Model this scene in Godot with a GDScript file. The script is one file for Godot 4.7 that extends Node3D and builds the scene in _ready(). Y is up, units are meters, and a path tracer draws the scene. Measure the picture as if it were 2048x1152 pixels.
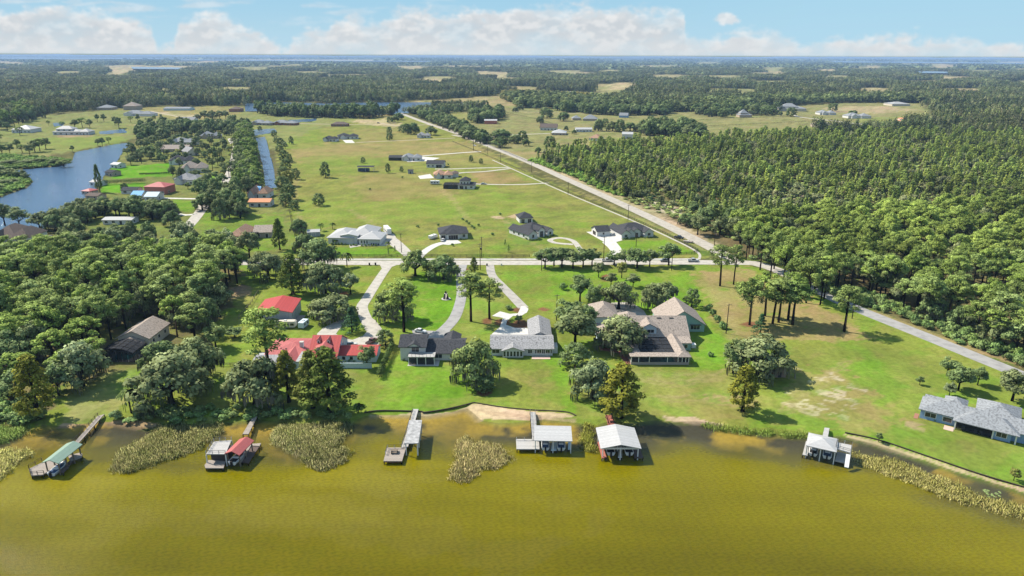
extends Node3D
# A lakeside neighbourhood seen from the air. y up, metres; ground is y = 0, the lake lies at WL.
const FOCAL := 1409.0
const EYE := 100.0
const WL := -0.5
var TILT := atan(465.0 / 1409.0)
const ROLL := 0.0034
var names := {}
var mats := {}
var texs := {}
var rng := RandomNumberGenerator.new()
var protos := {}

# ---------------------------------------------------------------- surveying: where a spot of the photograph lies on the level h
func at(u: float, v: float, h := 0.0) -> Vector3:
	var x0 := (u - 1024.0) / FOCAL
	var y0 := (576.0 - v) / FOCAL
	var x := x0 - ROLL * y0
	var y := y0 + ROLL * x0
	var c := cos(TILT)
	var s := sin(TILT)
	var d := Vector3(x, y * c - s, -(c + y * s))
	var t := (EYE - h) / -d.y
	return Vector3(d.x * t, h, d.z * t)

func poly(a: Array) -> PackedVector2Array:
	var p := PackedVector2Array()
	for i in a.size() / 2:
		var q := at(a[2 * i], a[2 * i + 1])
		p.append(Vector2(q.x, q.z))
	return p

func path_of(a: Array, h := 0.0) -> PackedVector3Array:
	var p := PackedVector3Array()
	for i in a.size() / 2:
		p.append(at(a[2 * i], a[2 * i + 1], h))
	return p

# ---------------------------------------------------------------- naming
func numbered(called: String) -> String:
	if not names.has(called):
		names[called] = 0
		return called
	names[called] += 1
	return "%s_%03d" % [called, names[called]]

func tag(o: Node, label := "", category := "", group := "", kind := "") -> Node:
	if label: o.set_meta("label", label)
	if category: o.set_meta("category", category)
	if group: o.set_meta("group", group)
	if kind: o.set_meta("kind", kind)
	return o

func thing(called: String, label: String, category: String, pos := Vector3.ZERO, yaw := 0.0, group := "") -> Node3D:
	var o := Node3D.new()
	o.name = numbered(called)
	add_child(o)
	o.position = pos
	o.rotation.y = yaw
	tag(o, label, category, group)
	return o

func part(called: String, mb, m: Material, parent: Node = null) -> MeshInstance3D:
	var o := MeshInstance3D.new()
	o.mesh = mb.mesh() if mb is MB else mb
	o.material_override = m
	if parent == null:
		o.name = numbered(called)
		add_child(o)
	else:
		var n := 0
		var nm := called
		while parent.has_node(nm):
			n += 1
			nm = "%s_%03d" % [called, n]
		o.name = nm
		parent.add_child(o)
	return o

func struct(called: String, mb, m: Material) -> MeshInstance3D:
	var o := part(called, mb, m)
	o.set_meta("kind", "structure")
	return o

func copy_of(o: Node3D) -> Node3D:
	var base: String = o.get_meta("base") if o.has_meta("base") else String(o.name)
	var c: Node3D = o.duplicate()
	c.name = numbered(base)
	add_child(c)
	return c

# ---------------------------------------------------------------- shapes (corners given counter-clockwise as seen from outside)
class MB:
	var v := PackedVector3Array()
	var n := PackedVector3Array()
	var c := PackedColorArray()
	var uv := PackedVector2Array()
	var tint := Color(1, 1, 1)
	var tinted := false
	func tri(a: Vector3, b: Vector3, d: Vector3) -> void:
		var nn := (b - a).cross(d - a).normalized()
		v.append(a); v.append(d); v.append(b)
		n.append(nn); n.append(nn); n.append(nn)
		if tinted:
			c.append(tint); c.append(tint); c.append(tint)
	func quad(a: Vector3, b: Vector3, d: Vector3, e: Vector3) -> void:
		tri(a, b, d)
		tri(a, d, e)
	func box(lo: Vector3, hi: Vector3) -> MB:
		hexa([Vector3(lo.x, lo.y, hi.z), Vector3(hi.x, lo.y, hi.z), Vector3(hi.x, lo.y, lo.z), Vector3(lo.x, lo.y, lo.z)], [Vector3(lo.x, hi.y, hi.z), Vector3(hi.x, hi.y, hi.z), Vector3(hi.x, hi.y, lo.z), Vector3(lo.x, hi.y, lo.z)])
		return self
	func hexa(b: Array, t: Array) -> void: # bottom and top loops, counter-clockwise from above
		var k := b.size()
		for i in k:
			var j := (i + 1) % k
			quad(b[i], b[j], t[j], t[i])
		for i in range(1, k - 1):
			tri(t[0], t[i], t[i + 1])
			tri(b[0], b[i + 1], b[i])
	func slab(t: Array, thick: float) -> MB:
		var b := []
		for p in t:
			b.append(p - Vector3(0, thick, 0))
		hexa(b, t)
		return self
	func bar(p: Vector3, q: Vector3, r: float, r2 := -1.0, sides := 6) -> MB:
		tube([p, q], [r, r2 if r2 >= 0.0 else r], sides)
		return self
	func tube(p: Array, r: Array, sides := 6) -> MB:
		var rings := []
		for i in p.size():
			var d: Vector3 = (p[mini(i + 1, p.size() - 1)] - p[maxi(i - 1, 0)]).normalized()
			var x := d.cross(Vector3(0.31, 0.2, 0.93)).normalized() if absf(d.y) > 0.5 else d.cross(Vector3.UP).normalized()
			var y := x.cross(d)
			var ring := []
			for k in sides:
				var a := TAU * k / sides
				ring.append([p[i] + (x * cos(a) + y * sin(a)) * r[i], x * cos(a) + y * sin(a)])
			rings.append(ring)
		for i in p.size() - 1:
			for k in sides:
				var k2 := (k + 1) % sides
				smooth(rings[i][k], rings[i + 1][k], rings[i + 1][k2])
				smooth(rings[i][k], rings[i + 1][k2], rings[i][k2])
		for e in [0, p.size() - 1]:
			if r[e] > 0.02:
				for k in range(1, sides - 1):
					tri(rings[e][0][0], rings[e][k][0], rings[e][k + 1][0])
		return self
	func smooth(a: Array, b: Array, d: Array) -> void:
		for q in [a, b, d]:
			v.append(q[0]); n.append(q[1])
			if tinted: c.append(tint)
	func leaf(p: Vector3, nn: Vector3, sh: Vector3, s: float, s2: float, col: Color, spin: float) -> void: # a leaf spray: one bent quad
		var x := nn.cross(Vector3(0.2, 1, 0.1)).normalized()
		var y := nn.cross(x)
		var a := x * cos(spin) + y * sin(spin)
		var b := nn.cross(a)
		var p0 := p - a * s
		var p1 := p + b * s2 + nn * s * 0.25
		var p2 := p + a * s
		var p3 := p - b * s2 - nn * s * 0.2
		for q in [p0, p1, p2, p0, p2, p3]:
			v.append(q); n.append(sh); c.append(col)
	func mesh() -> ArrayMesh:
		var m := ArrayMesh.new()
		var arr := []
		arr.resize(Mesh.ARRAY_MAX)
		arr[Mesh.ARRAY_VERTEX] = v
		arr[Mesh.ARRAY_NORMAL] = n
		if c.size() == v.size(): arr[Mesh.ARRAY_COLOR] = c
		if uv.size() == v.size(): arr[Mesh.ARRAY_TEX_UV] = uv
		m.add_surface_from_arrays(Mesh.PRIMITIVE_TRIANGLES, arr)
		return m

# ---------------------------------------------------------------- materials
func noise_tex(key: String, freq: float, lo: float, hi: float, octaves := 4, kind := FastNoiseLite.TYPE_SIMPLEX_SMOOTH, size := 512, stretch := 1) -> Texture2D:
	if texs.has(key): return texs[key]
	var f := FastNoiseLite.new()
	f.noise_type = kind
	f.seed = key.hash() % 1000
	f.frequency = freq
	f.fractal_octaves = octaves
	var im := f.get_seamless_image(size, size, false, false, 0.15, true)
	im.convert(Image.FORMAT_L8)
	var d := im.get_data()
	for i in d.size():
		d[i] = int(clampf(lerpf(lo, hi, d[i] / 255.0), 0.0, 1.0) * 255.0)
	im = Image.create_from_data(size, size, false, Image.FORMAT_L8, d)
	if stretch > 1:
		im.resize(size, size / stretch, Image.INTERPOLATE_BILINEAR)
	im.convert(Image.FORMAT_RGB8)
	texs[key] = ImageTexture.create_from_image(im)
	return texs[key]

func mat(key: String, col: Color, rough := 0.9, opts := {}) -> StandardMaterial3D:
	if mats.has(key): return mats[key]
	var m := StandardMaterial3D.new()
	m.resource_name = key
	m.albedo_color = col.linear_to_srgb()
	m.roughness = rough
	m.metallic_specular = opts.get("spec", 0.3)
	if opts.has("tex"):
		m.albedo_texture = opts.tex
		m.uv1_triplanar = true
		m.uv1_world_triplanar = opts.get("world", false)
		m.uv1_scale = Vector3.ONE * opts.get("scale", 0.3)
	if opts.get("vc", false): m.vertex_color_use_as_albedo = true
	if opts.has("metal"): m.metallic = opts.metal
	if opts.has("back"):
		m.backlight_enabled = true
		m.backlight = opts.back
	mats[key] = m
	return m

func g3(x: float) -> Color:
	return Color(x, x, x)

# ---------------------------------------------------------------- sky
func cloud_top(u: float) -> float:
	var k := [0, 22, 60, 14, 120, 10, 180, 16, 240, 30, 300, 52, 318, 96, 345, 88, 362, 40, 400, 26, 440, 30, 480, 44, 505, 60, 545, 82, 575, 98, 588, 70, 620, 60, 650, 62, 672, 34, 710, 30, 735, 46, 770, 36, 800, 20, 850, 16, 900, 24, 950, 22, 1000, 18, 1040, 12, 1080, 8, 1130, 14, 1180, 16, 1230, 10, 1280, 18, 1340, 20, 1368, 34, 1372, 66, 1400, 82, 1440, 68, 1500, 62, 1545, 62, 1572, 78, 1595, 84, 1640, 80, 1700, 72, 1760, 68, 1830, 70, 1880, 74, 1940, 80, 1990, 88, 2048, 90]
	if u < -40.0 or u > 2080.0:
		return 50.0 + 46.0 * sin(u * 0.0061) * sin(u * 0.0023 + 1.0) + 22.0 * sin(u * 0.021)
	for i in range(0, k.size() - 2, 2):
		if u <= k[i + 2]:
			return lerpf(k[i + 1], k[i + 3], smoothstep(0.0, 1.0, clampf((u - k[i]) / float(k[i + 2] - k[i]), 0.0, 1.0)))
	return 98.0

func make_sky() -> Image:
	var W := 4096
	var H := 2048
	var f := FastNoiseLite.new()
	f.seed = 5
	f.frequency = 1.0
	f.fractal_octaves = 5
	f.fractal_gain = 0.55
	var small := PackedByteArray()
	var w := 512
	var h := 256
	small.resize(w * h * 3)
	for y in h:
		var el := (0.5 - (y + 0.5) / h) * PI
		for x in w:
			var az := (x + 0.5) / w * TAU
			var k := clampf(el / 1.2, 0.0, 1.0)
			var c := Color(0.36, 0.62, 0.81).lerp(Color(0.17, 0.38, 0.68), pow(k, 0.6))
			if el > 0.0:
				var d := Vector3(sin(az) * cos(el), sin(el) + 0.12, -cos(az) * cos(el))
				var p := d / d.y * 1.3
				var cl := smoothstep(0.02, 0.4, f.get_noise_2d(p.x, p.z)) * 0.9  # unseen cloud cover overhead, thickened to add fill light in the shadows
				c = c.lerp(g3(0.95), cl * clampf(el * 6.0, 0.0, 1.0))
			else:
				c = Color(0.2, 0.24, 0.12)
			c = c.linear_to_srgb()
			var i := (y * w + x) * 3
			small[i] = int(c.r * 255.0)
			small[i + 1] = int(c.g * 255.0)
			small[i + 2] = int(c.b * 255.0)
	var im := Image.create_from_data(w, h, false, Image.FORMAT_RGB8, small)
	im.resize(W, H, Image.INTERPOLATE_CUBIC)
	var r0 := int((0.5 - deg_to_rad(7.5) / PI) * H)
	var r1 := int((0.5 + deg_to_rad(0.6) / PI) * H)
	var band := PackedByteArray()
	band.resize(W * (r1 - r0) * 3)
	f.fractal_octaves = 6
	for y in range(r0, r1):
		var el := (0.5 - (y + 0.5) / H) * PI
		var k := clampf(el / deg_to_rad(6.0), 0.0, 1.0)
		for x in W:
			var az := (x + 0.5) / W * TAU
			if az > PI: az -= TAU
			var u := 1024.0 + az * 1630.0
			var v := 111.0 - el * 1480.0
			if absf(az) < 0.75:
				var d := Vector3(sin(az) * cos(el), sin(el), -cos(az) * cos(el))
				var dep := -d.z * cos(TILT) - d.y * sin(TILT)
				var px := d.x / dep
				var py := (d.y * cos(TILT) - d.z * sin(TILT)) / dep
				u = 1024.0 + FOCAL * (px + ROLL * py)
				v = 576.0 - FOCAL * (py - ROLL * px)
			var c := Color(0.49, 0.71, 0.84).lerp(Color(0.37, 0.645, 0.835), smoothstep(0.0, 0.8, k))
			c = c.lerp(Color(0.44, 0.71, 0.87), smoothstep(1100.0, 1700.0, u) * 0.6)
			var nz := f.get_noise_2d(u * 0.011, v * 0.02)
			var nf := f.get_noise_2d(u * 0.05 + 40.0, v * 0.07)
			var below := v - cloud_top(u) + nz * 22.0 + nf * 9.0
			var a := smoothstep(-9.0, 20.0, below + 12.0 * f.get_noise_2d(u * 0.009 + 30.0, v * 0.045))
			var soft := clampf(0.93 + 0.65 * f.get_noise_2d(u * 0.006 + 9.0, v * 0.013), 0.35, 1.0)
			a *= soft * (1.0 - 0.2 * smoothstep(98.0, 112.0, v))
			var puff := 1.0 - Vector2((u - 1452.0) / 26.0, (v - 38.0) / 15.0).length() + nz * 0.5 + nf * 0.35
			a = maxf(a, smoothstep(0.0, 0.5, puff) * 0.8)
			a = maxf(a, 0.45 * smoothstep(0.05, 0.4, f.get_noise_2d(u * 0.004 + 70.0, v * 0.03)) * smoothstep(75.0, 20.0, v) * smoothstep(1300.0, 300.0, u))
			var lit := smoothstep(34.0, 3.0, below) * 0.45 + 0.5 * smoothstep(-0.15, 0.35, f.get_noise_2d(u * 0.018 + 3.0, (v + 6.0) * 0.033) + nf * 0.3)
			var cc := Color(0.62, 0.67, 0.715).lerp(Color(0.93, 0.925, 0.915), clampf(lit, 0.0, 1.0))
			cc = cc.lerp(Color(0.74, 0.775, 0.80), smoothstep(55.0, 105.0, v) * 0.6)
			c = c.lerp(cc, a)
			var bi := ((y - r0) * W + x) * 3
			c = c.linear_to_srgb()
			band[bi] = int(c.r * 255.0)
			band[bi + 1] = int(c.g * 255.0)
			band[bi + 2] = int(c.b * 255.0)
	var bim := Image.create_from_data(W, r1 - r0, false, Image.FORMAT_RGB8, band)
	# fade the fine band into the sky above it
	for y in 24:
		var t := y / 24.0
		for x in W:
			bim.set_pixel(x, y, im.get_pixel(x, r0 + y).lerp(bim.get_pixel(x, y), t))
	im.blit_rect(bim, Rect2i(0, 0, W, r1 - r0), Vector2i(0, r0))
	return im

func stage() -> void:
	var cam := Camera3D.new()
	cam.name = "camera"
	add_child(cam)
	cam.fov = rad_to_deg(2.0 * atan(576.0 / FOCAL))
	cam.position = Vector3(0, EYE, 0)
	cam.rotation = Vector3(-TILT, 0, ROLL)
	cam.near = 1.0
	cam.far = 90000.0
	cam.current = true
	var e := Environment.new()
	e.background_mode = Environment.BG_SKY
	e.sky = Sky.new()
	var sm := PanoramaSkyMaterial.new()
	sm.panorama = ImageTexture.create_from_image(make_sky())
	sm.energy_multiplier = 0.44
	e.sky.sky_material = sm
	e.tonemap_mode = Environment.TONE_MAPPER_LINEAR
	e.tonemap_exposure = 2.25
	e.sdfgi_enabled = true
	e.ssao_enabled = true
	e.ssil_enabled = true
	e.fog_enabled = true
	e.fog_mode = Environment.FOG_MODE_EXPONENTIAL
	e.fog_density = 0.000055
	e.fog_light_color = Color(0.40, 0.60, 0.95).linear_to_srgb()
	var we := WorldEnvironment.new()
	we.name = "world"
	we.environment = e
	add_child(we)
	var sun := DirectionalLight3D.new()
	sun.name = "sun"
	add_child(sun)
	sun.light_energy = 1.25
	sun.light_color = Color(1.0, 0.965, 0.9)
	sun.light_angular_distance = 0.53
	sun.shadow_enabled = true
	sun.look_at_from_position(Vector3.ZERO, Vector3(0.87, -1.02, 0.46), Vector3.UP)

# ---------------------------------------------------------------- ground, lakes, roads
const RE := 60000000.0
var shore: PackedVector2Array
var lakes := []
var opens := []
var patches := []
var warp := FastNoiseLite.new()
var warp2 := FastNoiseLite.new()

func drop(x: float, z: float) -> float:
	return (x * x + z * z) / (2.0 * RE)

func at_far(u: float, v: float) -> Vector3: # as at(), on the curved earth
	var p := at(u, maxf(v, 111.7 + (u - 1024.0) * 0.0034))
	var d := Vector2(p.x, p.z).normalized()
	var s := EYE / Vector2(p.x, p.z).length()
	var q := s * s - 2.0 * EYE / RE
	var dist := (s - sqrt(maxf(q, 0.0))) * RE
	return Vector3(d.x * dist, -drop(dist, 0.0), d.y * dist)

func far_poly(a: Array) -> PackedVector2Array:
	var p := PackedVector2Array()
	for i in a.size() / 2:
		var q := at_far(a[2 * i], a[2 * i + 1])
		p.append(Vector2(q.x, q.z))
	return p

func bounds(p: PackedVector2Array) -> Rect2:
	var r := Rect2(p[0], Vector2.ZERO)
	for q in p: r = r.expand(q)
	return r

func patch(col: Color, a: Array, mix := 1.0, wob := 1.0, open := false) -> void:
	var p := poly(a)
	patches.append([p, bounds(p).grow(wob), col, mix, wob])
	if open: opens.append([p, bounds(p)])

func inside(list: Array, q: Vector2) -> bool:
	for e in list:
		if e[1].has_point(q) and Geometry2D.is_point_in_polygon(q, e[0]): return true
	return false

func shore_distance(q: Vector2) -> float: # metres, positive out on the lake
	var best := 1e9
	for i in shore_line.size() - 1:
		var c := Geometry2D.get_closest_point_to_segment(q, shore_line[i], shore_line[i + 1])
		best = minf(best, c.distance_squared_to(q))
	return sqrt(best) * (1.0 if Geometry2D.is_point_in_polygon(q, shore) else -1.0)

var shore_line: PackedVector2Array

func lay_out() -> void:
	warp.frequency = 0.11
	warp.fractal_octaves = 3
	warp2.seed = 8
	warp2.frequency = 0.035
	warp2.fractal_octaves = 4
	shore_line = poly([-700, 800, -300, 845, 0, 856, 60, 852, 85, 845, 130, 848, 160, 843, 205, 838, 250, 843, 280, 848, 330, 852, 420, 846, 470, 839, 520, 834, 560, 839, 640, 843, 700, 841, 725, 828, 760, 824, 825, 826, 850, 828, 900, 820, 935, 811, 950, 822, 965, 836, 1000, 842, 1040, 839, 1085, 834, 1150, 840, 1190, 846, 1215, 838, 1260, 842, 1310, 836, 1340, 838, 1400, 838, 1440, 842, 1450, 854, 1520, 862, 1600, 868, 1640, 872, 1665, 866, 1700, 871, 1750, 883, 1800, 899, 1850, 916, 1900, 933, 1950, 950, 2000, 964, 2048, 980, 2200, 1032, 2500, 1140])
	shore = shore_line.duplicate()
	shore.append(Vector2(560, 180))
	shore.append(Vector2(-560, 180))
	for a in [
		[264, 284, 230, 287, 190, 295, 150, 303, 144, 320, 118, 331, 62, 336, 28, 339, 32, 346, 60, 353, 66, 362, 55, 373, 20, 386, 0, 393, -80, 416, -140, 480, 60, 472, 110, 442, 150, 407, 185, 385, 200, 364, 213, 342, 235, 320, 247, 300],
		[511, 275, 531, 272, 538, 300, 546, 330, 555, 374, 531, 377, 527, 340, 520, 310],
		[505, 258, 550, 256, 554, 263, 510, 270], [575, 239, 632, 236, 634, 241, 580, 245], [197, 262, 247, 257, 256, 264, 200, 268], [105, 245, 128, 243, 128, 251, 108, 252],
		[488, 206, 560, 204, 660, 206, 740, 204, 935, 204, 930, 212, 840, 219, 815, 226, 770, 227, 700, 223, 600, 219, 490, 222],
	]:
		var p := poly(a)
		lakes.append([p, bounds(p)])
		opens.append([p, bounds(p)])
	var lawn := Color(0.145, 0.198, 0.036)
	var bright := Color(0.112, 0.222, 0.02)
	var vivid := Color(0.082, 0.235, 0.010)
	var straw := Color(0.222, 0.198, 0.088)
	var pale := Color(0.205, 0.215, 0.078)
	var sand := Color(0.385, 0.325, 0.235)
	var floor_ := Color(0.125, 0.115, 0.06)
	var mulch := Color(0.16, 0.075, 0.05)
	# beyond the road
	patch(Color(0.17, 0.203, 0.05), [560, 516, 1420, 516, 1300, 452, 1060, 345, 900, 262, 800, 226, 620, 240, 540, 262, 560, 330, 578, 420], 1.0, 3.0, true)
	patch(straw, [580, 287, 930, 283, 992, 306, 840, 313, 700, 316, 590, 330], 0.95, 6.0)
	patch(Color(0.21, 0.188, 0.08), [700, 352, 862, 343, 915, 398, 720, 402], 0.8, 10.0)
	patch(Color(0.15, 0.215, 0.04), [585, 400, 720, 404, 1000, 384, 1110, 425, 860, 440, 580, 446], 0.85, 8.0)
	patch(Color(0.14, 0.21, 0.035), [560, 262, 640, 256, 650, 290, 580, 300], 0.8, 6.0)
	patch(Color(0.14, 0.21, 0.04), [600, 312, 760, 312, 765, 332, 720, 345, 600, 350], 0.7, 7.0)
	patch(straw, [860, 300, 985, 304, 1012, 330, 880, 334], 0.5, 5.0)
	patch(Color(0.225, 0.178, 0.09), [940, 345, 1010, 342, 1062, 364, 960, 370], 0.9, 4.0)
	patch(Color(0.14, 0.22, 0.03), [930, 372, 985, 370, 1000, 378, 935, 382], 0.9, 3.0)
	patch(sand, [695, 241, 770, 238, 800, 246, 812, 256, 740, 250], 0.8, 6.0)
	patch(straw, [730, 226, 800, 226, 812, 236, 700, 240], 0.9, 6.0)
	patch(straw, [700, 258, 790, 256, 830, 262, 845, 283, 720, 285], 0.6, 6.0)
	patch(bright, [655, 495, 800, 497, 812, 512, 655, 512], 0.9, 1.0)
	patch(Color(0.11, 0.19, 0.04), [1005, 436, 1040, 440, 1062, 478, 1075, 492, 1040, 490, 1015, 470], 0.8, 2.0)
	patch(bright, [1225, 492, 1240, 484, 1330, 480, 1392, 507, 1236, 514], 0.9, 1.0)
	patch(bright, [1130, 442, 1200, 448, 1190, 458, 1130, 455], 0.6, 4.0)
	patch(sand, [980, 432, 1005, 432, 1008, 438, 990, 438], 0.9, 1.5)
	patch(sand, [1015, 432, 1042, 428, 1030, 438], 0.8, 1.5)
	patch(pale, [1180, 425, 1230, 415, 1300, 448, 1390, 492, 1330, 470, 1260, 440], 0.6, 2.0)
	# east side of the main road, the wood floor, sandy verges
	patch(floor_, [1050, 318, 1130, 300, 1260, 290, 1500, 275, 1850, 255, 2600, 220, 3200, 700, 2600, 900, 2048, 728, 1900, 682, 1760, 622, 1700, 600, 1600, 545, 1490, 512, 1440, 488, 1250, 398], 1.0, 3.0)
	patch(Color(0.30, 0.265, 0.18), [1052, 322, 1062, 320, 1140, 352, 1250, 400, 1345, 445, 1440, 490, 1425, 494, 1330, 440, 1230, 393], 0.9, 2.0)
	patch(Color(0.34, 0.30, 0.21), [955, 284, 968, 281, 1062, 318, 1140, 350, 1250, 397, 1350, 442, 1440, 489, 1432, 494, 1330, 446, 1130, 354, 1050, 320], 0.9, 3.0)
	patch(Color(0.46, 0.42, 0.36), [1290, 398, 1350, 410, 1362, 430, 1320, 425], 0.9, 4.0)
	patch(Color(0.42, 0.37, 0.3), [1555, 388, 1640, 392, 1650, 400, 1570, 398], 0.9, 8.0)
	patch(Color(0.20, 0.20, 0.09), [1380, 488, 1395, 500, 1420, 502, 1300, 443, 1060, 338, 1070, 343], 0.9, 1.0)
	# fields to the north-east and north-west
	patch(Color(0.195, 0.205, 0.095), [850, 244, 905, 228, 1000, 214, 1150, 206, 1320, 222, 1480, 207, 1640, 202, 1850, 206, 1860, 252, 1500, 276, 1280, 288, 1160, 302, 1052, 328], 1.0, 8.0, true)
	patch(Color(0.235, 0.20, 0.105), [1000, 305, 1140, 300, 1150, 312, 1050, 326], 0.8, 5.0)
	patch(Color(0.165, 0.205, 0.06), [1500, 260, 1640, 254, 1645, 264, 1520, 272], 0.9, 4.0)
	patch(Color(0.16, 0.205, 0.06), [1720, 238, 1850, 228, 1852, 244, 1700, 248], 0.9, 6.0)
	patch(Color(0.33, 0.27, 0.19), [1650, 214, 1760, 212, 1850, 220, 1740, 228, 1660, 224], 0.8, 8.0)
	patch(Color(0.2, 0.215, 0.075), [900, 222, 945, 226, 950, 240, 905, 244], 0.8, 6.0)
	patch(Color(0.165, 0.198, 0.075), [0, 330, -260, 330, -260, 262, 0, 252, 90, 230, 200, 222, 300, 214, 420, 212, 500, 216, 500, 224, 600, 222, 740, 228, 690, 246, 620, 262, 540, 300, 470, 285, 300, 258, 262, 280, 150, 302], 1.0, 6.0, true)
	patch(straw, [270, 214, 480, 212, 480, 232, 400, 242, 270, 232], 0.8, 6.0)
	patch(Color(0.32, 0.285, 0.2), [300, 226, 330, 224, 390, 232, 400, 238, 340, 232], 0.8, 4.0)
	patch(Color(0.27, 0.205, 0.15), [105, 268, 180, 266, 195, 274, 120, 276], 0.9, 3.0)
	patch(Color(0.15, 0.215, 0.05), [60, 276, 250, 272, 246, 284, 150, 300, 70, 298], 0.8, 6.0)
	patch(Color(0.10, 0.115, 0.05), [-150, 310, 0, 307, 70, 312, 140, 318, 130, 330, 60, 337, 0, 340, -150, 345], 1.0, 3.0, true)
	patch(Color(0.09, 0.115, 0.04), [-200, 350, 30, 345, 62, 354, 66, 363, 0, 394, -200, 440], 1.0, 2.0, true)
	patch(Color(0.13, 0.165, 0.05), [170, 470, 210, 350, 250, 300, 300, 270, 470, 270, 520, 330, 585, 450, 590, 520, 400, 520, 0, 500, 0, 480], 1.0, 2.0, true)
	patch(vivid, [225, 334, 340, 326, 345, 352, 222, 358], 0.95, 1.0)
	patch(vivid, [208, 368, 292, 366, 286, 384, 200, 386], 0.95, 1.0)
	patch(vivid, [404, 352, 446, 350, 442, 370, 408, 372], 0.9, 1.0)
	patch(bright, [345, 400, 395, 402, 388, 425, 350, 420], 0.9, 1.0)
	patch(bright, [385, 455, 412, 420, 470, 430, 560, 425, 575, 500, 470, 505, 420, 470], 0.7, 3.0)
	patch(Color(0.13, 0.19, 0.04), [600, 445, 660, 448, 655, 515, 560, 515, 585, 470], 0.9, 2.0)
	patch(Color(0.2, 0.22, 0.08), [-300, 480, 60, 478, 80, 512, 0, 524, -300, 530], 0.9, 2.0)
	# between the road and the lake
	patch(lawn, [-900, 530, 1500, 530, 1620, 575, 1700, 614, 2048, 745, 2700, 980, 2700, 1200, -900, 1200], 1.0, 0.5, true)
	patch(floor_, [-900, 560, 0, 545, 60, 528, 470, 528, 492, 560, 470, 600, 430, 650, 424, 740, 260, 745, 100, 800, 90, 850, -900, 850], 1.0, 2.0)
	patch(Color(0.25, 0.2, 0.13), [450, 575, 505, 570, 500, 590, 450, 600], 0.9, 2.0)
	patch(straw, [478, 585, 520, 600, 512, 650, 470, 640], 0.4, 2.0)
	patch(bright, [835, 545, 918, 540, 922, 592, 908, 640, 885, 662, 815, 655, 770, 640, 800, 600], 0.95, 0.8)
	patch(vivid, [850, 575, 915, 570, 912, 620, 880, 655, 835, 650], 0.5, 2.0)
	patch(bright, [560, 665, 650, 655, 640, 690, 560, 690], 0.3, 2.0)
	patch(Color(0.18, 0.21, 0.06), [930, 560, 975, 540, 1015, 590, 1000, 650, 930, 690, 915, 670], 0.7, 1.5)
	patch(bright, [1095, 535, 1385, 545, 1400, 590, 1420, 640, 1452, 690, 1452, 740, 1380, 740, 1370, 650, 1250, 600, 1105, 590], 0.85, 1.5)
	patch(bright, [770, 725, 950, 728, 960, 800, 940, 806, 860, 824, 740, 822, 760, 770], 0.85, 2.0)
	patch(vivid, [840, 740, 920, 745, 915, 800, 830, 800], 0.45, 4.0)
	patch(bright, [1085, 715, 1128, 712, 1152, 826, 1128, 822, 1110, 760], 0.75, 0.6)
	patch(Color(0.19, 0.195, 0.065), [1050, 742, 1100, 740, 1110, 780, 1060, 790], 0.5, 3.0)
	patch(Color(0.185, 0.205, 0.06), [1155, 735, 1460, 742, 1490, 835, 1200, 838, 1150, 820], 0.8, 2.5)
	patch(Color(0.26, 0.23, 0.12), [1290, 750, 1420, 748, 1440, 760, 1300, 764], 0.5, 4.0)
	patch(Color(0.25, 0.215, 0.11), [1420, 790, 1520, 800, 1500, 820, 1400, 806], 0.6, 3.0)
	patch(straw, [1386, 545, 1490, 534, 1610, 590, 1690, 640, 1750, 676, 1660, 684, 1560, 676, 1490, 684, 1440, 650, 1412, 590], 1.15, 3.0)
	patch(pale, [1395, 548, 1405, 548, 1475, 680, 1455, 680], 0.7, 1.0)
	patch(Color(0.15, 0.205, 0.042), [1560, 700, 1700, 690, 1900, 715, 2060, 790, 2060, 990, 1640, 868, 1500, 850, 1560, 760], 0.9, 3.0)
	patch(Color(0.225, 0.195, 0.085), [1560, 740, 1680, 745, 1760, 790, 1800, 850, 1740, 870, 1650, 850, 1590, 815], 0.75, 5.0)
	patch(bright, [1680, 715, 1780, 725, 1790, 750, 1700, 745], 0.6, 4.0)
	patch(bright, [1500, 842, 1640, 855, 1780, 880, 1920, 930, 1900, 935, 1690, 868, 1500, 858], 0.7, 1.5)
	patch(Color(0.3, 0.23, 0.17), [1815, 845, 1860, 846, 1850, 862, 1812, 856], 0.6, 2.0)
	patch(Color(0.45, 0.42, 0.36), [1640, 757, 1672, 762, 1706, 800, 1690, 812, 1668, 806, 1650, 780], 0.55, 6.0)
	patch(Color(0.45, 0.42, 0.36), [1572, 803, 1640, 808, 1684, 826, 1650, 832, 1590, 816], 0.55, 6.0)
	patch(Color(0.45, 0.42, 0.36), [1562, 722, 1600, 736, 1612, 748, 1570, 738], 0.5, 4.0)
	patch(Color(0.205, 0.225, 0.09), [140, 770, 260, 735, 270, 790, 210, 838, 130, 845], 0.95, 1.5)
	patch(Color(0.165, 0.205, 0.055), [400, 738, 560, 735, 720, 740, 700, 840, 400, 846], 0.9, 1.5)
	patch(Color(0.25, 0.21, 0.11), [1720, 622, 1745, 620, 1900, 676, 2100, 742, 2100, 752, 1850, 672], 0.9, 1.0)
	patch(sand, [735, 827, 835, 823, 850, 828, 900, 822, 940, 808, 960, 812, 965, 840, 900, 850, 735, 850], 1.0, 0.6)
	patch(sand, [940, 809, 955, 807, 1020, 818, 1080, 823, 1135, 827, 1150, 834, 1100, 836, 1040, 838, 965, 836], 1.0, 0.5)
	patch(Color(0.30, 0.24, 0.17), [955, 820, 1060, 830, 1150, 838, 1150, 842, 1040, 836, 980, 830], 0.7, 0.6)
	patch(sand, [1325, 833, 1400, 836, 1452, 846, 1440, 852, 1330, 840], 0.9, 0.8)
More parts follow.
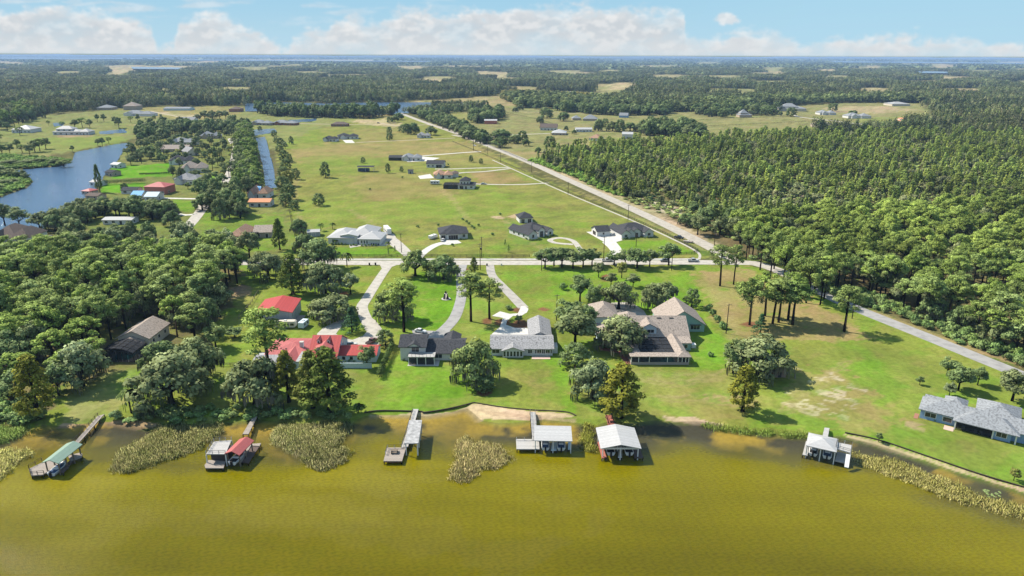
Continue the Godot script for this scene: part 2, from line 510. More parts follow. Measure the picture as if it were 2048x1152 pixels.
	patch(Color(0.36, 0.29, 0.22), [1690, 866, 1760, 882, 1860, 915, 1960, 949, 2060, 979, 2060, 986, 1860, 922, 1700, 873], 1.0, 0.4)
	patch(Color(0.36, 0.27, 0.18), [120, 846, 260, 840, 330, 850, 260, 856, 110, 854], 0.9, 0.6)
	for a in [[1010, 443, 1030, 458, 1058, 480, 1090, 500, 1.0], [880, 372, 905, 398, 925, 425, 940, 440, 0.9], [700, 420, 740, 445, 780, 470, 800, 480, 1.0], [1240, 740, 1330, 770, 1420, 760, 1500, 720, 0.9], [1180, 770, 1260, 790, 1360, 800, 1440, 790, 0.8], [1420, 552, 1440, 590, 1462, 640, 1475, 690, 0.8], [1700, 720, 1650, 760, 1600, 790, 1560, 830, 0.9], [640, 470, 600, 440, 590, 400, 592, 340, 0.9]]:
		for side in [-1.1, 1.1]:
			var k := path_of(a.slice(0, 8))
			for i in 3:
				var d := (k[i + 1] - k[i]).normalized()
				var s := Vector3(-d.z, 0, d.x)
				var w: float = 0.55 - k[i].z / 1400.0
				var ring := PackedVector2Array()
				for e in [[k[i], side + w], [k[i + 1], side + w], [k[i + 1], side - w], [k[i], side - w]]:
					var q: Vector3 = e[0] + s * e[1]
					ring.append(Vector2(q.x, q.z))
				patches.append([ring, bounds(ring).grow(1.0), Color(0.245, 0.225, 0.11), a[8] * 0.7, 1.2])
	for a in [[976, 643, 12, 7], [968, 784, 18, 7], [1037, 620, 14, 6], [1500, 648, 22, 5], [928, 538, 8, 5], [1005, 645, 16, 7], [1088, 619, 10, 4], [1040, 650, 20, 10], [690, 588, 12, 6], [1215, 556, 14, 7]]:
		var ring := []
		for k in 10:
			ring.append(a[0] + a[2] * cos(TAU * k / 10.0))
			ring.append(a[1] + a[3] * sin(TAU * k / 10.0))
		patch(mulch, ring, 0.9, 0.6)
	for a in [ # open land among the far woods, beyond the houses
		[985, 192, 1060, 180, 1180, 186, 1245, 194, 1200, 204, 1000, 212], [800, 204, 990, 192, 1000, 212, 930, 216, 930, 205, 820, 204],
		[1186, 168, 1275, 170, 1275, 182, 1190, 180], [1020, 172, 1075, 174, 1075, 184, 1020, 183], [1550, 172, 1660, 170, 1660, 176, 1555, 177],
		[1780, 164, 1900, 160, 1900, 168, 1790, 170], [1880, 152, 1990, 155, 1990, 162, 1890, 160],
	]:
		patch(Color(0.25, 0.225, 0.125), a, 1.0, 8.0, true)
	for a in far_waters:
		var p := far_poly(a)
		for k in range(p.size() / 2, p.size()): p[k] *= 0.84
		opens.append([p, bounds(p)])
	var r := RandomNumberGenerator.new()
	r.seed = 77
	var strips := [[285, 134, 88, 5.5], [228, 149, 34, 3.5], [1732, 136, 34, 3.6], [1884, 131, 32, 3.2], [1416, 126, 28, 2.6], [1548, 140, 20, 5], [1157, 146, 34, 2.8], [825, 134, 37, 2.6], [984, 146, 42, 4], [600, 121, 230, 2.2], [1230, 176, 44, 5]]
	for k in 64:
		var v := 119.0 + 62.0 * pow(r.randf(), 1.6)
		strips.append([r.randf_range(-300, 2350), v, r.randf_range(12, 60), r.randf_range(0.9, 2.2) + (v - 119.0) * 0.04])
	for s in strips:
		var ring := []
		for k in 12:
			var t := TAU * k / 12.0
			ring.append(s[0] + s[2] * cos(t) * r.randf_range(0.65, 1.15))
			ring.append(s[1] + s[3] * sin(t) * r.randf_range(0.5, 1.2))
		var p := far_poly(ring)
		for k in 12: # trees in front hide the near side: open land reaches that much nearer
			if sin(TAU * k / 12.0) > 0.1: p[k] *= 0.85
		opens.append([p, bounds(p)])
		patches.append([p, bounds(p).grow(30.0), Color(0.34, 0.29, 0.19).lerp(Color(0.2, 0.22, 0.1), r.randf()), 1.0, 25.0])

var far_waters := [[-300, 115.5, 0, 115.5, 250, 116.4, 440, 118.2, 300, 118.6, 0, 118.2, -300, 117.6], [1660, 123.6, 1800, 124.6, 1810, 126.4, 1670, 125.6], [1800, 124.4, 1990, 126.2, 2200, 127.6, 2200, 129.6, 1990, 128.2, 1810, 126.6], [1836, 145, 1896, 145.6, 1894, 149.4, 1840, 149.0], [262, 136.0, 366, 137.4, 356, 141.2, 266, 140.4], [360, 120.2, 600, 121.4, 860, 123.2, 860, 124.6, 600, 123.0, 360, 121.6]]

func ground_color(x: float, z: float) -> Color:
	var q := Vector2(x, z)
	var a := warp.get_noise_2d(x, z)
	var b := warp.get_noise_2d(z + 300.0, x)
	var c := Color(0.085, 0.095, 0.04)
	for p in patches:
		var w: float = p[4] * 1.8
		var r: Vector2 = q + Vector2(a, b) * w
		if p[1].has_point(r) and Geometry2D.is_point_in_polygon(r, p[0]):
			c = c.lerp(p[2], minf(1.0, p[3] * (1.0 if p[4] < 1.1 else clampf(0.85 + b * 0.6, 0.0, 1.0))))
	var blot := warp2.get_noise_2d(x * 2.6 + 90.0, z * 2.6)
	var blot2 := warp2.get_noise_2d(x * 1.3 - 700.0, z * 1.6)
	if c.g > c.r * 0.97:
		c = c.lerp(Color(0.225, 0.205, 0.08), clampf((blot - 0.1) * 1.5, 0.0, 0.28))
		c = c.lerp(Color(0.10, 0.225, 0.02), clampf((blot2 - 0.06) * 1.8, 0.0, 0.45) * smoothstep(-560.0, -300.0, z))
	var mow := 0.0
	if z > -330.0 and c.g > c.r * 1.15: mow = 0.03 * signf(sin(x * 1.15 + 0.8 * sin(z * 0.02))) + 0.05 * warp.get_noise_2d(x * 2.2, z * 2.2)
	c = c * (1.0 + mow)
	var k := 1.0 + 0.28 * warp2.get_noise_2d(x, z) + 0.08 * a
	var t := warp2.get_noise_2d(x * 0.6 + 500.0, z * 0.6) * 0.9
	c = Color(c.r * k * (1.0 + 0.22 * t) * 1.22 + 0.008, c.g * k * 1.17, c.b * k * (1.0 + 0.3 * t) * 0.98 + 0.006)
	return c

func rows() -> Array:
	var out := [160.0, 20.0, -30.0]
	var v := 1500.0
	while v > 109.5:
		out.append(at(1024, v).z)
		v -= 6.0 if v > 1000 else 3.0 if v > 880 else 2.0 if v > 200 else 1.6 if v > 130 else 1.0
	out.append_array([-50000.0, -70000.0])
	return out

var sandy := []
func make_ground() -> void:
	for s in [[790, 838, 12], [930, 836, 14], [880, 845, 9], [515, 862, 12], [500, 890, 8], [70, 880, 12], [130, 870, 10], [1100, 845, 9], [1465, 872, 6], [1900, 950, 4], [650, 875, 8]]:
		var p := at(s[0], s[1])
		sandy.append([Vector2(p.x, p.z), float(s[2])])
	var zs := rows()
	var cols := 481
	var v := PackedVector3Array()
	var c := PackedColorArray()
	var uv := PackedVector2Array()
	var uv2 := PackedVector2Array()
	var idx := PackedInt32Array()
	for z in zs:
		var hw := maxf(-z, 75.0) * 0.7267 * 1.5 + 10.0
		for i in cols:
			var x := (i / (cols - 1.0) * 2.0 - 1.0) * hw
			var y := 0.0
			var col := Color(0.30, 0.24, 0.1)
			var sd := -99.0
			if z > -222.0: sd = shore_distance(Vector2(x, z))
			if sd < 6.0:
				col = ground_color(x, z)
			if sd > -1.6:
				y = -0.45 * smoothstep(-1.6, 0.2, sd) - maxf(sd, 0.0) * 0.1
				y = maxf(y, -3.0)
				if sd > 0.3:
					var n := warp2.get_noise_2d(x * 2.0, z * 2.0) + warp.get_noise_2d(x, z) * 0.5
					var zone := -0.25
					for s in sandy: zone = maxf(zone, 0.55 - (Vector2(x, z) - s[0]).length() / s[1] * 0.6)
					var bed := Color(0.46, 0.32, 0.05).lerp(Color(0.062, 0.058, 0.042), smoothstep(-0.2, 0.16, n * 0.7 - zone))
					col = bed if sd > 3.0 else col.lerp(bed, (sd - 0.3) / 2.7)
			elif z < -300.0 and z > -3400.0 and inside(lakes, Vector2(x, z)):
				y = -2.5
			y -= drop(x, z)
			v.append(Vector3(x, y, z))
			c.append(col)
			uv.append(Vector2(x, z) / 37.0)
			uv2.append(Vector2(x, z) / 7.3)
	for r in zs.size() - 1:
		for i in cols - 1:
			var a := r * cols + i
			idx.append_array([a, a + cols + 1, a + 1, a, a + cols, a + cols + 1])
	var arr := []
	arr.resize(Mesh.ARRAY_MAX)
	var n := PackedVector3Array()
	n.resize(v.size())
	n.fill(Vector3.UP)
	for r in range(1, zs.size() - 1):
		for i in range(1, cols - 1):
			var a := r * cols + i
			if v[a].y < -0.02 and zs[r] > -222.0:
				n[a] = (v[a + cols] - v[a - cols]).cross(v[a - 1] - v[a + 1]).normalized()
				if n[a].y < 0.0: n[a] = -n[a]
	arr[Mesh.ARRAY_VERTEX] = v
	arr[Mesh.ARRAY_NORMAL] = n
	arr[Mesh.ARRAY_COLOR] = c
	arr[Mesh.ARRAY_TEX_UV] = uv
	arr[Mesh.ARRAY_TEX_UV2] = uv2
	arr[Mesh.ARRAY_INDEX] = idx
	var m := ArrayMesh.new()
	m.add_surface_from_arrays(Mesh.PRIMITIVE_TRIANGLES, arr)
	var gm := mat("ground", Color(1.18, 1.18, 1.18), 1.0, {"vc": true, "spec": 0.1})
	gm.albedo_color = Color(1, 1, 1)
	gm.albedo_texture = noise_tex("turf", 0.03, 0.86, 1.06, 6)
	gm.detail_enabled = true
	gm.detail_blend_mode = BaseMaterial3D.BLEND_MODE_MUL
	gm.detail_uv_layer = BaseMaterial3D.DETAIL_UV_2
	gm.detail_albedo = noise_tex("blades", 0.09, 0.66, 1.22, 5)
	struct("ground", m, gm)

func make_lake() -> void:
	var zs := []
	for z in rows():
		if z > -222.0: zs.append(z)
	var cols := 301
	var v := PackedVector3Array()
	var c := PackedColorArray()
	var uv := PackedVector2Array()
	var n := PackedVector3Array()
	var sds := PackedFloat32Array()
	var idx := PackedInt32Array()
	for z in zs:
		var hw := maxf(-z, 75.0) * 0.7267 * 1.5 + 10.0
		for i in cols:
			var x: float = (i / (cols - 1.0) * 2.0 - 1.0) * hw
			var sd := shore_distance(Vector2(x, z))
			sds.append(sd)
			v.append(Vector3(x, WL, z))
			n.append(Vector3.UP)
			uv.append(Vector2(x / 9.0, z / 4.5))
			var t := warp2.get_noise_2d(x * 0.5, z * 0.9)
			var murk := smoothstep(6.0, 24.0, sd + t * 12.0)
			var col := Color(0.088, 0.082, 0.043).lerp(Color(0.150, 0.131, 0.000), murk)
			col = col.lerp(Color(0.188, 0.162, 0.014), clampf(smoothstep(16.0, 26.0, sd) * (0.4 + t * 1.6) * smoothstep(60.0, -40.0, x), 0.0, 0.8))
			var streak := warp2.get_noise_2d(x * 0.35 + z * 0.5 + 60.0, z * 2.4 - x * 0.35)
			col = col * (1.0 + 0.16 * streak * smoothstep(8.0, 20.0, sd))
			col = col * (1.0 - 0.34 * smoothstep(22.0, 60.0, sd))
			col.a = clampf(lerpf(0.22, 0.97, smoothstep(1.0, 24.0, sd + t * 12.0)), 0.18, 0.98)
			c.append(col)
	for r in zs.size() - 1:
		for i in cols - 1:
			var a := r * cols + i
			if maxf(maxf(sds[a], sds[a + 1]), maxf(sds[a + cols], sds[a + cols + 1])) > -2.0:
				idx.append_array([a, a + cols + 1, a + 1, a, a + cols, a + cols + 1])
	var arr := []
	arr.resize(Mesh.ARRAY_MAX)
	arr[Mesh.ARRAY_VERTEX] = v
	arr[Mesh.ARRAY_NORMAL] = n
	arr[Mesh.ARRAY_COLOR] = c
	arr[Mesh.ARRAY_TEX_UV] = uv
	arr[Mesh.ARRAY_INDEX] = idx
	var m := ArrayMesh.new()
	m.add_surface_from_arrays(Mesh.PRIMITIVE_TRIANGLES, arr)
	var wm := mat("lake water", Color(1, 1, 1), 0.06, {"vc": true, "spec": 0.25})
	wm.transparency = BaseMaterial3D.TRANSPARENCY_ALPHA
	wm.albedo_texture = noise_tex("silt", 0.012, 0.86, 1.06, 4)
	wm.heightmap_enabled = true
	wm.heightmap_texture = noise_tex("ripple", 0.03, 0.0, 1.0, 4)
	wm.heightmap_scale = 3.5
	struct("lake_water", m, wm)
	# the other waters: still, mirroring the sky, whose blue is also put into their base colour
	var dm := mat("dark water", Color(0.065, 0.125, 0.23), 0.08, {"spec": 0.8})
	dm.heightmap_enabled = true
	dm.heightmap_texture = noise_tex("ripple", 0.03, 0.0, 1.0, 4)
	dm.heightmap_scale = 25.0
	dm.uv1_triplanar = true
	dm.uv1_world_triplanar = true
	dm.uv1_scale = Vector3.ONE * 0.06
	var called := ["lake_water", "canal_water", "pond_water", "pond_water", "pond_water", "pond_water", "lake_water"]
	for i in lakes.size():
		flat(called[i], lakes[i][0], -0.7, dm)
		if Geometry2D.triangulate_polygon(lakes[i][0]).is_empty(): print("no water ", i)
	for a in far_waters:
		var q := MB.new()
		var k: int = a.size() / 2
		for i in k / 2 - (0 if k % 2 else 0):
			if i + 1 >= (k + 1) / 2: break
			var p0 := at_far(a[2 * i], a[2 * i + 1])
			var p1 := at_far(a[2 * i + 2], a[2 * i + 3])
			var p2 := at_far(a[2 * (k - 2 - i)], a[2 * (k - 2 - i) + 1])
			var p3 := at_far(a[2 * (k - 1 - i)], a[2 * (k - 1 - i) + 1])
			var up := Vector3(0, 9, 0)
			q.quad(p3 + up, p2 + up, p1 + up, p0 + up)
		struct("lake_water", q, mat("far water", Color(0.10, 0.14, 0.18), 0.25, {"spec": 0.8}))

func flat(called: String, p: PackedVector2Array, y: float, m: Material, thick := 0.0, parent: Node = null) -> MeshInstance3D:
	var q := MB.new()
	var t := Geometry2D.triangulate_polygon(p)
	for i in range(0, t.size(), 3):
		var a := Vector3(p[t[i]].x, y, p[t[i]].y)
		var b := Vector3(p[t[i + 1]].x, y, p[t[i + 1]].y)
		var d := Vector3(p[t[i + 2]].x, y, p[t[i + 2]].y)
		if (b - a).cross(d - a).y > 0.0: q.tri(a, b, d)
		else: q.tri(a, d, b)
	if thick > 0.0:
		for i in p.size():
			var a := Vector3(p[i].x, y, p[i].y)
			var b := Vector3(p[(i + 1) % p.size()].x, y, p[(i + 1) % p.size()].y)
			var dn := Vector3(0, thick, 0)
			q.quad(a - dn, b - dn, b, a)
	var o := part(called, q, m, parent)
	if parent == null: o.set_meta("kind", "structure")
	return o

func ribbon(called: String, a: Array, width: float, m: Material, y := 0.05, w2 := -1.0) -> MeshInstance3D:
	var k := path_of(a)
	var pts := PackedVector3Array()
	for i in k.size() - 1:
		var p0 := k[maxi(i - 1, 0)]
		var p3 := k[mini(i + 2, k.size() - 1)]
		for j in 8:
			pts.append(k[i].cubic_interpolate(k[i + 1], p0, p3, j / 8.0))
	pts.append(k[k.size() - 1])
	var q := MB.new()
	var l := []
	var r := []
	for i in pts.size():
		var d := (pts[mini(i + 1, pts.size() - 1)] - pts[maxi(i - 1, 0)]).normalized()
		var s := Vector3(-d.z, 0, d.x) * (width if w2 < 0.0 else lerpf(width, w2, i / (pts.size() - 1.0))) * 0.5
		l.append(pts[i] - s + Vector3(0, y, 0))
		r.append(pts[i] + s + Vector3(0, y, 0))
	var dn := Vector3(0, y + 0.05, 0)
	for i in pts.size() - 1:
		q.quad(l[i], r[i], r[i + 1], l[i + 1])
		q.quad(l[i + 1], l[i + 1] - dn, l[i] - dn, l[i])
		q.quad(r[i] - dn, r[i + 1] - dn, r[i + 1], r[i])
	return struct(called, q, m)

func make_roads() -> void:
	var worn := noise_tex("worn", 0.006, 0.88, 1.07, 4)
	var conc := mat("concrete", Color(0.39, 0.365, 0.325), 0.9, {"tex": worn, "world": true, "scale": 0.11})
	var white := mat("new concrete", Color(0.50, 0.485, 0.455), 0.9, {"tex": worn, "world": true, "scale": 0.13})
	var road := mat("worn asphalt", Color(0.36, 0.33, 0.285), 0.95, {"tex": worn, "world": true, "scale": 0.08})
	var grey := mat("grey asphalt", Color(0.285, 0.28, 0.275), 0.95, {"tex": worn, "world": true, "scale": 0.08})
	var dirt := mat("dirt track", Color(0.34, 0.29, 0.2), 1.0, {"tex": worn, "world": true, "scale": 0.1})
	ribbon("road", [-900, 530, 0, 526, 300, 526, 700, 525.5, 1100, 525.5, 1440, 525, 1530, 532, 1640, 580], 8.0, conc, 0.05)
	ribbon("road", [1615, 568, 1650, 588, 1710, 616, 1850, 672, 2048, 752, 2500, 930], 7.2, grey, 0.07)
	ribbon("road", [1470, 524, 1425, 497, 1330, 449, 1230, 402, 1130, 357, 1050, 321, 960, 285, 900, 262, 850, 245, 800, 226], 8.6, road, 0.062)
	ribbon("pavement", [560, 519, 800, 518.6, 1100, 518.6, 1396, 518.4], 2.0, white, 0.09)
	ribbon("pavement", [1398, 519, 1393, 503, 1330, 471, 1250, 435, 1130, 385, 1040, 345, 985, 320], 1.4, conc, 0.085)
	# near driveways
	ribbon("driveway", [778, 530, 765, 548, 748, 574, 733, 598, 724, 615, 733, 640, 745, 660], 4.2, conc, 0.08, 5.0)
	flat("driveway", poly([760, 530, 794, 530, 778, 536, 766, 542]), 0.076, conc, 0.1)
	flat("driveway", poly([634, 668, 646, 656, 668, 645, 690, 638, 700, 640, 686, 650, 676, 662, 672, 668, 684, 676, 705, 680, 726, 672, 738, 658, 726, 640, 716, 622, 728, 612, 736, 630, 752, 642, 764, 658, 764, 672, 757, 690, 752, 696, 684, 694, 668, 686, 636, 684]), 0.072, conc, 0.1)
	ribbon("driveway", [926, 530, 921, 555, 923, 590, 912, 630, 893, 655, 872, 672], 4.0, grey, 0.08, 5.0)
	flat("driveway", poly([824, 660, 870, 662, 893, 656, 908, 668, 890, 686, 830, 684]), 0.066, grey, 0.1)
	ribbon("driveway", [980, 530, 984, 550, 1002, 570, 1024, 592, 1047, 616], 4.0, mat("pale asphalt", Color(0.33, 0.31, 0.285), 0.95, {"tex": worn, "world": true, "scale": 0.1}), 0.08, 4.6)
	flat("driveway", poly([1042, 613, 1050, 612, 1057, 618, 1054, 625, 1042, 632, 1026, 632, 1014, 642, 1012, 650, 1030, 656, 1058, 656, 1058, 672, 985, 674, 984, 668, 1000, 654, 1006, 636, 984, 632, 1000, 623, 1020, 628, 1036, 627]), 0.09, white, 0.1)
	flat("driveway", poly([1214, 606, 1262, 604, 1288, 622, 1296, 636, 1222, 640, 1218, 620]), 0.06, conc, 0.1)
	flat("patio", poly([1190, 660, 1204, 655, 1212, 690, 1262, 700, 1266, 728, 1252, 730, 1236, 706, 1200, 700]), 0.06, mat("brick paving", Color(0.27, 0.115, 0.085), 0.9, {"tex": worn, "world": true, "scale": 0.5}), 0.1)
	# beyond the road
	ribbon("driveway", [826, 520, 810, 503, 790, 486, 772, 474], 5.0, conc, 0.08, 9.0)
	flat("driveway", poly([735, 478, 745, 462, 788, 468, 796, 482, 770, 492, 722, 492, 700, 496, 697, 486, 720, 486]), 0.075, conc, 0.1)
	ribbon("driveway", [834, 519, 850, 503, 872, 490, 897, 484], 4.0, white, 0.08, 5.0)
	flat("driveway", poly([884, 480, 915, 480, 923, 486, 896, 490, 880, 488]), 0.07, white, 0.1)
	ribbon("driveway", [1186, 519, 1164, 503, 1146, 482, 1120, 476, 1100, 480, 1112, 486, 1146, 489], 3.2, conc, 0.08)
	ribbon("driveway", [1238, 520, 1232, 500, 1218, 484], 5.0, white, 0.08, 8.0)
	flat("driveway", poly([1173, 464, 1199, 462, 1222, 466, 1250, 479, 1226, 486, 1212, 486]), 0.075, white, 0.1)
	ribbon("driveway", [962, 303, 930, 305, 880, 309, 842, 312], 4.0, white, 0.05)
	ribbon("driveway", [1018, 335, 960, 336, 900, 338, 870, 338], 4.0, conc, 0.05)
	ribbon("driveway", [1020, 337, 970, 343, 930, 345, 908, 348], 4.0, conc, 0.055)
	ribbon("driveway", [1098, 366, 1040, 369, 990, 369, 950, 368], 3.6, conc, 0.05)
	flat("driveway", poly([836, 352, 860, 348, 868, 356, 840, 358]), 0.05, white, 0.08)
	flat("driveway", poly([808, 318, 830, 312, 880, 316, 860, 322, 815, 324]), 0.045, white, 0.08)
	ribbon("driveway", [910, 276, 850, 279, 780, 282, 712, 285], 4.5, dirt, 0.05)
	flat("driveway", poly([685, 280, 704, 280, 710, 286, 692, 286]), 0.06, white, 0.08)
	ribbon("track", [770, 250, 700, 249, 640, 248, 600, 247], 5.0, dirt, 0.05)
	ribbon("track", [905, 262, 860, 250, 800, 252, 760, 246], 6.0, dirt, 0.045)
	ribbon("track", [1100, 267, 1020, 270, 950, 276, 905, 270], 5.0, conc, 0.05)
	ribbon("track", [1820, 256, 1740, 250, 1660, 241, 1600, 234, 1590, 230], 6.0, conc, 0.05)
	ribbon("track", [1310, 224, 1200, 228, 1120, 226, 1000, 222], 4.0, dirt, 0.05)
	ribbon("track", [480, 240, 400, 240, 340, 230, 300, 222], 6.0, dirt, 0.05)
	ribbon("track", [270, 250, 340, 240, 420, 226, 470, 221], 6.0, dirt, 0.052)
	ribbon("track", [1080, 186, 1160, 190, 1250, 196], 12.0, dirt, 0.05)
	ribbon("road", [368, 460, 384, 444, 404, 418, 414, 398, 436, 388], 7.0, conc, 0.05)
	ribbon("road", [436, 388, 452, 360, 464, 330, 470, 300, 474, 280], 6.0, conc, 0.055)
	ribbon("driveway", [404, 398, 360, 397, 320, 396], 4.0, white, 0.05)
	ribbon("driveway", [394, 428, 370, 430, 350, 427], 4.0, white, 0.05)
	ribbon("driveway", [-60, 519, 20, 502, 70, 486], 6.0, white, 0.06)
	flat("driveway", poly([455, 278, 478, 270, 472, 284, 460, 288]), 0.07, conc, 0.08)
	# low dark edging along the grass above the little beach and below the eastern lawn
	for a in [[728, 826, 760, 821.5, 838, 823, 850, 825, 900, 817, 948, 805.5], [948, 805.5, 1000, 814, 1060, 820, 1130, 824, 1152, 832], [1690, 865.5, 1760, 881, 1860, 914.5, 1960, 948.5, 2060, 978]]:
		var e := ribbon("edging_wall", a, 0.35, mat("wet timber", Color(0.04, 0.032, 0.024), 0.9), 0.22)
		e.remove_meta("kind")
	tag(get_node("edging_wall"), "low dark timber edging under the bright lawn behind the yellow shallows", "edging", "", "structure")
	tag(get_node("edging_wall_001"), "low dark edging above the pale sand beach", "edging", "", "structure")
	tag(get_node("edging_wall_002"), "long low edging under the lawn of the blue house", "edging", "", "structure")
	# hills along the horizon
	var hm := mat("far hills", Color(0.045, 0.06, 0.035), 1.0)
	for b in 3:
		var q := MB.new()
		var dist: float = [19000.0, 26000.0, 33000.0][b]
		var prev := []
		for i in 161:
			var az := (i / 160.0 - 0.5) * 1.9
			var u := 1024.0 + FOCAL * tan(az)
			var h: float = [38.0, 62.0, 84.0][b] + 26.0 * warp2.get_noise_2d(u * 0.12, b * 90.0) + 12.0 * warp2.get_noise_2d(u * 1.3, b * 90.0 + 30.0)
			h = minf(h + (22.0 if b == 2 and u > 800.0 and u < 1080.0 else 0.0), 98.0)
			var dd := dist / cos(az)
			var base := -drop(dd, 0.0) - 5.0
			var p := Vector3(sin(az) * dd, 0, -cos(az) * dd)
			var now := [Vector3(p.x * 0.97, base, p.z * 0.97), Vector3(p.x * 0.985, lerpf(base, h, 0.75), p.z * 0.985), Vector3(p.x, h, p.z), Vector3(p.x * 1.06, base, p.z * 1.06)]
			if i:
				for k in 3: q.quad(prev[k], now[k], now[k + 1], prev[k + 1])
			prev = now
		struct("hills", q, hm)

# ---------------------------------------------------------------- plants
func rv() -> Vector3:
	while true:
		var p := Vector3(rng.randf() * 2.0 - 1.0, rng.randf() * 2.0 - 1.0, rng.randf() * 2.0 - 1.0)
		if p.length_squared() < 1.0 and p.length_squared() > 0.01: return p
	return Vector3.UP

func clump(q: MB, p: Vector3, r: Vector3, count: int, size: float, c0: Color, c1: Color, mid := Vector3.ZERO, thin := 0.7, up := 0.35, soft := 0.0) -> void:
	var shade := rng.randf()
	for i in count:
		var d := rv().normalized()
		if d.y < -0.35 and rng.randf() < 0.6: d.y = -d.y
		var at_ := p + d * r * pow(rng.randf(), 0.45)
		var nn := (d + rv() * 0.7 + Vector3(0, up, 0)).normalized()
		var out := (at_ - mid).normalized()
		var sh := (nn * lerpf(0.95, 0.3, soft) + d * lerpf(0.5, 1.0, soft) + out * 0.35 + Vector3(0, up * 0.5, 0)).normalized()
		var s := size * rng.randf_range(0.6, 1.25)
		var t := clampf(shade * lerpf(0.55, 0.75, soft) + rng.randf() * lerpf(0.45, 0.25, soft), 0.0, 1.0)
		t *= t * 0.5 + 0.5
		q.leaf(at_, nn, sh, s, s * thin, c0.lerp(c1, t), rng.randf() * TAU)

func add_proto(kind: String, trunk: MB, crown: MB, h: float, w: float, extra: MB = null) -> void:
	if not protos.has(kind): protos[kind] = []
	protos[kind].append([trunk.mesh() if trunk.v.size() else null, crown.mesh(), h, w, extra.mesh() if extra else null])

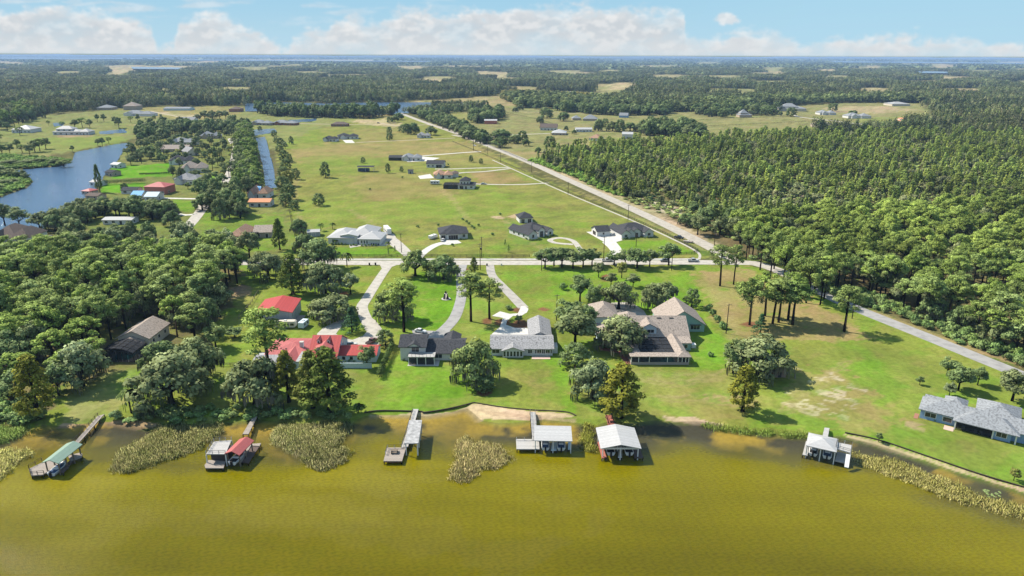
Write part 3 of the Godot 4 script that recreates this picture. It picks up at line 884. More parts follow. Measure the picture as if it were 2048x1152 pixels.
func make_protos() -> void:
	var lf0 := Color(0.058, 0.074, 0.026)
	var lf1 := Color(0.31, 0.345, 0.15)
	for k in 4: # spreading live oak, hung with moss
		var t := MB.new()
		var q := MB.new()
		var moss := MB.new()
		t.tube([Vector3(0, -0.3, 0), Vector3(0.1, 1.2, 0), Vector3(0.2, 2.8, 0.1)], [0.75, 0.5, 0.42], 7)
		for i in 30:
			var a := TAU * (i * 0.618 + rng.randf() * 0.1)
			var e := pow(rng.randf(), 0.7)
			var r := 5.6 * sqrt((i + 0.6) / 30.0)
			var y := 10.2 - 5.6 * pow(r / 5.6, 2.0) * rng.randf_range(0.55, 1.05) + rng.randf_range(-0.8, 0.6) - 1.6
			if i % 4 == 3: y -= 2.4
			var p := Vector3(cos(a) * r, maxf(y, 2.3), sin(a) * r)
			var s := rng.randf_range(1.3, 2.2)
			clump(q, p, Vector3(s, s * 0.8, s), 130, 0.38, lf0, lf1, Vector3(0, 4.5, 0))
			if i % 2 == 0:
				t.tube([Vector3(0.2, 2.5, 0.1), Vector3(p.x * 0.45, 4.2, p.z * 0.45), p], [0.3, 0.2, 0.07], 5)
			if i > 9:
				for j in 14:
					var m := p + Vector3(rng.randf_range(-s, s), -s * 0.5, rng.randf_range(-s, s)) * 0.9
					moss.tinted = true
					moss.tint = Color(0.115, 0.118, 0.092) * rng.randf_range(0.6, 1.1)
					moss.quad(m, m + Vector3(0.28, 0, 0.2), m + Vector3(0.2, -1.7 * rng.randf_range(0.5, 1.2), 0.14), m + Vector3(0.05, -1.5, 0))
		add_proto("oak", t, q, 11.5, 14.0, moss)
	for k in 4: # rounder, denser broadleaf
		var t := MB.new()
		var q := MB.new()
		t.tube([Vector3(0, -0.3, 0), Vector3(0.05, 1.5, 0), Vector3(0, 3.0, 0)], [0.32, 0.24, 0.18], 6)
		for i in 30:
			var d := rv().normalized()
			d.y = d.y * 0.5 + absf(d.y) * 0.6
			var p := Vector3(0, 4.6, 0) + d * Vector3(2.9, 3.5, 2.9) * rng.randf_range(0.65, 1.05)
			var s := rng.randf_range(0.8, 1.35)
			clump(q, p, Vector3(s, s, s), 80, 0.30, lf0 * 0.95, lf1 * 0.95, Vector3(0, 4.6, 0))
			if i % 3 == 0: t.bar(Vector3(0, 2.6, 0), p, 0.12, 0.04, 4)
		add_proto("round", t, q, 9.0, 8.0)
	for k in 3: # dense crown that reaches nearly to the ground
		var t := MB.new()
		var q := MB.new()
		t.tube([Vector3(0, -0.3, 0), Vector3(0, 1.5, 0), Vector3(0, 5.0, 0)], [0.3, 0.22, 0.1], 6)
		for i in 40:
			var f := (i + 0.5) / 40.0
			var rr := 3.3 * sqrt(maxf(0.05, 1.0 - pow(absf(f - 0.36) / 0.66, 2.0))) * rng.randf_range(0.6, 1.0)
			var a := i * 2.4 + rng.randf()
			clump(q, Vector3(cos(a) * rr, 0.9 + 7.4 * f, sin(a) * rr), Vector3(0.95, 0.85, 0.95) * rng.randf_range(0.8, 1.2), 66, 0.27, lf0 * 0.9, lf1 * 0.85, Vector3(0, 3.8, 0))
		add_proto("oval", t, q, 9.0, 8.0)
	for k in 5: # tall pine: bare trunk, open tufted crown
		var t := MB.new()
		var q := MB.new()
		var lean := rng.randf_range(-0.5, 0.5)
		t.tube([Vector3(0, -0.3, 0), Vector3(lean * 0.3, 6, 0.1), Vector3(lean, 12, 0), Vector3(lean * 1.1, 16.8, 0)], [0.34, 0.27, 0.2, 0.06], 6)
		for i in 24:
			var y := 8.6 + 8.6 * pow((i + 0.5) / 24.0, 0.8)
			var rr := (3.7 - absf(y - 13.2) * 0.42) * rng.randf_range(0.45, 1.0)
			if y > 16.0: rr *= 0.6
			var a := i * 2.4 + rng.randf()
			var p := Vector3(lean + cos(a) * rr, y + rng.randf_range(-0.4, 0.9), sin(a) * rr)
			clump(q, p, Vector3(1.3, 0.85, 1.3) * rng.randf_range(0.75, 1.2), 92, 0.34, Color(0.06, 0.085, 0.02), Color(0.33, 0.385, 0.12), Vector3(lean, 11.5, 0), 0.35, 0.5)
			t.bar(Vector3(lean * 0.9, y - 1.2, 0), p, 0.09, 0.03, 4)
		add_proto("pine", t, q, 17.5, 8.0)
	for k in 5: # flat-topped dense pine of the near wood
		var t := MB.new()
		var q := MB.new()
		t.tube([Vector3(0, -0.3, 0), Vector3(0.2, 6, 0.1), Vector3(0, 13, 0)], [0.32, 0.25, 0.12], 6)
		for i in 34:
			var d := rv().normalized()
			d.y = absf(d.y) * 1.1 - 0.22
			var p := Vector3(0, 10.6, 0) + d * Vector3(3.9, 4.6, 3.9) * rng.randf_range(0.72, 1.05)
			clump(q, p, Vector3(1.2, 0.9, 1.2) * rng.randf_range(0.7, 1.25), 84, 0.33, Color(0.055, 0.08, 0.016), Color(0.36, 0.43, 0.12), p - d * 1.3, 0.4, 0.5)
			if i % 3 == 0: t.bar(Vector3(0, 8.8, 0), p, 0.11, 0.04, 4)
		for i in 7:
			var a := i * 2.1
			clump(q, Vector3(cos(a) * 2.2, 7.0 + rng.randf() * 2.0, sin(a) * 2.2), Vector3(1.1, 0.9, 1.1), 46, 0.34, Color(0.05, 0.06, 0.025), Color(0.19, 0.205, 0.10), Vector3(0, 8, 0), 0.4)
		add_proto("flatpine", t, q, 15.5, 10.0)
	for k in 5: # young plantation pine: narrow, pointed
		var t := MB.new()
		var q := MB.new()
		t.tube([Vector3(0, -0.3, 0), Vector3(0.1, 5, 0), Vector3(0, 9.5, 0)], [0.16, 0.12, 0.03], 5)
		for i in 22:
			var f := (i + 0.5) / 22.0
			var y := 2.2 + 7.3 * f
			var rr := 1.75 * pow(1.0 - f, 0.75) * rng.randf_range(0.5, 1.05)
			var a := i * 2.4 + rng.randf()
			clump(q, Vector3(cos(a) * rr, y, sin(a) * rr), Vector3(0.75, 0.55, 0.75) * (1.25 - f * 0.6), 34, 0.34, Color(0.07, 0.095, 0.022), Color(0.37, 0.42, 0.13), Vector3(0, y - 1.0, 0), 0.35, 0.6)
		add_proto("young", t, q, 10.0, 4.4)
	for k in 3: # cypress: dense cone, yellow-green
		var t := MB.new()
		var q := MB.new()
		t.tube([Vector3(0, -0.6, 0), Vector3(0, 1.0, 0), Vector3(0, 6, 0), Vector3(0, 13, 0)], [0.7, 0.38, 0.3, 0.06], 8)
		for i in 54:
			var f := (i + 0.5) / 54.0
			var y := 2.0 + 11.4 * f
			var rr := 4.0 * pow(1.0 - f, 0.6) * sqrt(rng.randf_range(0.3, 1.0)) * (0.75 + 0.25 * smoothstep(0.0, 0.2, f))
			var a := i * 2.4 + rng.randf()
			clump(q, Vector3(cos(a) * rr, y, sin(a) * rr), Vector3(1.1, 0.8, 1.1) * rng.randf_range(0.8, 1.25), 80, 0.30, Color(0.055, 0.066, 0.014), Color(0.23, 0.245, 0.05), Vector3(0, y - 1.5, 0), 0.6, 0.4)
		add_proto("cypress", t, q, 14.0, 9.0)
	for k in 3: # layered dark conifer
		var t := MB.new()
		var q := MB.new()
		t.tube([Vector3(0, -0.3, 0), Vector3(0, 9, 0)], [0.25, 0.04], 6)
		for i in 40:
			var f := (i + 0.5) / 40.0
			var y := 0.8 + 8.6 * f
			var rr := 3.4 * (1.0 - f) * rng.randf_range(0.5, 1.0)
			var a := i * 2.4
			clump(q, Vector3(cos(a) * rr, y, sin(a) * rr), Vector3(0.9, 0.4, 0.9) * (1.2 - f * 0.6), 50, 0.28, Color(0.022, 0.05, 0.026), Color(0.09, 0.165, 0.07), Vector3(0, y - 1.5, 0), 0.4)
		add_proto("fir", t, q, 9.5, 7.5)
	for k in 4: # shrub
		var q := MB.new()
		for i in 12:
			var d := rv().normalized()
			clump(q, Vector3(d.x * 0.6, 0.45 + absf(d.y) * 0.5, d.z * 0.6), Vector3(0.5, 0.45, 0.5), 40, 0.16, lf0, lf1 * Color(0.95, 1.1, 0.9), Vector3(0, 0.2, 0))
		add_proto("bush", MB.new(), q, 1.5, 2.2)
	for k in 3: # feather palm, and fan palm with a round head
		var t := MB.new()
		var q := MB.new()
		t.tube([Vector3(0, -0.3, 0), Vector3(0.1, 3, 0), Vector3(0, 5.6, 0)], [0.22, 0.17, 0.15], 6)
		for i in 18:
			var a := i * 2.4 + rng.randf() * 0.3
			var lift := rng.randf_range(0.1, 1.25)
			var dir := Vector3(cos(a), 0, sin(a))
			var prev := Vector3(0, 5.6, 0)
			for j in 6:
				var f := (j + 1) / 6.0
				var p := Vector3(0, 5.6, 0) + dir * 2.7 * f * cos(lift * 0.6) + Vector3(0, sin(lift) * 2.2 * f - 2.7 * f * f, 0)
				for sgn in [-1.0, 1.0]:
					var side: Vector3 = dir.cross(Vector3.UP) * float(sgn)
					var wdt := 0.62 * (1.15 - f * 0.8)
					var col := Color(0.05, 0.075, 0.02).lerp(Color(0.17, 0.215, 0.06), rng.randf())
					var nn := (Vector3.UP + side * 0.4).normalized()
					for u in [prev, prev + side * wdt - Vector3(0, 0.3, 0), p + side * wdt * 0.9 - Vector3(0, 0.35, 0), prev, p + side * wdt * 0.9 - Vector3(0, 0.35, 0), p]:
						q.v.append(u); q.n.append(nn); q.c.append(col)
				prev = p
		add_proto("palm", t, q, 7.4, 5.6)
		var t2 := MB.new()
		var q2 := MB.new()
		t2.tube([Vector3(0, -0.3, 0), Vector3(0, 6, 0)], [0.2, 0.16], 6)
		for i in 26:
			var d := rv().normalized()
			if d.y < -0.5: d.y = -d.y
			var p := Vector3(0, 6.2, 0) + d * 1.0
			for j in 7:
				var dd := (d + rv() * 0.55).normalized()
				q2.leaf(p + dd * 0.4, (dd.cross(rv()) + Vector3.UP * 0.3).normalized(), (d + Vector3.UP * 0.3).normalized(), 0.45, 0.12, Color(0.03, 0.045, 0.016).lerp(Color(0.12, 0.15, 0.055), rng.randf()), rng.randf() * TAU)
		add_proto("fanpalm", t2, q2, 7.6, 2.9)
	# reeds: a tuft of blades
	for k in 3:
		var q := MB.new()
		q.tinted = true
		for i in 44:
			var b := Vector3(rng.randf_range(-1.0, 1.0), -0.4, rng.randf_range(-1.0, 1.0))
			var h := rng.randf_range(0.9, 1.9)
			var lean := Vector3(rng.randf_range(-0.35, 0.8), 0, rng.randf_range(-0.5, 0.6))
			var s := Vector3(rng.randf_range(-1, 1), 0, rng.randf_range(-1, 1)).normalized() * 0.034
			q.tint = g3(1.0).lerp(Color(0.5, 0.62, 0.36), rng.randf()) * rng.randf_range(0.6, 1.25)
			var m := b + Vector3(lean.x * 0.3, h * 0.6 + 0.4, lean.z * 0.3)
			var top := b + Vector3(lean.x, h + 0.4, lean.z)
			var nn := Vector3(s.z, 0.0, -s.x).normalized() * 0.35 + Vector3(0, 1.0, 0)
			for u in [b - s, m - s, m + s, b - s, m + s, b + s, m - s, top, m + s]:
				q.v.append(u); q.n.append(nn.normalized()); q.c.append(q.tint)
		add_proto("reed", MB.new(), q, 1.8, 1.4)
	# a piece of closed woodland, 60 m square, for the distance
	for k in 3:
		var q := MB.new()
		for i in 64:
			var p := Vector3(rng.randf_range(-33, 33), rng.randf_range(1.5, 8.0), rng.randf_range(-33, 33))
			var s := rng.randf_range(3.0, 7.4)
			var hue := rng.randf()
			var c0 := Color(0.035, 0.048, 0.02).lerp(Color(0.055, 0.058, 0.032), hue)
			var c1 := Color(0.16, 0.21, 0.075).lerp(Color(0.28, 0.26, 0.16), hue * hue)
			clump(q, p, Vector3(s, s * 0.9, s), 90, 0.9, c0, c1, p - Vector3(0, 2.5, 0), 0.7, 0.3, 1.0)
		add_proto("wood", MB.new(), q, 10.0, 60.0)

func far_woods(label: String, spots: Array, spread: float, top: float, per: int) -> void:
	var q := MB.new()
	for s in spots:
		var f: float = 1.0 + 0.5 * warp2.get_noise_2d(s.x * 0.06, s.y * 0.06) + rng.randf_range(-0.2, 0.2)
		for i in per:
			var p := Vector3(s.x + rng.randf_range(-0.6, 0.6) * spread, s.z + top * rng.randf_range(0.15, 0.8), s.y + rng.randf_range(-0.6, 0.6) * spread)
			var nn := (Vector3.UP + rv() * 0.9).normalized()
			var w := spread * rng.randf_range(0.1, 0.2)
			q.leaf(p, nn, nn, w, w * 0.7, Color(0.06, 0.08, 0.032).lerp(Color(0.14, 0.16, 0.07), rng.randf()) * f, rng.randf() * TAU)
	tag(part("forest", q, crown_mat(GREEN)), label, "", "", "stuff")

var tones := {}
func crown_mat(tone: Color) -> StandardMaterial3D:
	var key := "leaves %.2f %.2f %.2f" % [tone.r, tone.g, tone.b]
	tone = Color(tone.r * 1.22, tone.g * 1.34, tone.b * 1.25)
	var m := mat(key, tone, 0.75, {"vc": true, "spec": 0.2, "back": g3(0.65)})
	m.cull_mode = BaseMaterial3D.CULL_DISABLED
	return m

const GREEN := Color(1.0, 0.97, 1.05)
const OLIVE := Color(1.05, 0.98, 1.1)
const LIGHT := Color(1.16, 1.17, 1.02)
const DARK := Color(0.84, 0.92, 0.9)
const GOLD := Color(1.28, 1.08, 0.75)
const GREYGREEN := Color(1.15, 1.12, 1.4)

var tree_no := 0
var built := {}
func plant_at(called: String, kind: String, p: Vector3, h: float, w: float, label: String, group := "", tone := GREEN, category := "tree") -> Node3D:
	var list: Array = protos[kind]
	tree_no += 1
	var i := (tree_no * 7 + int(absf(p.x) * 3.0)) % list.size()
	var pr: Array = list[i]
	var key := "%s|%s|%d|%s" % [called, kind, i, tone]
	var o: Node3D
	if built.has(key):
		o = built[key].duplicate()
		o.name = numbered(called)
		add_child(o)
	else:
		o = Node3D.new()
		o.name = numbered(called)
		add_child(o)
		if pr[0]: part("trunk", pr[0], mat("bark", Color(0.105, 0.085, 0.068), 0.95, {"spec": 0.1}), o)
		part("crown", pr[1], crown_mat(tone), o)
		if pr[4]: part("hanging_moss", pr[4], mat("moss", g3(1.3), 1.0, {"vc": true, "spec": 0.0}), o).set_meta("kind", "stuff")
		built[key] = o
	for m in o.get_meta_list(): o.remove_meta(m)
	tag(o, label, category, group)
	o.position = p
	o.rotation.y = fposmod(p.x * 12.9 + p.z * 7.7, TAU)
	o.scale = Vector3(w / pr[3], h / pr[2], w / pr[3])
	return o

func tree(kind: String, u: float, v: float, h: float, w: float, label: String, tone := GREEN, called := "", category := "tree") -> Node3D:
	var nm: String = called if called else {"oak": "oak_tree", "round": "broadleaf_tree", "oval": "broadleaf_tree", "pine": "pine_tree", "flatpine": "pine_tree", "young": "young_pine", "cypress": "cypress_tree", "fir": "conifer_tree", "bush": "shrub", "palm": "palm_tree", "fanpalm": "cabbage_palm"}[kind]
	return plant_at(nm, kind, at(u, v), h, w, label, "", tone, category)

func scatter(p: PackedVector2Array, step: float, skip: Array = [], jit := 0.42) -> Array: # nearest first
	var b := bounds(p)
	var out := []
	var x := b.position.x
	var row := 0
	while x < b.end.x:
		var z := b.position.y + (step * 0.5 if row % 2 else 0.0)
		while z < b.end.y:
			var q := Vector2(x + rng.randf_range(-jit, jit) * step, z + rng.randf_range(-jit, jit) * step)
			if Geometry2D.is_point_in_polygon(q, p) and not inside(skip, q): out.append(q)
			z += step
		x += step * 0.87
		row += 1
	out.sort_custom(func(a, c): return a.y > c.y)
	return out

func mass(called: String, label: String, kind: String, spots: Array, h0: float, h1: float, w: float, tint0: Color, tint1: Color, variants := -1, group := "") -> void: # many copies of one kind as one object of stuff
	var list: Array = protos[kind]
	var per := []
	var k := list.size() if variants < 0 else variants
	for i in k: per.append([])
	for i in spots.size(): per[i % k].append(spots[i])
	for i in k:
		if per[i].is_empty(): continue
		var pr: Array = list[i]
		for layer in ([0, 1] if pr[0] and w < 12.0 else [1]):
			var mm := MultiMesh.new()
			mm.transform_format = MultiMesh.TRANSFORM_3D
			mm.use_colors = layer == 1
			mm.mesh = pr[layer]
			mm.instance_count = per[i].size()
			for j in per[i].size():
				var q = per[i][j]
				var rr := RandomNumberGenerator.new()
				rr.seed = hash(Vector2(q.x, q.y))
				var f: float = rr.randf()
				var h := lerpf(h0, h1, f) / float(pr[2])
				var ww: float = w / pr[3] * lerpf(0.85, 1.2, rr.randf())
				var y: float = (q.z if q is Vector3 else 0.0)
				mm.set_instance_transform(j, Transform3D(Basis(Vector3.UP, rr.randf() * TAU).scaled(Vector3(ww, h, ww)), Vector3(q.x, y, q.y)))
				if layer == 1: mm.set_instance_color(j, tint0.lerp(tint1, rr.randf()) * lerpf(0.8, 1.15, rr.randf()) * (1.0 + 0.5 * warp2.get_noise_2d(q.x * 0.12, q.y * 0.12) + 0.35 * warp2.get_noise_2d(q.x * 0.7, q.y * 0.7)))
			var o := MultiMeshInstance3D.new()
			o.name = numbered(called if layer else called + "_trunks")
			o.multimesh = mm
			o.material_override = crown_mat(Color(1.04, 1.0, 1.04)) if layer else mat("bark", Color(0.105, 0.085, 0.068), 0.95, {"spec": 0.1})
			if kind == "reed": o.material_override = mat("reed", g3(1), 1.0, {"vc": true, "spec": 0.1, "back": g3(0.4)})
			add_child(o)
			tag(o, label if k == 1 else label, "", group, "stuff")

# ---------------------------------------------------------------- building kit
var M := {}

func stripes(key: String, n: int, dark: float, width: int, across := false) -> Texture2D:
	if texs.has(key): return texs[key]
	var im := Image.create(256, 256, false, Image.FORMAT_RGB8)
	var r := RandomNumberGenerator.new()
	r.seed = 4
	var f := FastNoiseLite.new()
	f.frequency = 0.03
	for i in n:
		var tone := r.randf_range(0.9, 1.0)
		for k in 256 / n:
			for j in 256:
				var x := i * 256 / n + k
				var t := (dark if k < width else tone) * (0.94 + 0.12 * f.get_noise_2d(x * 3.0, j * 0.6))
				if across: im.set_pixel(j, x, g3(clampf(t, 0, 1)))
				else: im.set_pixel(x, j, g3(clampf(t, 0, 1)))
	texs[key] = ImageTexture.create_from_image(im)
	return texs[key]

func make_materials() -> void:
	var grit := noise_tex("grit", 0.06, 0.72, 1.12, 4)
	var soft := noise_tex("soft", 0.02, 0.86, 1.06, 4)
	var shingle := func(key, col): return mat(key, col, 0.95, {"tex": noise_tex("shingles", 0.018, 0.62, 1.3, 6), "scale": 0.13, "spec": 0.15})
	M.white = mat("white wall", Color(0.60, 0.60, 0.59), 0.7, {"tex": soft, "scale": 0.3})
	M.trim = mat("white trim", Color(0.62, 0.62, 0.61), 0.5)
	M.cream = mat("cream wall", Color(0.55, 0.5, 0.42), 0.8, {"tex": soft, "scale": 0.3})
	M.teal = mat("pale teal wall", Color(0.27, 0.42, 0.385), 0.8, {"tex": soft, "scale": 0.3})
	M.blue = mat("blue wall", Color(0.24, 0.36, 0.56), 0.8, {"tex": soft, "scale": 0.3})
	M.sky = mat("pale blue wall", Color(0.50, 0.60, 0.66), 0.8, {"tex": soft, "scale": 0.3})
	M.tin = mat("grey-blue metal wall", Color(0.33, 0.37, 0.40), 0.6, {"tex": stripes("ribs", 16, 0.86, 3), "scale": 0.22})
	M.brick = mat("brick wall", Color(0.33, 0.16, 0.11), 0.9, {"tex": grit, "scale": 0.5})
	M.tanwall = mat("tan wall", Color(0.40, 0.33, 0.26), 0.9, {"tex": soft, "scale": 0.3})
	M.pink = mat("rose wall", Color(0.46, 0.17, 0.13), 0.8, {"tex": soft, "scale": 0.3})
	M.slate = shingle.call("dark grey shingle", Color(0.062, 0.064, 0.072))
	M.grey = shingle.call("light grey shingle", Color(0.285, 0.285, 0.295))
	M.bluegrey = shingle.call("blue grey shingle", Color(0.245, 0.26, 0.28))
	M.taupe = shingle.call("taupe shingle", Color(0.33, 0.28, 0.245))
	M.brown = shingle.call("brown shingle", Color(0.15, 0.12, 0.105))
	M.tile = shingle.call("clay tile roof", Color(0.38, 0.24, 0.17))
	M.red = mat("red metal roof", Color(0.47, 0.075, 0.07), 0.45, {"tex": stripes("seams", 8, 0.84, 2), "scale": 0.25})
	M.pinkred = mat("faded red metal roof", Color(0.46, 0.13, 0.125), 0.5, {"tex": stripes("seams", 8, 0.84, 2), "scale": 0.25})
	M.whiteroof = mat("white metal roof", Color(0.47, 0.47, 0.475), 0.5, {"tex": stripes("seams2", 8, 0.93, 2, true), "scale": 0.22})
	M.greyroof = mat("weathered white roof", Color(0.40, 0.40, 0.405), 0.6, {"tex": noise_tex("stain", 0.012, 0.7, 1.06, 5), "scale": 0.12})
	M.greenroof = mat("pale green metal roof", Color(0.26, 0.37, 0.30), 0.5, {"tex": stripes("seams", 8, 0.84, 2), "scale": 0.25})
	M.orange = mat("orange roof", Color(0.55, 0.25, 0.13), 0.7, {"tex": soft, "scale": 0.3})
	M.tarp = mat("blue tarp", Color(0.10, 0.33, 0.62), 0.6, {"tex": soft, "scale": 0.4})
	M.glass = mat("dark glass", Color(0.02, 0.026, 0.032), 0.08, {"spec": 0.6})
	M.screen = mat("dark insect screen", Color(0.022, 0.024, 0.028), 0.9)
	M.net = mat("sheer screen", Color(0.03, 0.033, 0.04, 1.0), 0.9)
	M.net.albedo_color.a = 0.62
	M.net.transparency = BaseMaterial3D.TRANSPARENCY_ALPHA
	M.dark = mat("dark door", Color(0.045, 0.04, 0.038), 0.6)
	M.bronze = mat("bronze frame", Color(0.05, 0.045, 0.04), 0.5)
	M.alu = mat("pale frame", Color(0.5, 0.5, 0.5), 0.5)
	M.deck = mat("weathered boards", Color(0.36, 0.315, 0.28), 0.9, {"tex": stripes("boards", 16, 0.6, 2, true), "scale": 0.42})
	M.paledeck = mat("pale boards", Color(0.45, 0.44, 0.43), 0.8, {"tex": stripes("boards2", 16, 0.82, 2, true), "scale": 0.42})
	M.reddeck = mat("red painted boards", Color(0.42, 0.15, 0.115), 0.85, {"tex": stripes("boards", 16, 0.6, 2, true), "scale": 0.42})
	M.darkdeck = mat("dark boards", Color(0.14, 0.105, 0.095), 0.9, {"tex": stripes("boards", 16, 0.6, 2, true), "scale": 0.42})
	M.timber = mat("old timber", Color(0.17, 0.135, 0.105), 0.95)
	M.pole = mat("grey pole", Color(0.16, 0.13, 0.105), 0.95)
	M.rubber = mat("rubber", Color(0.02, 0.02, 0.021), 0.8)
	M.pool = mat("pool water", Color(0.03, 0.30, 0.33), 0.05, {"spec": 0.5})
	M.conc = mat("pale slab", Color(0.46, 0.44, 0.41), 0.9, {"tex": soft, "scale": 0.3})
	M.hull = mat("white hull", Color(0.62, 0.63, 0.64), 0.25, {"spec": 0.5})
	M.navy = mat("blue canvas", Color(0.05, 0.08, 0.15), 0.8)
	M.black = mat("black fence", Color(0.03, 0.028, 0.026), 0.8)

func house(called: String, label: String, fl: Array, fr: Array, he := 0.0, category := "house", group := "") -> Node3D:
	var a := at(fl[0], fl[1], he)
	var b := at(fr[0], fr[1], he)
	a.y = 0.0
	b.y = 0.0
	var o := thing(called, label, category, a, atan2(-(b.z - a.z), b.x - a.x), group)
	o.set_meta("w", a.distance_to(b))
	return o

func loc(o: Node3D, u: float, v: float, h := 0.0) -> Vector3:
	return o.transform.affine_inverse() * at(u, v, h)

func wing(o: Node3D, x0: float, x1: float, zf: float, zb: float, h: float, roof: String, rise: float, over: float, wm: Material, rm: Material, base := 0.0) -> void:
	var q := MB.new()
	var xm := (x0 + x1) * 0.5
	var zm := (zf + zb) * 0.5
	var c := [Vector3(x0, base, zf), Vector3(x1, base, zf), Vector3(x1, base, zb), Vector3(x0, base, zb)]
	var t := []
	for p in c: t.append(Vector3(p.x, h, p.z))
	if wm:
		for i in 4: q.quad(c[i], c[(i + 1) % 4], t[(i + 1) % 4], t[i])
		if roof == "gz":
			q.tri(t[0], t[1], Vector3(xm, h + rise, zf))
			q.tri(t[2], t[3], Vector3(xm, h + rise, zb))
		elif roof == "gx":
			q.tri(t[1], t[2], Vector3(x1, h + rise, zm))
			q.tri(t[3], t[0], Vector3(x0, h + rise, zm))
		elif roof == "shed":
			q.quad(t[3], t[0], t[0], Vector3(x0, h + rise, zb))
			q.quad(t[1], t[2], Vector3(x1, h + rise, zb), t[1])
			q.quad(t[2], t[3], Vector3(x0, h + rise, zb), Vector3(x1, h + rise, zb))
		else:
			q.quad(t[0], t[1], t[2], t[3])
		part("wall", q, wm, o)
	var r := MB.new()
	var e := 0.2
	var X0 := x0 - over
	var X1 := x1 + over
	var ZF := zf + over
	var ZB := zb - over
	if roof == "gz":
		var s := rise / (xm - x0) * over
		var lo := h - s + e
		var hi := h + rise + e
		r.slab([Vector3(X0, lo, ZF), Vector3(xm, hi, ZF), Vector3(xm, hi, ZB), Vector3(X0, lo, ZB)], 0.18)
		r.slab([Vector3(xm, hi, ZF), Vector3(X1, lo, ZF), Vector3(X1, lo, ZB), Vector3(xm, hi, ZB)], 0.18)
	elif roof == "gx":
		var s := rise / (zf - zm) * over
		var lo := h - s + e
		var hi := h + rise + e
		r.slab([Vector3(X0, lo, ZF), Vector3(X1, lo, ZF), Vector3(X1, hi, zm), Vector3(X0, hi, zm)], 0.18)
		r.slab([Vector3(X0, hi, zm), Vector3(X1, hi, zm), Vector3(X1, lo, ZB), Vector3(X0, lo, ZB)], 0.18)
	elif roof == "shed":
		r.slab([Vector3(X0, h + e, ZF), Vector3(X1, h + e, ZF), Vector3(X1, h + rise + e, ZB), Vector3(X0, h + rise + e, ZB)], 0.2)
	elif roof == "flat":
		r.slab([Vector3(X0, h + e, ZF), Vector3(X1, h + e, ZF), Vector3(X1, h + e, ZB), Vector3(X0, h + e, ZB)], 0.22)
	else:
		var wx := X1 - X0
		var wz := ZF - ZB
		var hh := h + e
		var B := [Vector3(X0, hh, ZF), Vector3(X1, hh, ZF), Vector3(X1, hh, ZB), Vector3(X0, hh, ZB)]
		var y := hh + rise
		if wx >= wz:
			var a := Vector3(X0 + wz * 0.5, y, zm)
			var b := Vector3(X1 - wz * 0.5, y, zm)
			r.quad(B[0], B[1], b, a)
			r.tri(B[1], B[2], b)
			r.quad(B[2], B[3], a, b)
			r.tri(B[3], B[0], a)
		else:
			var a := Vector3(xm, y, ZF - wx * 0.5)
			var b := Vector3(xm, y, ZB + wx * 0.5)
			r.tri(B[0], B[1], a)
			r.quad(B[1], B[2], b, a)
			r.tri(B[2], B[3], b)
			r.quad(B[3], B[0], a, b)
		var dn := Vector3(0, 0.2, 0)
		for i in 4: r.quad(B[i] - dn, B[(i + 1) % 4] - dn, B[(i + 1) % 4], B[i])
		r.quad(B[3] - dn, B[2] - dn, B[1] - dn, B[0] - dn)
	part("roof", r, rm, o)

# an opening on a wall: face f/b/l/r, the wall's coordinate, centre along it, sill, width, height
func hole(o: Node3D, called: String, face: String, pl: float, a: float, y: float, w: float, h: float, panes := 1, fm: Material = null, pm: Material = null) -> void:
	var s := 1.0 if face in ["f", "r"] else -1.0
	var side := face in ["l", "r"]
	var mk := func(a0, a1, y0, y1, d):
		var q := MB.new()
		var p0: float = minf(pl - 0.05 * s, pl + d * s)
		var p1: float = maxf(pl - 0.05 * s, pl + d * s)
		return q.box(Vector3(p0, y0, a0), Vector3(p1, y1, a1)) if side else q.box(Vector3(a0, y0, p0), Vector3(a1, y1, p1))
	var f := part(called, mk.call(a - w / 2 - 0.12, a + w / 2 + 0.12, y - 0.1, y + h + 0.12, 0.05), fm if fm else M.trim, o)
	var pw := w / panes
	for i in panes:
		part("pane" if called == "window" else "panel", mk.call(a - w / 2 + pw * i + 0.05, a - w / 2 + pw * (i + 1) - 0.05, y, y + h, 0.085), pm if pm else M.glass, f)

func chimney(o: Node3D, x: float, z: float, y0: float, y1: float, s: float, m: Material) -> void:
	var c := part("chimney", MB.new().box(Vector3(x - s / 2, y0, z - s / 2), Vector3(x + s / 2, y1, z + s / 2)), m, o)
	part("cap", MB.new().box(Vector3(x - s / 2 - 0.1, y1 + 0.003, z - s / 2 - 0.1), Vector3(x + s / 2 + 0.1, y1 + 0.15, z + s / 2 + 0.1)), M.conc, c)

func vents(o: Node3D, list: Array) -> void: # dark roof vents [x, y, z, length]
	for e in list:
		part("roof_vent", MB.new().box(Vector3(e[0] - e[3] / 2, e[1], e[2] - 0.22), Vector3(e[0] + e[3] / 2, e[1] + 0.16, e[2] + 0.22)), M.bronze, o)

func post(o: Node3D, x: float, z: float, y0: float, y1: float, r: float, m: Material, called := "post") -> void:
	part(called, MB.new().box(Vector3(x - r, y0, z - r), Vector3(x + r, y1, z + r)), m, o)

func platform(o: Node3D, called: String, a: Array, y: float, m: Material, thick := 0.25, piles := true) -> PackedVector2Array: # photo corners at height y
	var p := PackedVector2Array()
	for i in a.size() / 2:
		var q := loc(o, a[2 * i], a[2 * i + 1], y)
		p.append(Vector2(q.x, q.z))
	flat(called, p, y, m, thick, o)
	if piles:
		var mid := Vector2.ZERO
		for q in p: mid += q / p.size()
		for i in p.size():
			var b := p[(i + 1) % p.size()]
			var n := maxi(1, int(p[i].distance_to(b) / 3.2))
			for k in n:
				var q := p[i].lerp(b, k / float(n))
				q += (mid - q).normalized() * 0.2
				part("pile", MB.new().bar(Vector3(q.x, -3.0, q.y), Vector3(q.x, y - thick - 0.003, q.y), 0.13), M.timber, o)
	return p

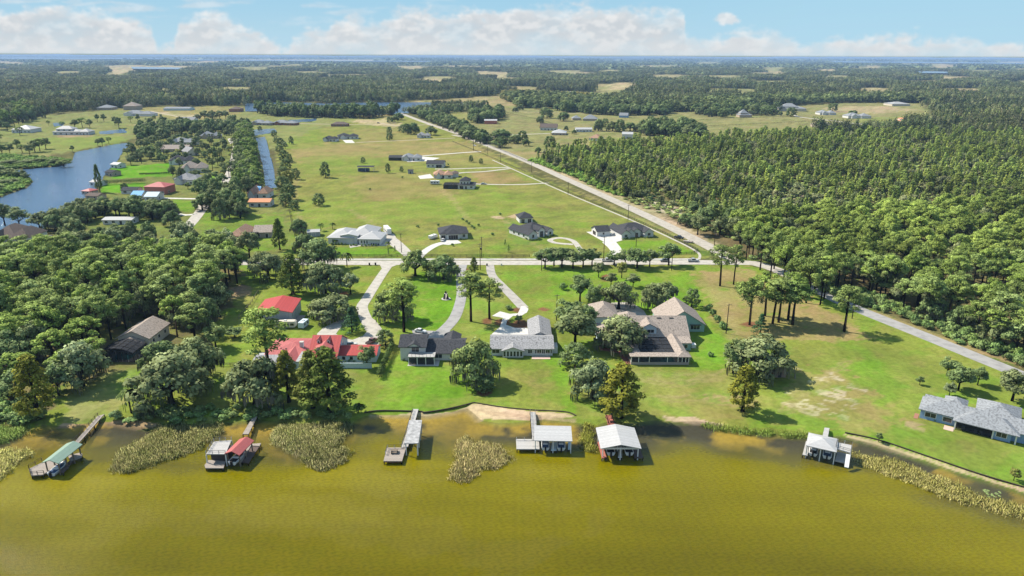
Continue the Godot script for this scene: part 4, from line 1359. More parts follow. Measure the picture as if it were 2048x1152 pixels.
func railing(o: Node3D, p: Array, y: float, h: float, m: Material, step := 1.8, levels := 2) -> void: # p: local corners Vector2
	for i in p.size() - 1:
		var a: Vector2 = p[i]
		var b: Vector2 = p[i + 1]
		var n := maxi(1, int(round(a.distance_to(b) / step)))
		for k in n + (1 if i == p.size() - 2 else 0):
			var q := a.lerp(b, k / float(n))
			post(o, q.x, q.y, y, y + h, 0.06, m)
		for l in levels:
			var yy := y + h * (1.0 - l * 0.45) + 0.004 * i
			part("rail", MB.new().bar(Vector3(a.x, yy, a.y), Vector3(b.x, yy, b.y), 0.055, -1, 4), m, o)

func px2(o: Node3D, a: Array, y: float) -> Array:
	var out := []
	for i in a.size() / 2:
		var q := loc(o, a[2 * i], a[2 * i + 1], y)
		out.append(Vector2(q.x, q.z))
	return out

# ---------------------------------------------------------------- vehicles and boats (built along x, front at +x)
func wheels(o: Node3D, xs: Array, half: float, r := 0.34) -> void:
	for x in xs:
		for s in [-1.0, 1.0]:
			var w := part("wheel", MB.new().bar(Vector3(x, r, s * half - 0.1 * s), Vector3(x, r, s * half + 0.1 * s), r, -1, 12), M.rubber, o)
			part("rim", MB.new().bar(Vector3(x, r, s * half), Vector3(x, r, s * half + 0.115 * s), r * 0.6, -1, 10), M.alu, w)

func loft(q: MB, sec: Array) -> void: # sections [x, half width low, half width high, y low, y high]
	for i in sec.size() - 1:
		var a = sec[i]
		var b = sec[i + 1]
		var A := [Vector3(a[0], a[3], -a[1]), Vector3(a[0], a[3], a[1]), Vector3(a[0], a[4], a[2]), Vector3(a[0], a[4], -a[2])]
		var B := [Vector3(b[0], b[3], -b[1]), Vector3(b[0], b[3], b[1]), Vector3(b[0], b[4], b[2]), Vector3(b[0], b[4], -b[2])]
		for k in 4: q.quad(A[k], A[(k + 1) % 4], B[(k + 1) % 4], B[k])
		if i == 0: q.quad(A[3], A[2], A[1], A[0])
		if i == sec.size() - 2: q.quad(B[0], B[1], B[2], B[3])

func car(label: String, u: float, v: float, yaw: float, col: Color, kind := "car") -> Node3D:
	var o := thing({"car": "car", "suv": "suv_car", "pickup": "pickup_truck", "cart": "golf_cart"}[kind], label, {"car": "car", "suv": "car", "pickup": "truck", "cart": "golf cart"}[kind], at(u, v) + Vector3(0, 0.1, 0), deg_to_rad(yaw))
	var m := mat("car paint %.2f %.2f %.2f" % [col.r, col.g, col.b], col, 0.3, {"spec": 0.5})
	m.clearcoat_enabled = true
	var b := MB.new()
	var g := MB.new()
	var r := MB.new()
	if kind == "pickup":
		loft(b, [[-2.85, 0.9, 0.88, 0.45, 1.05], [0.3, 0.95, 0.93, 0.38, 1.08], [1.6, 0.95, 0.9, 0.38, 1.08], [2.6, 0.92, 0.8, 0.4, 1.0], [2.85, 0.82, 0.72, 0.45, 0.85]])
		loft(g, [[-0.75, 0.86, 0.72, 1.08, 1.72], [0.8, 0.86, 0.72, 1.08, 1.74], [1.5, 0.84, 0.7, 1.08, 1.1]])
		r.slab([Vector3(-0.8, 1.82, 0.74), Vector3(0.75, 1.84, 0.74), Vector3(0.75, 1.84, -0.74), Vector3(-0.8, 1.82, -0.74)], 0.1)
		part("bed_liner", MB.new().box(Vector3(-2.72, 0.9, -0.74), Vector3(-0.95, 1.075, 0.74)), M.rubber, o)
	elif kind == "suv":
		loft(b, [[-2.35, 0.85, 0.86, 0.4, 1.0], [-2.0, 0.95, 0.93, 0.36, 1.05], [1.2, 0.95, 0.9, 0.36, 1.05], [2.1, 0.92, 0.8, 0.38, 0.98], [2.35, 0.8, 0.7, 0.45, 0.8]])
		loft(g, [[-2.2, 0.86, 0.72, 1.05, 1.6], [0.5, 0.86, 0.72, 1.05, 1.66], [1.3, 0.84, 0.7, 1.05, 1.07]])
		r.slab([Vector3(-2.15, 1.7, 0.75), Vector3(0.55, 1.74, 0.75), Vector3(0.55, 1.74, -0.75), Vector3(-2.15, 1.7, -0.75)], 0.1)
	else:
		loft(b, [[-2.3, 0.8, 0.78, 0.42, 0.86], [-1.9, 0.92, 0.88, 0.34, 0.95], [0.9, 0.92, 0.88, 0.34, 0.95], [2.0, 0.9, 0.78, 0.36, 0.86], [2.35, 0.75, 0.66, 0.42, 0.7]])
		loft(g, [[-1.7, 0.84, 0.8, 0.95, 0.97], [-1.05, 0.82, 0.66, 0.95, 1.38], [0.25, 0.82, 0.66, 0.95, 1.4], [1.05, 0.82, 0.78, 0.95, 0.97]])
		r.slab([Vector3(-1.05, 1.45, 0.68), Vector3(0.3, 1.46, 0.68), Vector3(0.3, 1.46, -0.68), Vector3(-1.05, 1.45, -0.68)], 0.08)
	part("body", b, m, o)
	part("window", g, M.glass, o)
	part("roof", r, m, o)
	wheels(o, [-1.5, 1.5] if kind != "pickup" else [-1.8, 1.85], 0.84)
	return o

func trailer(label: String, called: String, u: float, v: float, yaw: float, l: float, w: float, h: float, m: Material, rows_ := 3) -> Node3D:
	var o := thing(called, label, "trailer", at(u, v), deg_to_rad(yaw))
	var b := MB.new()
	loft(b, [[-l / 2, w / 2 - 0.05, w / 2 - 0.12, 0.55, h - 0.1], [-l / 2 + 0.15, w / 2, w / 2 - 0.05, 0.5, h], [l / 2 - 0.5, w / 2, w / 2 - 0.05, 0.5, h], [l / 2, w / 2 - 0.05, w / 2 - 0.15, 0.9, h - 0.35]])
	part("body", b, m, o)
	wheels(o, [-0.5, 0.4], w / 2 - 0.1)
	part("tow_bar", MB.new().bar(Vector3(l / 2 - 0.2, 0.5, 0), Vector3(l / 2 + 1.1, 0.45, 0), 0.07), M.bronze, o)
	for i in rows_:
		for s in ["f", "b"]:
			hole(o, "window", s, (w / 2 - 0.03) * (1.0 if s == "f" else -1.0), -l / 2 + l * (i + 0.6) / (rows_ + 0.3), 1.35, l * 0.14, 0.65, 1, M.bronze)
	part("roof_unit", MB.new().box(Vector3(-0.5, h - 0.02, -0.4), Vector3(0.5, h + 0.28, 0.4)), M.trim, o)
	return o

func boat(label: String, p: Vector3, yaw: float, cover := false, scale_ := 1.0) -> Node3D:
	var o := thing("motor_boat", label, "boat", p, yaw)
	o.scale = Vector3.ONE * scale_
	var b := MB.new()
	loft(b, [[-3.0, 0.75, 1.15, -0.1, 0.75], [-1.0, 0.8, 1.2, -0.15, 0.8], [1.0, 0.7, 1.15, -0.15, 0.88], [2.2, 0.35, 0.8, 0.0, 0.98], [3.1, 0.03, 0.1, 0.35, 1.08]])
	part("hull", b, M.hull, o)
	var d := MB.new()
	loft(d, [[-2.8, 0.9, 0.9, 0.7, 0.84], [0.6, 0.95, 0.95, 0.7, 0.92], [1.6, 0.6, 0.6, 0.8, 0.98]])
	part("cockpit_cover" if cover else "cockpit", d, M.navy if cover else M.rubber, o)
	part("seat", MB.new().box(Vector3(-1.4, 0.9, -0.7), Vector3(-0.8, 1.25, 0.7)), M.hull, o)
	var ws := MB.new()
	ws.slab([Vector3(0.5, 1.0, 0.85), Vector3(0.9, 0.95, 0.85), Vector3(0.9, 0.95, -0.85), Vector3(0.5, 1.4, -0.85)], 0.05)
	part("windscreen", ws, M.glass, o)
	part("outboard_motor", MB.new().box(Vector3(-3.55, -0.3, -0.22), Vector3(-3.02, 1.15, 0.22)), M.rubber, o)
	return o

# ---------------------------------------------------------------- the houses by the lake
func at_house(called: String, label: String, x: float, z: float, yaw := 0.0, category := "house") -> Node3D:
	return thing(called, label, category, Vector3(x, 0, z), deg_to_rad(yaw))

func screens(o: Node3D, x0: float, x1: float, zf: float, zb: float, y0: float, y1: float, nx: int, nz: int, top := true, sides := "fblr", arch := 0.0) -> void: # a screened enclosure: bars and panels
	var ax := func(i): return lerpf(x0, x1, i / float(nx))
	var az := func(i): return lerpf(zf, zb, i / float(nz))
	var ay := func(i): return y1 + arch * sin(PI * i / float(nz))
	for i in nx:
		for s in [["f", zf], ["b", zb]]:
			if s[0] in sides:
				part("screen_panel", MB.new().box(Vector3(ax.call(i) + 0.06, y0, s[1] - 0.02), Vector3(ax.call(i + 1) - 0.06, y1 - 0.06, s[1] + 0.02)), M.net, o)
	for i in nz:
		for s in [["l", x0], ["r", x1]]:
			if s[0] in sides:
				part("screen_panel", MB.new().box(Vector3(s[1] - 0.02, y0, az.call(i + 1) + 0.06), Vector3(s[1] + 0.02, minf(ay.call(i), ay.call(i + 1)) - 0.06, az.call(i) - 0.06)), M.net, o)
	for i in nx + 1:
		for s in [["f", zf], ["b", zb]]:
			if s[0] in sides: post(o, ax.call(i), s[1], y0, y1, 0.06, M.bronze, "frame_bar")
	if top:
		for j in nz:
			for i in nx:
				var q := MB.new()
				q.slab([Vector3(ax.call(i) + 0.05, ay.call(j), az.call(j) - 0.05), Vector3(ax.call(i + 1) - 0.05, ay.call(j), az.call(j) - 0.05), Vector3(ax.call(i + 1) - 0.05, ay.call(j + 1), az.call(j + 1) + 0.05), Vector3(ax.call(i) + 0.05, ay.call(j + 1), az.call(j + 1) + 0.05)], 0.03)
				part("screen_panel", q, M.net, o)
			for i in nx + 1:
				part("frame_bar", MB.new().bar(Vector3(ax.call(i), ay.call(j) + 0.03, az.call(j)), Vector3(ax.call(i), ay.call(j + 1) + 0.03, az.call(j + 1)), 0.07, -1, 4), M.alu if i > 1 else M.bronze, o)
		for j in nz + 1:
			part("frame_bar", MB.new().bar(Vector3(x0, ay.call(j) + 0.04, az.call(j)), Vector3(x1, ay.call(j) + 0.04, az.call(j)), 0.07, -1, 4), M.bronze, o)

func lake_houses() -> void:
	# taupe-roofed house with a domed pool cage at the edge of the wood
	var o := house("house", "long house with brown gable roof and domed dark pool cage, half hidden in the wood", [297, 676], [333, 649], 4.2)
	wing(o, 0, 14.5, 0, -11, 4.2, "gx", 2.6, 0.6, M.cream, M.taupe)
	wing(o, -2.5, 1.0, -1.5, -10, 3.2, "gx", 1.5, 0.3, M.cream, M.taupe)
	for x in [3.0, 7.0, 11.5]: hole(o, "window", "f", 0, x, 1.6, 1.4, 1.2, 2)
	hole(o, "window", "f", 0, 5.0, 3.2, 1.0, 0.7)
	screens(o, -11.5, -2.6, 0.4, -11.5, 0.0, 3.4, 4, 6, true, "fblr", 1.6)
	part("pool", MB.new().box(Vector3(-9.5, -0.3, -9), Vector3(-4.5, 0.12, -2.5)), M.pool, o)
	part("pool_deck", MB.new().box(Vector3(-11.4, -0.3, -11.4), Vector3(-2.7, 0.07, 0.3)), M.conc, o)

	# the red roofed house
	o = at_house("house", "pale blue house with red metal roofs, three dormers and long low wings", -68.5, -218.0)
	wing(o, 0, 9.2, 0, -17.5, 2.9, "gx", 4.7, 0.5, M.sky, M.red)
	wing(o, 9.3, 22.0, -3.4, -12.0, 2.6, "gx", 1.5, 0.4, M.sky, M.red)
	wing(o, -15.5, -0.1, -2.0, -17.0, 2.8, "hip", 1.7, 0.5, M.sky, M.pinkred)
	wing(o, -9.5, -3.5, 2.2, -8.0, 2.7, "gz", 1.4, 0.4, M.sky, M.pinkred)
	wing(o, -18.0, -9.8, 6.5, -1.9, 2.5, "shed", 0.5, 0.3, M.tanwall, M.grey)
	wing(o, -3.2, -0.3, 3.0, -4.5, 2.9, "shed", 0.5, 0.2, M.sky, M.greyroof)
	wing(o, -18.2, -14.4, -2.0, -5.6, 2.2, "flat", 0.0, 0.2, M.white, M.whiteroof)
	wing(o, 2.0, 7.0, -2.0, -7.5, 5.5, "gz", 1.0, 0.4, M.sky, M.pinkred, 2.9)
	hole(o, "window", "f", -2.0, 4.5, 4.1, 3.9, 1.15, 3)
	for x in [2.2, 5.6]:
		wing(o, x - 0.55, x + 0.55, -5.6, -8.2, 7.0, "gz", 0.6, 0.2, M.trim, M.pinkred, 5.2)
		hole(o, "window", "f", -5.6, x, 6.0, 0.55, 0.8)
	chimney(o, -4.2, -7.4, 3.0, 5.7, 1.2, M.white)
	hole(o, "window", "r", 9.2, -6.5, 3.6, 1.2, 1.6, 1)
	hole(o, "window", "r", 9.2, -10.5, 3.6, 1.2, 1.6, 1)
	for x in [11.0, 13.6, 16.2]: hole(o, "window", "f", -3.4, x, 0.9, 1.2, 1.2, 1)
	for x in [-16.0, -12.5]: hole(o, "window", "f", 6.5, x, 0.8, 1.6, 1.2, 2)
	vents(o, [[-11.0, 3.9, -6.0, 0.5], [-9.2, 3.9, -5.6, 0.5], [-10.0, 3.75, -4.9, 0.7]])
	part("garden_wall", MB.new().box(Vector3(9.6, 0, 1.4), Vector3(21.5, 1.9, 1.7)), M.sky, o)

	# white house with dark roof and a balcony
	o = at_house("house", "white split-level house with dark grey roofs and a balcony over a shaded porch", -38.3, -222.9)
	wing(o, 0, 8.6, 0, -11.0, 5.2, "gx", 2.0, 0.6, M.white, M.slate)
	wing(o, 2.6, 7.0, 0.35, -5.0, 5.25, "gz", 1.2, 0.4, M.white, M.slate, 5.0)
	wing(o, 8.7, 21.5, -0.3, -13.4, 2.7, "gx", 2.0, 0.6, M.white, M.slate)
	wing(o, 14.0, 19.5, -9.0, -17.0, 2.9, "gz", 1.3, 0.4, M.white, M.slate)
	var dk := part("balcony", MB.new().box(Vector3(3.1, 2.9, 0.02), Vector3(12.2, 3.1, 4.0)), M.paledeck, o)
	for i in 8: part("baluster", MB.new().box(Vector3(3.2 + i * 1.25, 3.103, 3.82), Vector3(3.28 + i * 1.25, 4.1, 3.9)), M.bronze, dk)
	part("handrail", MB.new().box(Vector3(3.15, 4.1, 3.8), Vector3(12.15, 4.2, 3.92)), M.bronze, dk)
	for x in [3.3, 6.2, 9.1, 12.0]: post(o, x, 3.7, 0, 2.897, 0.12, M.trim)
	part("porch_screen", MB.new().box(Vector3(3.3, 0, 3.5), Vector3(12.0, 2.6, 3.56)), M.net, o)
	part("porch_floor", MB.new().box(Vector3(3.0, -0.2, 0.02), Vector3(13.5, 0.08, 4.6)), M.conc, o)
	hole(o, "window", "f", 0, 5.2, 3.3, 2.6, 1.5, 2)
	hole(o, "window", "f", -0.3, 13.0, 0.9, 2.6, 1.3, 2)
	hole(o, "window", "f", -0.3, 18.0, 0.9, 2.0, 1.3, 2)
	vents(o, [[2.4, 6.9, -7.0, 0.4], [12.0, 4.4, -8.6, 0.5]])

	# white ranch house with grey roof
	o = at_house("house", "white ranch house with light grey roofs, gabled sun porch and garage wing", -7.2, -227.3)
	wing(o, 0, 21.5, 0, -12.4, 2.75, "gx", 2.0, 0.55, M.white, M.grey)
	wing(o, 13.6, 21.4, -11.0, -28.0, 2.7, "gz", 1.8, 0.5, M.white, M.grey)
	wing(o, 4.0, 11.2, 1.6, -5.0, 2.5, "gz", 1.3, 0.4, M.white, M.grey)
	for i in 6: hole(o, "window", "f", 1.6, 4.7 + i * 1.16, 0.5, 0.82, 1.8, 1)
	for x in [1.6, 13.6, 16.8, 19.8]: hole(o, "window", "f", 0, x, 1.0, 1.5 if x > 2 else 2.6, 1.25, 2)
	for x in [15.6, 18.0, 18.6, 21.0]: part("shutter", MB.new().box(Vector3(x - 0.2, 0.95, 0.0), Vector3(x + 0.2, 2.3, 0.07)), M.bronze, o)
	vents(o, [[1.6, 4.45, -5.2, 1.6], [8.0, 4.45, -5.2, 1.6], [13.6, 4.45, -5.2, 1.6], [18.6, 4.45, -5.2, 1.6], [16.0, 3.7, -2.6, 0.4]])
	for z in [-15.0, -19.0, -23.0]: part("roof_vent", MB.new().box(Vector3(18.4, 3.9, z - 0.2), Vector3(18.8, 4.25, z + 0.2)), M.bronze, o)
	part("lean_to", MB.new().box(Vector3(21.6, 0, -6.5), Vector3(23.4, 2.3, -2.2)), M.white, o)
	part("terrace", MB.new().box(Vector3(14.2, -0.2, 0.6), Vector3(20.6, 0.1, 3.0)), mat("rose slab", Color(0.5, 0.36, 0.31), 0.9), o)

	# the big teal house with its screened pool court
	o = at_house("house", "large pale teal house with taupe roofs, dormer and walled screened pool court", 40.6, -220.0)
	wing(o, 4.0, 23.6, -17.2, -35.0, 3.0, "gx", 5.0, 0.55, M.teal, M.taupe)
	wing(o, 16.2, 32.8, -30.5, -46.5, 3.0, "gz", 5.3, 0.55, M.teal, M.taupe)
	wing(o, 6.6, 12.0, -18.6, -25.0, 6.3, "gz", 1.5, 0.5, M.sky, M.taupe, 3.2)
	hole(o, "window", "f", -18.6, 9.3, 4.3, 3.7, 1.2, 3)
	hole(o, "window", "f", -30.5, 29.3, 1.0, 3.6, 1.5, 3)
	part("awning", MB.new().box(Vector3(27.2, 2.75, -30.5), Vector3(31.4, 2.95, -29.9)), M.bronze, o)
	vents(o, [[9.5, 7.6, -25.0, 1.6], [14.0, 7.6, -25.0, 1.6], [18.5, 7.6, -25.0, 1.6]])
	wing(o, -9.0, 0.8, -38.0, -52.0, 3.0, "hip", 3.4, 0.5, M.sky, M.taupe)
	wing(o, 0.9, 8.0, -33.0, -42.0, 2.95, "hip", 2.2, 0.4, M.sky, M.taupe)
	wing(o, -9.2, 3.8, -17.5, -31.0, 2.9, "hip", 2.6, 0.5, M.sky, M.taupe)
	for x in [-7.2, -4.2, -1.2]: hole(o, "window", "f", -17.5, x, 0.9, 2.2, 1.6, 2)
	part("brick_base", MB.new().box(Vector3(-9.3, 0, -17.4), Vector3(0.5, 0.75, -17.2)), M.brick, o)
	# court: low wall, posts, ring roof, screens
	for w in [[0.0, 19.8, -0.25, 0.0], [0.0, 0.25, -17.0, -0.28], [19.55, 19.8, -11.0, -0.28]]:
		part("court_wall", MB.new().box(Vector3(w[0], 0, w[2]), Vector3(w[1], 0.95, w[3])), mat("court wall", Color(0.33, 0.285, 0.25), 0.9), o)
	for x in [0.15, 2.6, 6.2, 12.4, 16.0, 17.4, 18.6, 19.65]: post(o, x, -0.12, 0.953, 2.95, 0.11, M.trim, "post")
	for xs in [[0.15, 2.6], [2.6, 6.2], [6.2, 12.4], [12.4, 16.0], [16.0, 17.4], [17.4, 18.6], [18.6, 19.65]]:
		part("screen_panel", MB.new().box(Vector3(xs[0] + 0.13, 0.953, -0.14), Vector3(xs[1] - 0.13, 2.94, -0.1)), M.net, o)
	for z in [-3.5, -7.0, -10.5]:
		part("screen_panel", MB.new().box(Vector3(0.1, 0.953, z - 3.0), Vector3(0.14, 2.9, z + 0.3)), M.net, o)
	part("ring_roof", MB.new().box(Vector3(-0.4, 2.953, -3.3), Vector3(16.2, 3.2, 0.35)), M.taupe, o)
	part("ring_roof", MB.new().box(Vector3(-0.4, 2.953, -17.0), Vector3(3.6, 3.22, -3.303)), M.taupe, o)
	wing(o, 15.6, 19.6, -2.8, -18.0, 2.9, "gz", 1.2, 0.3, null, M.taupe)
	wing(o, 16.0, 20.0, 0.2, -3.6, 2.95, "hip", 1.3, 0.35, null, M.taupe)
	screens(o, 3.7, 15.4, -3.4, -17.0, 0.0, 3.15, 4, 4, true, "")
	part("pool", MB.new().box(Vector3(5.0, -0.4, -8.5), Vector3(15.6, 0.1, -1.6)), M.pool, o)
	part("pool_deck", MB.new().box(Vector3(0.3, -0.4, -17.0), Vector3(19.5, 0.05, -0.3)), M.conc, o)
	wing(o, 19.8, 23.4, -12.5, -17.1, 2.7, "shed", 0.5, 0.3, M.teal, M.taupe)
	hole(o, "window", "f", -12.5, 21.6, 1.0, 1.2, 1.3, 1)
	part("air_conditioner", MB.new().box(Vector3(24.2, 0, -16.5), Vector3(25.8, 1.3, -14.6)), M.trim, o)

	# blue house at the eastern edge
	o = house("house", "low blue house with blue-grey hipped roofs and a shaded lakeside porch", [1837, 818], [2032, 866], 2.9)
	wing(o, 0.6, 33.0, -0.6, -9.6, 2.8, "hip", 2.1, 0.6, M.blue, M.bluegrey)
	wing(o, 9.2, 24.0, 1.6, -7.0, 2.75, "hip", 2.2, 0.4, null, M.bluegrey)
	wing(o, 6.0, 11.0, -8.0, -14.0, 2.8, "hip", 1.6, 0.5, M.blue, M.bluegrey)
	wing(o, 14.0, 24.0, -6.5, -17.5, 2.9, "hip", 2.4, 0.5, M.blue, M.bluegrey)
	wing(o, 0.8, 5.5, -8.4, -12.0, 2.7, "flat", 0, 0.3, M.blue, M.bluegrey)
	hole(o, "window", "f", -0.6, 3.2, 1.0, 2.8, 1.3, 2)
	hole(o, "window", "f", -0.6, 7.4, 0.9, 2.2, 1.3, 1)
	part("wall", MB.new().box(Vector3(18.5, 0, -0.5), Vector3(22.6, 2.7, 0.9)), M.blue, o)
	hole(o, "window", "f", 0.9, 20.4, 1.0, 2.4, 1.3, 2)
	part("porch_screen", MB.new().box(Vector3(9.6, 0.1, 0.8), Vector3(18.4, 2.6, 0.85)), M.net, o)
	part("porch_wall", MB.new().box(Vector3(9.6, 0, -0.58), Vector3(18.4, 2.6, -0.5)), M.dark, o)
	for x in [9.5, 18.45, 23.7]: post(o, x, 1.2, 0, 2.75, 0.18, M.trim)
	for x in [11.5, 14.5, 15.8]: part("porch_chair", MB.new().box(Vector3(x - 0.4, 0, -0.2), Vector3(x + 0.4, 0.9, 0.5)), M.trim, o)
	part("paved_strip", MB.new().box(Vector3(-0.8, -0.1, -3.0), Vector3(0.3, 0.06, 0.6)), M.brick, o)
	part("paved_strip", MB.new().box(Vector3(7.0, -0.1, 0.2), Vector3(9.4, 0.06, 3.0)), mat("rose slab", Color(0.5, 0.36, 0.31), 0.9), o)
	vents(o, [[7.5, 4.1, -4.1, 1.7], [13.8, 4.25, -3.6, 1.7], [19.0, 4.25, -3.6, 1.7], [29.0, 4.1, -4.2, 1.7], [4.0, 3.8, -3.9, 0.8], [23.0, 4.1, -3.4, 0.8]])

	# grey metal barn with red roof
	o = at_house("barn", "grey-blue metal barn with a red gable roof", -99.4, -255.6, 4.0, "barn")
	wing(o, 0, 13.9, 0, -16.0, 5.0, "gz", 1.5, 0.35, M.tin, M.red)
	hole(o, "window", "f", 0, 2.6, 1.6, 0.9, 1.0, 1)
	hole(o, "window", "r", 13.9, -4.0, 0.2, 2.6, 3.4, 1, M.trim, M.tin)
	hole(o, "door", "r", 13.9, -10.0, 0.1, 3.6, 3.6, 1, M.trim, M.tin)
	part("ramp", MB.new().box(Vector3(14.0, -0.1, -9), Vector3(17.0, 0.5, -2)), M.deck, o)

	# little shed under the oak
	o = house("shed", "small weathered brown shed beneath the spreading oak", [1546, 755], [1572, 755], 0.0, "shed")
	wing(o, 0, 4.2, 0, -3.6, 2.3, "gz", 0.9, 0.25, mat("weathered wood", Color(0.23, 0.17, 0.135), 0.95), M.brown)
	hole(o, "door", "f", 0, 2.1, 0.1, 1.1, 1.9, 1, M.timber, M.dark)

# ---------------------------------------------------------------- houses farther off
func ranch(label: String, fl: Array, fr: Array, depth: float, h: float, rise: float, wm: Material, rm: Material, style := "hip", category := "house") -> Node3D:
	var o := house("barn" if category == "barn" else "house", label, fl, fr, 0.0, category)
	var w: float = o.get_meta("w")
	var far: float = -o.position.z
	if style == "wings" and w > 12.0:
		wing(o, 0, w * 0.62, -depth * 0.12, -depth, h, "hip", rise, 0.5, wm, rm)
		wing(o, w * 0.55, w, 0.0, -depth * 0.78, h - 0.05, "hip", rise * 0.85, 0.5, wm, rm)
		wing(o, w * 0.12, w * 0.36, 0.9, -depth * 0.5, h - 0.1, "gz", rise * 0.7, 0.4, wm, rm)
	elif style == "two":
		wing(o, 0, w, 0, -depth, h, "hip", rise * 0.7, 0.6, wm, rm)
		wing(o, w * 0.1, w * 0.7, -depth * 0.15, -depth * 0.85, h + 3.0, "hip", rise, 0.5, wm, rm, h)
		for i in 3: hole(o, "window", "f", -depth * 0.15, w * (0.2 + i * 0.2), h + 0.9, w * 0.08, 1.3, 1)
	else:
		wing(o, 0, w, 0, -depth, h, style, rise, 0.5, wm, rm)
	if far < 1100.0:
		var n := clampi(int(w / 4.0), 2, 5)
		for i in n:
			if i == n / 2: hole(o, "door", "f", 0.0 if style != "wings" else (0.0 if (i + 0.5) / n > 0.55 else -depth * 0.12), w * (i + 0.5) / n, 0.05, 1.6, 2.2, 1, M.trim, M.dark)
			else: hole(o, "window", "f", 0.0 if style != "wings" else (0.0 if (i + 0.5) / n > 0.55 else -depth * 0.12), w * (i + 0.5) / n, 0.9, w / n * 0.42, 1.4, 2)
		if far < 700.0:
			hole(o, "window", "l", 0.0, -depth * 0.4, 0.9, 1.6, 1.3, 1)
			hole(o, "window", "r", w, -depth * 0.35, 0.9, 1.6, 1.3, 1)
	return o

func road_houses() -> void:
	var o := house("house", "sprawling white house with white metal hipped roofs facing the cross road", [656, 488], [759, 490])
	wing(o, 0, 14, -0.6, -20, 3.4, "hip", 3.0, 0.7, M.white, M.whiteroof)
	wing(o, 17.5, 29.5, 0.2, -15, 3.2, "hip", 2.4, 0.7, M.white, M.whiteroof)
	wing(o, 12, 24, -5, -24, 4.0, "hip", 3.2, 0.7, M.white, M.whiteroof)
	wing(o, 7.0, 16.5, -1.2, -10, 4.6, "gz", 0.9, 0.5, M.white, M.whiteroof)
	hole(o, "window", "f", -0.6, 3.2, 0.9, 1.8, 1.6, 1)
	hole(o, "window", "f", -1.2, 8.6, 0.9, 1.8, 2.8, 1)
	hole(o, "door", "f", -1.2, 12.6, 0.05, 2.6, 3.0, 2, M.trim, M.dark)
	for x in [19.2, 20.7, 22.2]: hole(o, "window", "f", 0.2, x, 0.8, 0.7, 1.7, 1)
	for i in 4: part("planter", MB.new().bar(Vector3(24.8 + i * 1.3, 0, 1.0), Vector3(24.8 + i * 1.3, 1.1, 1.0), 0.35, 0.25, 8), M.bronze, o)

	o = house("house", "white house with dark hipped roof and a wide brown garage door", [880.5, 479], [936.6, 477])
	wing(o, 0, 15.8, 0, -15, 3.1, "hip", 3.3, 0.7, M.white, M.slate)
	wing(o, 3.6, 11.4, 0.8, -6, 3.05, "hip", 2.2, 0.6, M.white, M.slate)
	hole(o, "garage_door", "f", 0.8, 7.4, 0.05, 5.4, 2.4, 4, M.trim, M.dark)
	hole(o, "garage_door", "f", 0, 1.8, 0.05, 2.4, 2.3, 2, M.trim, M.dark)
	hole(o, "window", "f", 0, 13.6, 1.0, 1.6, 1.6, 2)
	hole(o, "window", "l", 0, -7, 1.0, 1.6, 1.3, 1)

	o = house("house", "white gabled house with dark roof, tall arched entry and round drive", [1057.5, 480], [1111, 471])
	wing(o, 0, 6.2, 0, -20, 3.0, "gz", 2.2, 0.5, M.white, M.slate)
	wing(o, 4.0, 18.5, -5.0, -19, 3.1, "hip", 3.6, 0.6, M.white, M.slate)
	wing(o, 8.0, 12.4, -1.6, -9, 4.2, "gz", 1.6, 0.4, M.white, M.slate)
	wing(o, 14.2, 18.6, -1.4, -9, 3.0, "gz", 1.7, 0.4, M.white, M.slate)
	hole(o, "window", "f", 0, 3.1, 0.9, 1.5, 1.9, 1)
	hole(o, "door", "f", -1.6, 10.2, 0.05, 2.2, 3.4, 2, M.trim, M.dark)
	hole(o, "window", "f", -1.4, 16.4, 0.9, 1.5, 1.5, 1)
	for z in [-5.0, -10.0, -15.0]: hole(o, "window", "l", 0, z, 0.9, 1.6, 1.4, 1)

	o = house("house", "small white guest house with dark pyramid roof behind the gabled house", [1039, 446], [1063, 445])
	wing(o, 0, 8.4, 0, -10, 3.0, "hip", 2.8, 0.6, M.white, M.slate)
	hole(o, "door", "f", 0, 2.2, 0.05, 2.2, 2.3, 2, M.trim, M.glass)
	hole(o, "door", "f", 0, 6.4, 0.05, 2.2, 2.3, 2, M.trim, M.dark)

	o = house("house", "white gabled house with dark roof and detached garage beside the fenced road", [1243, 478], [1305, 474])
	wing(o, 0, 5.4, 0, -19, 3.0, "gz", 2.0, 0.5, M.white, M.slate)
	wing(o, 2.0, 20.0, -4.5, -18, 3.1, "hip", 3.4, 0.6, M.white, M.slate)
	wing(o, 14.6, 20.2, -0.6, -9, 3.0, "gz", 2.0, 0.5, M.white, M.slate)
	wing(o, 8.2, 12.8, -2.6, -9, 3.5, "gz", 1.4, 0.4, M.white, M.slate)
	wing(o, 4.2, 9.0, -2.2, -9, 3.0, "gz", 1.9, 0.4, M.white, M.slate)
	hole(o, "window", "f", 0, 2.7, 0.9, 1.8, 1.5, 2)
	hole(o, "window", "f", -0.6, 17.4, 0.9, 1.8, 1.5, 2)
	hole(o, "door", "f", -2.6, 10.5, 0.05, 1.8, 2.4, 2, M.trim, M.dark)
	wing(o, -11.5, -3.5, -9, -18, 3.0, "gx", 2.2, 0.5, M.white, M.slate)
	hole(o, "garage_door", "l", -11.5, -13.5, 0.05, 4.8, 2.3, 4, M.trim, M.dark)
	hole(o, "window", "f", -9, -7.5, 0.9, 1.2, 1.3, 1)

	o = ranch("white field house with grey roof and a screened pool porch", [803, 322], [842, 322], 16, 3.2, 3.2, M.white, M.bluegrey, "wings")
	wing(o, -13, -0.5, -3, -15, 2.9, "gx", 1.6, 0.3, null, M.slate)
	screens(o, -13, -0.5, -2.6, -15.4, 0, 2.7, 3, 3, false, "flb")
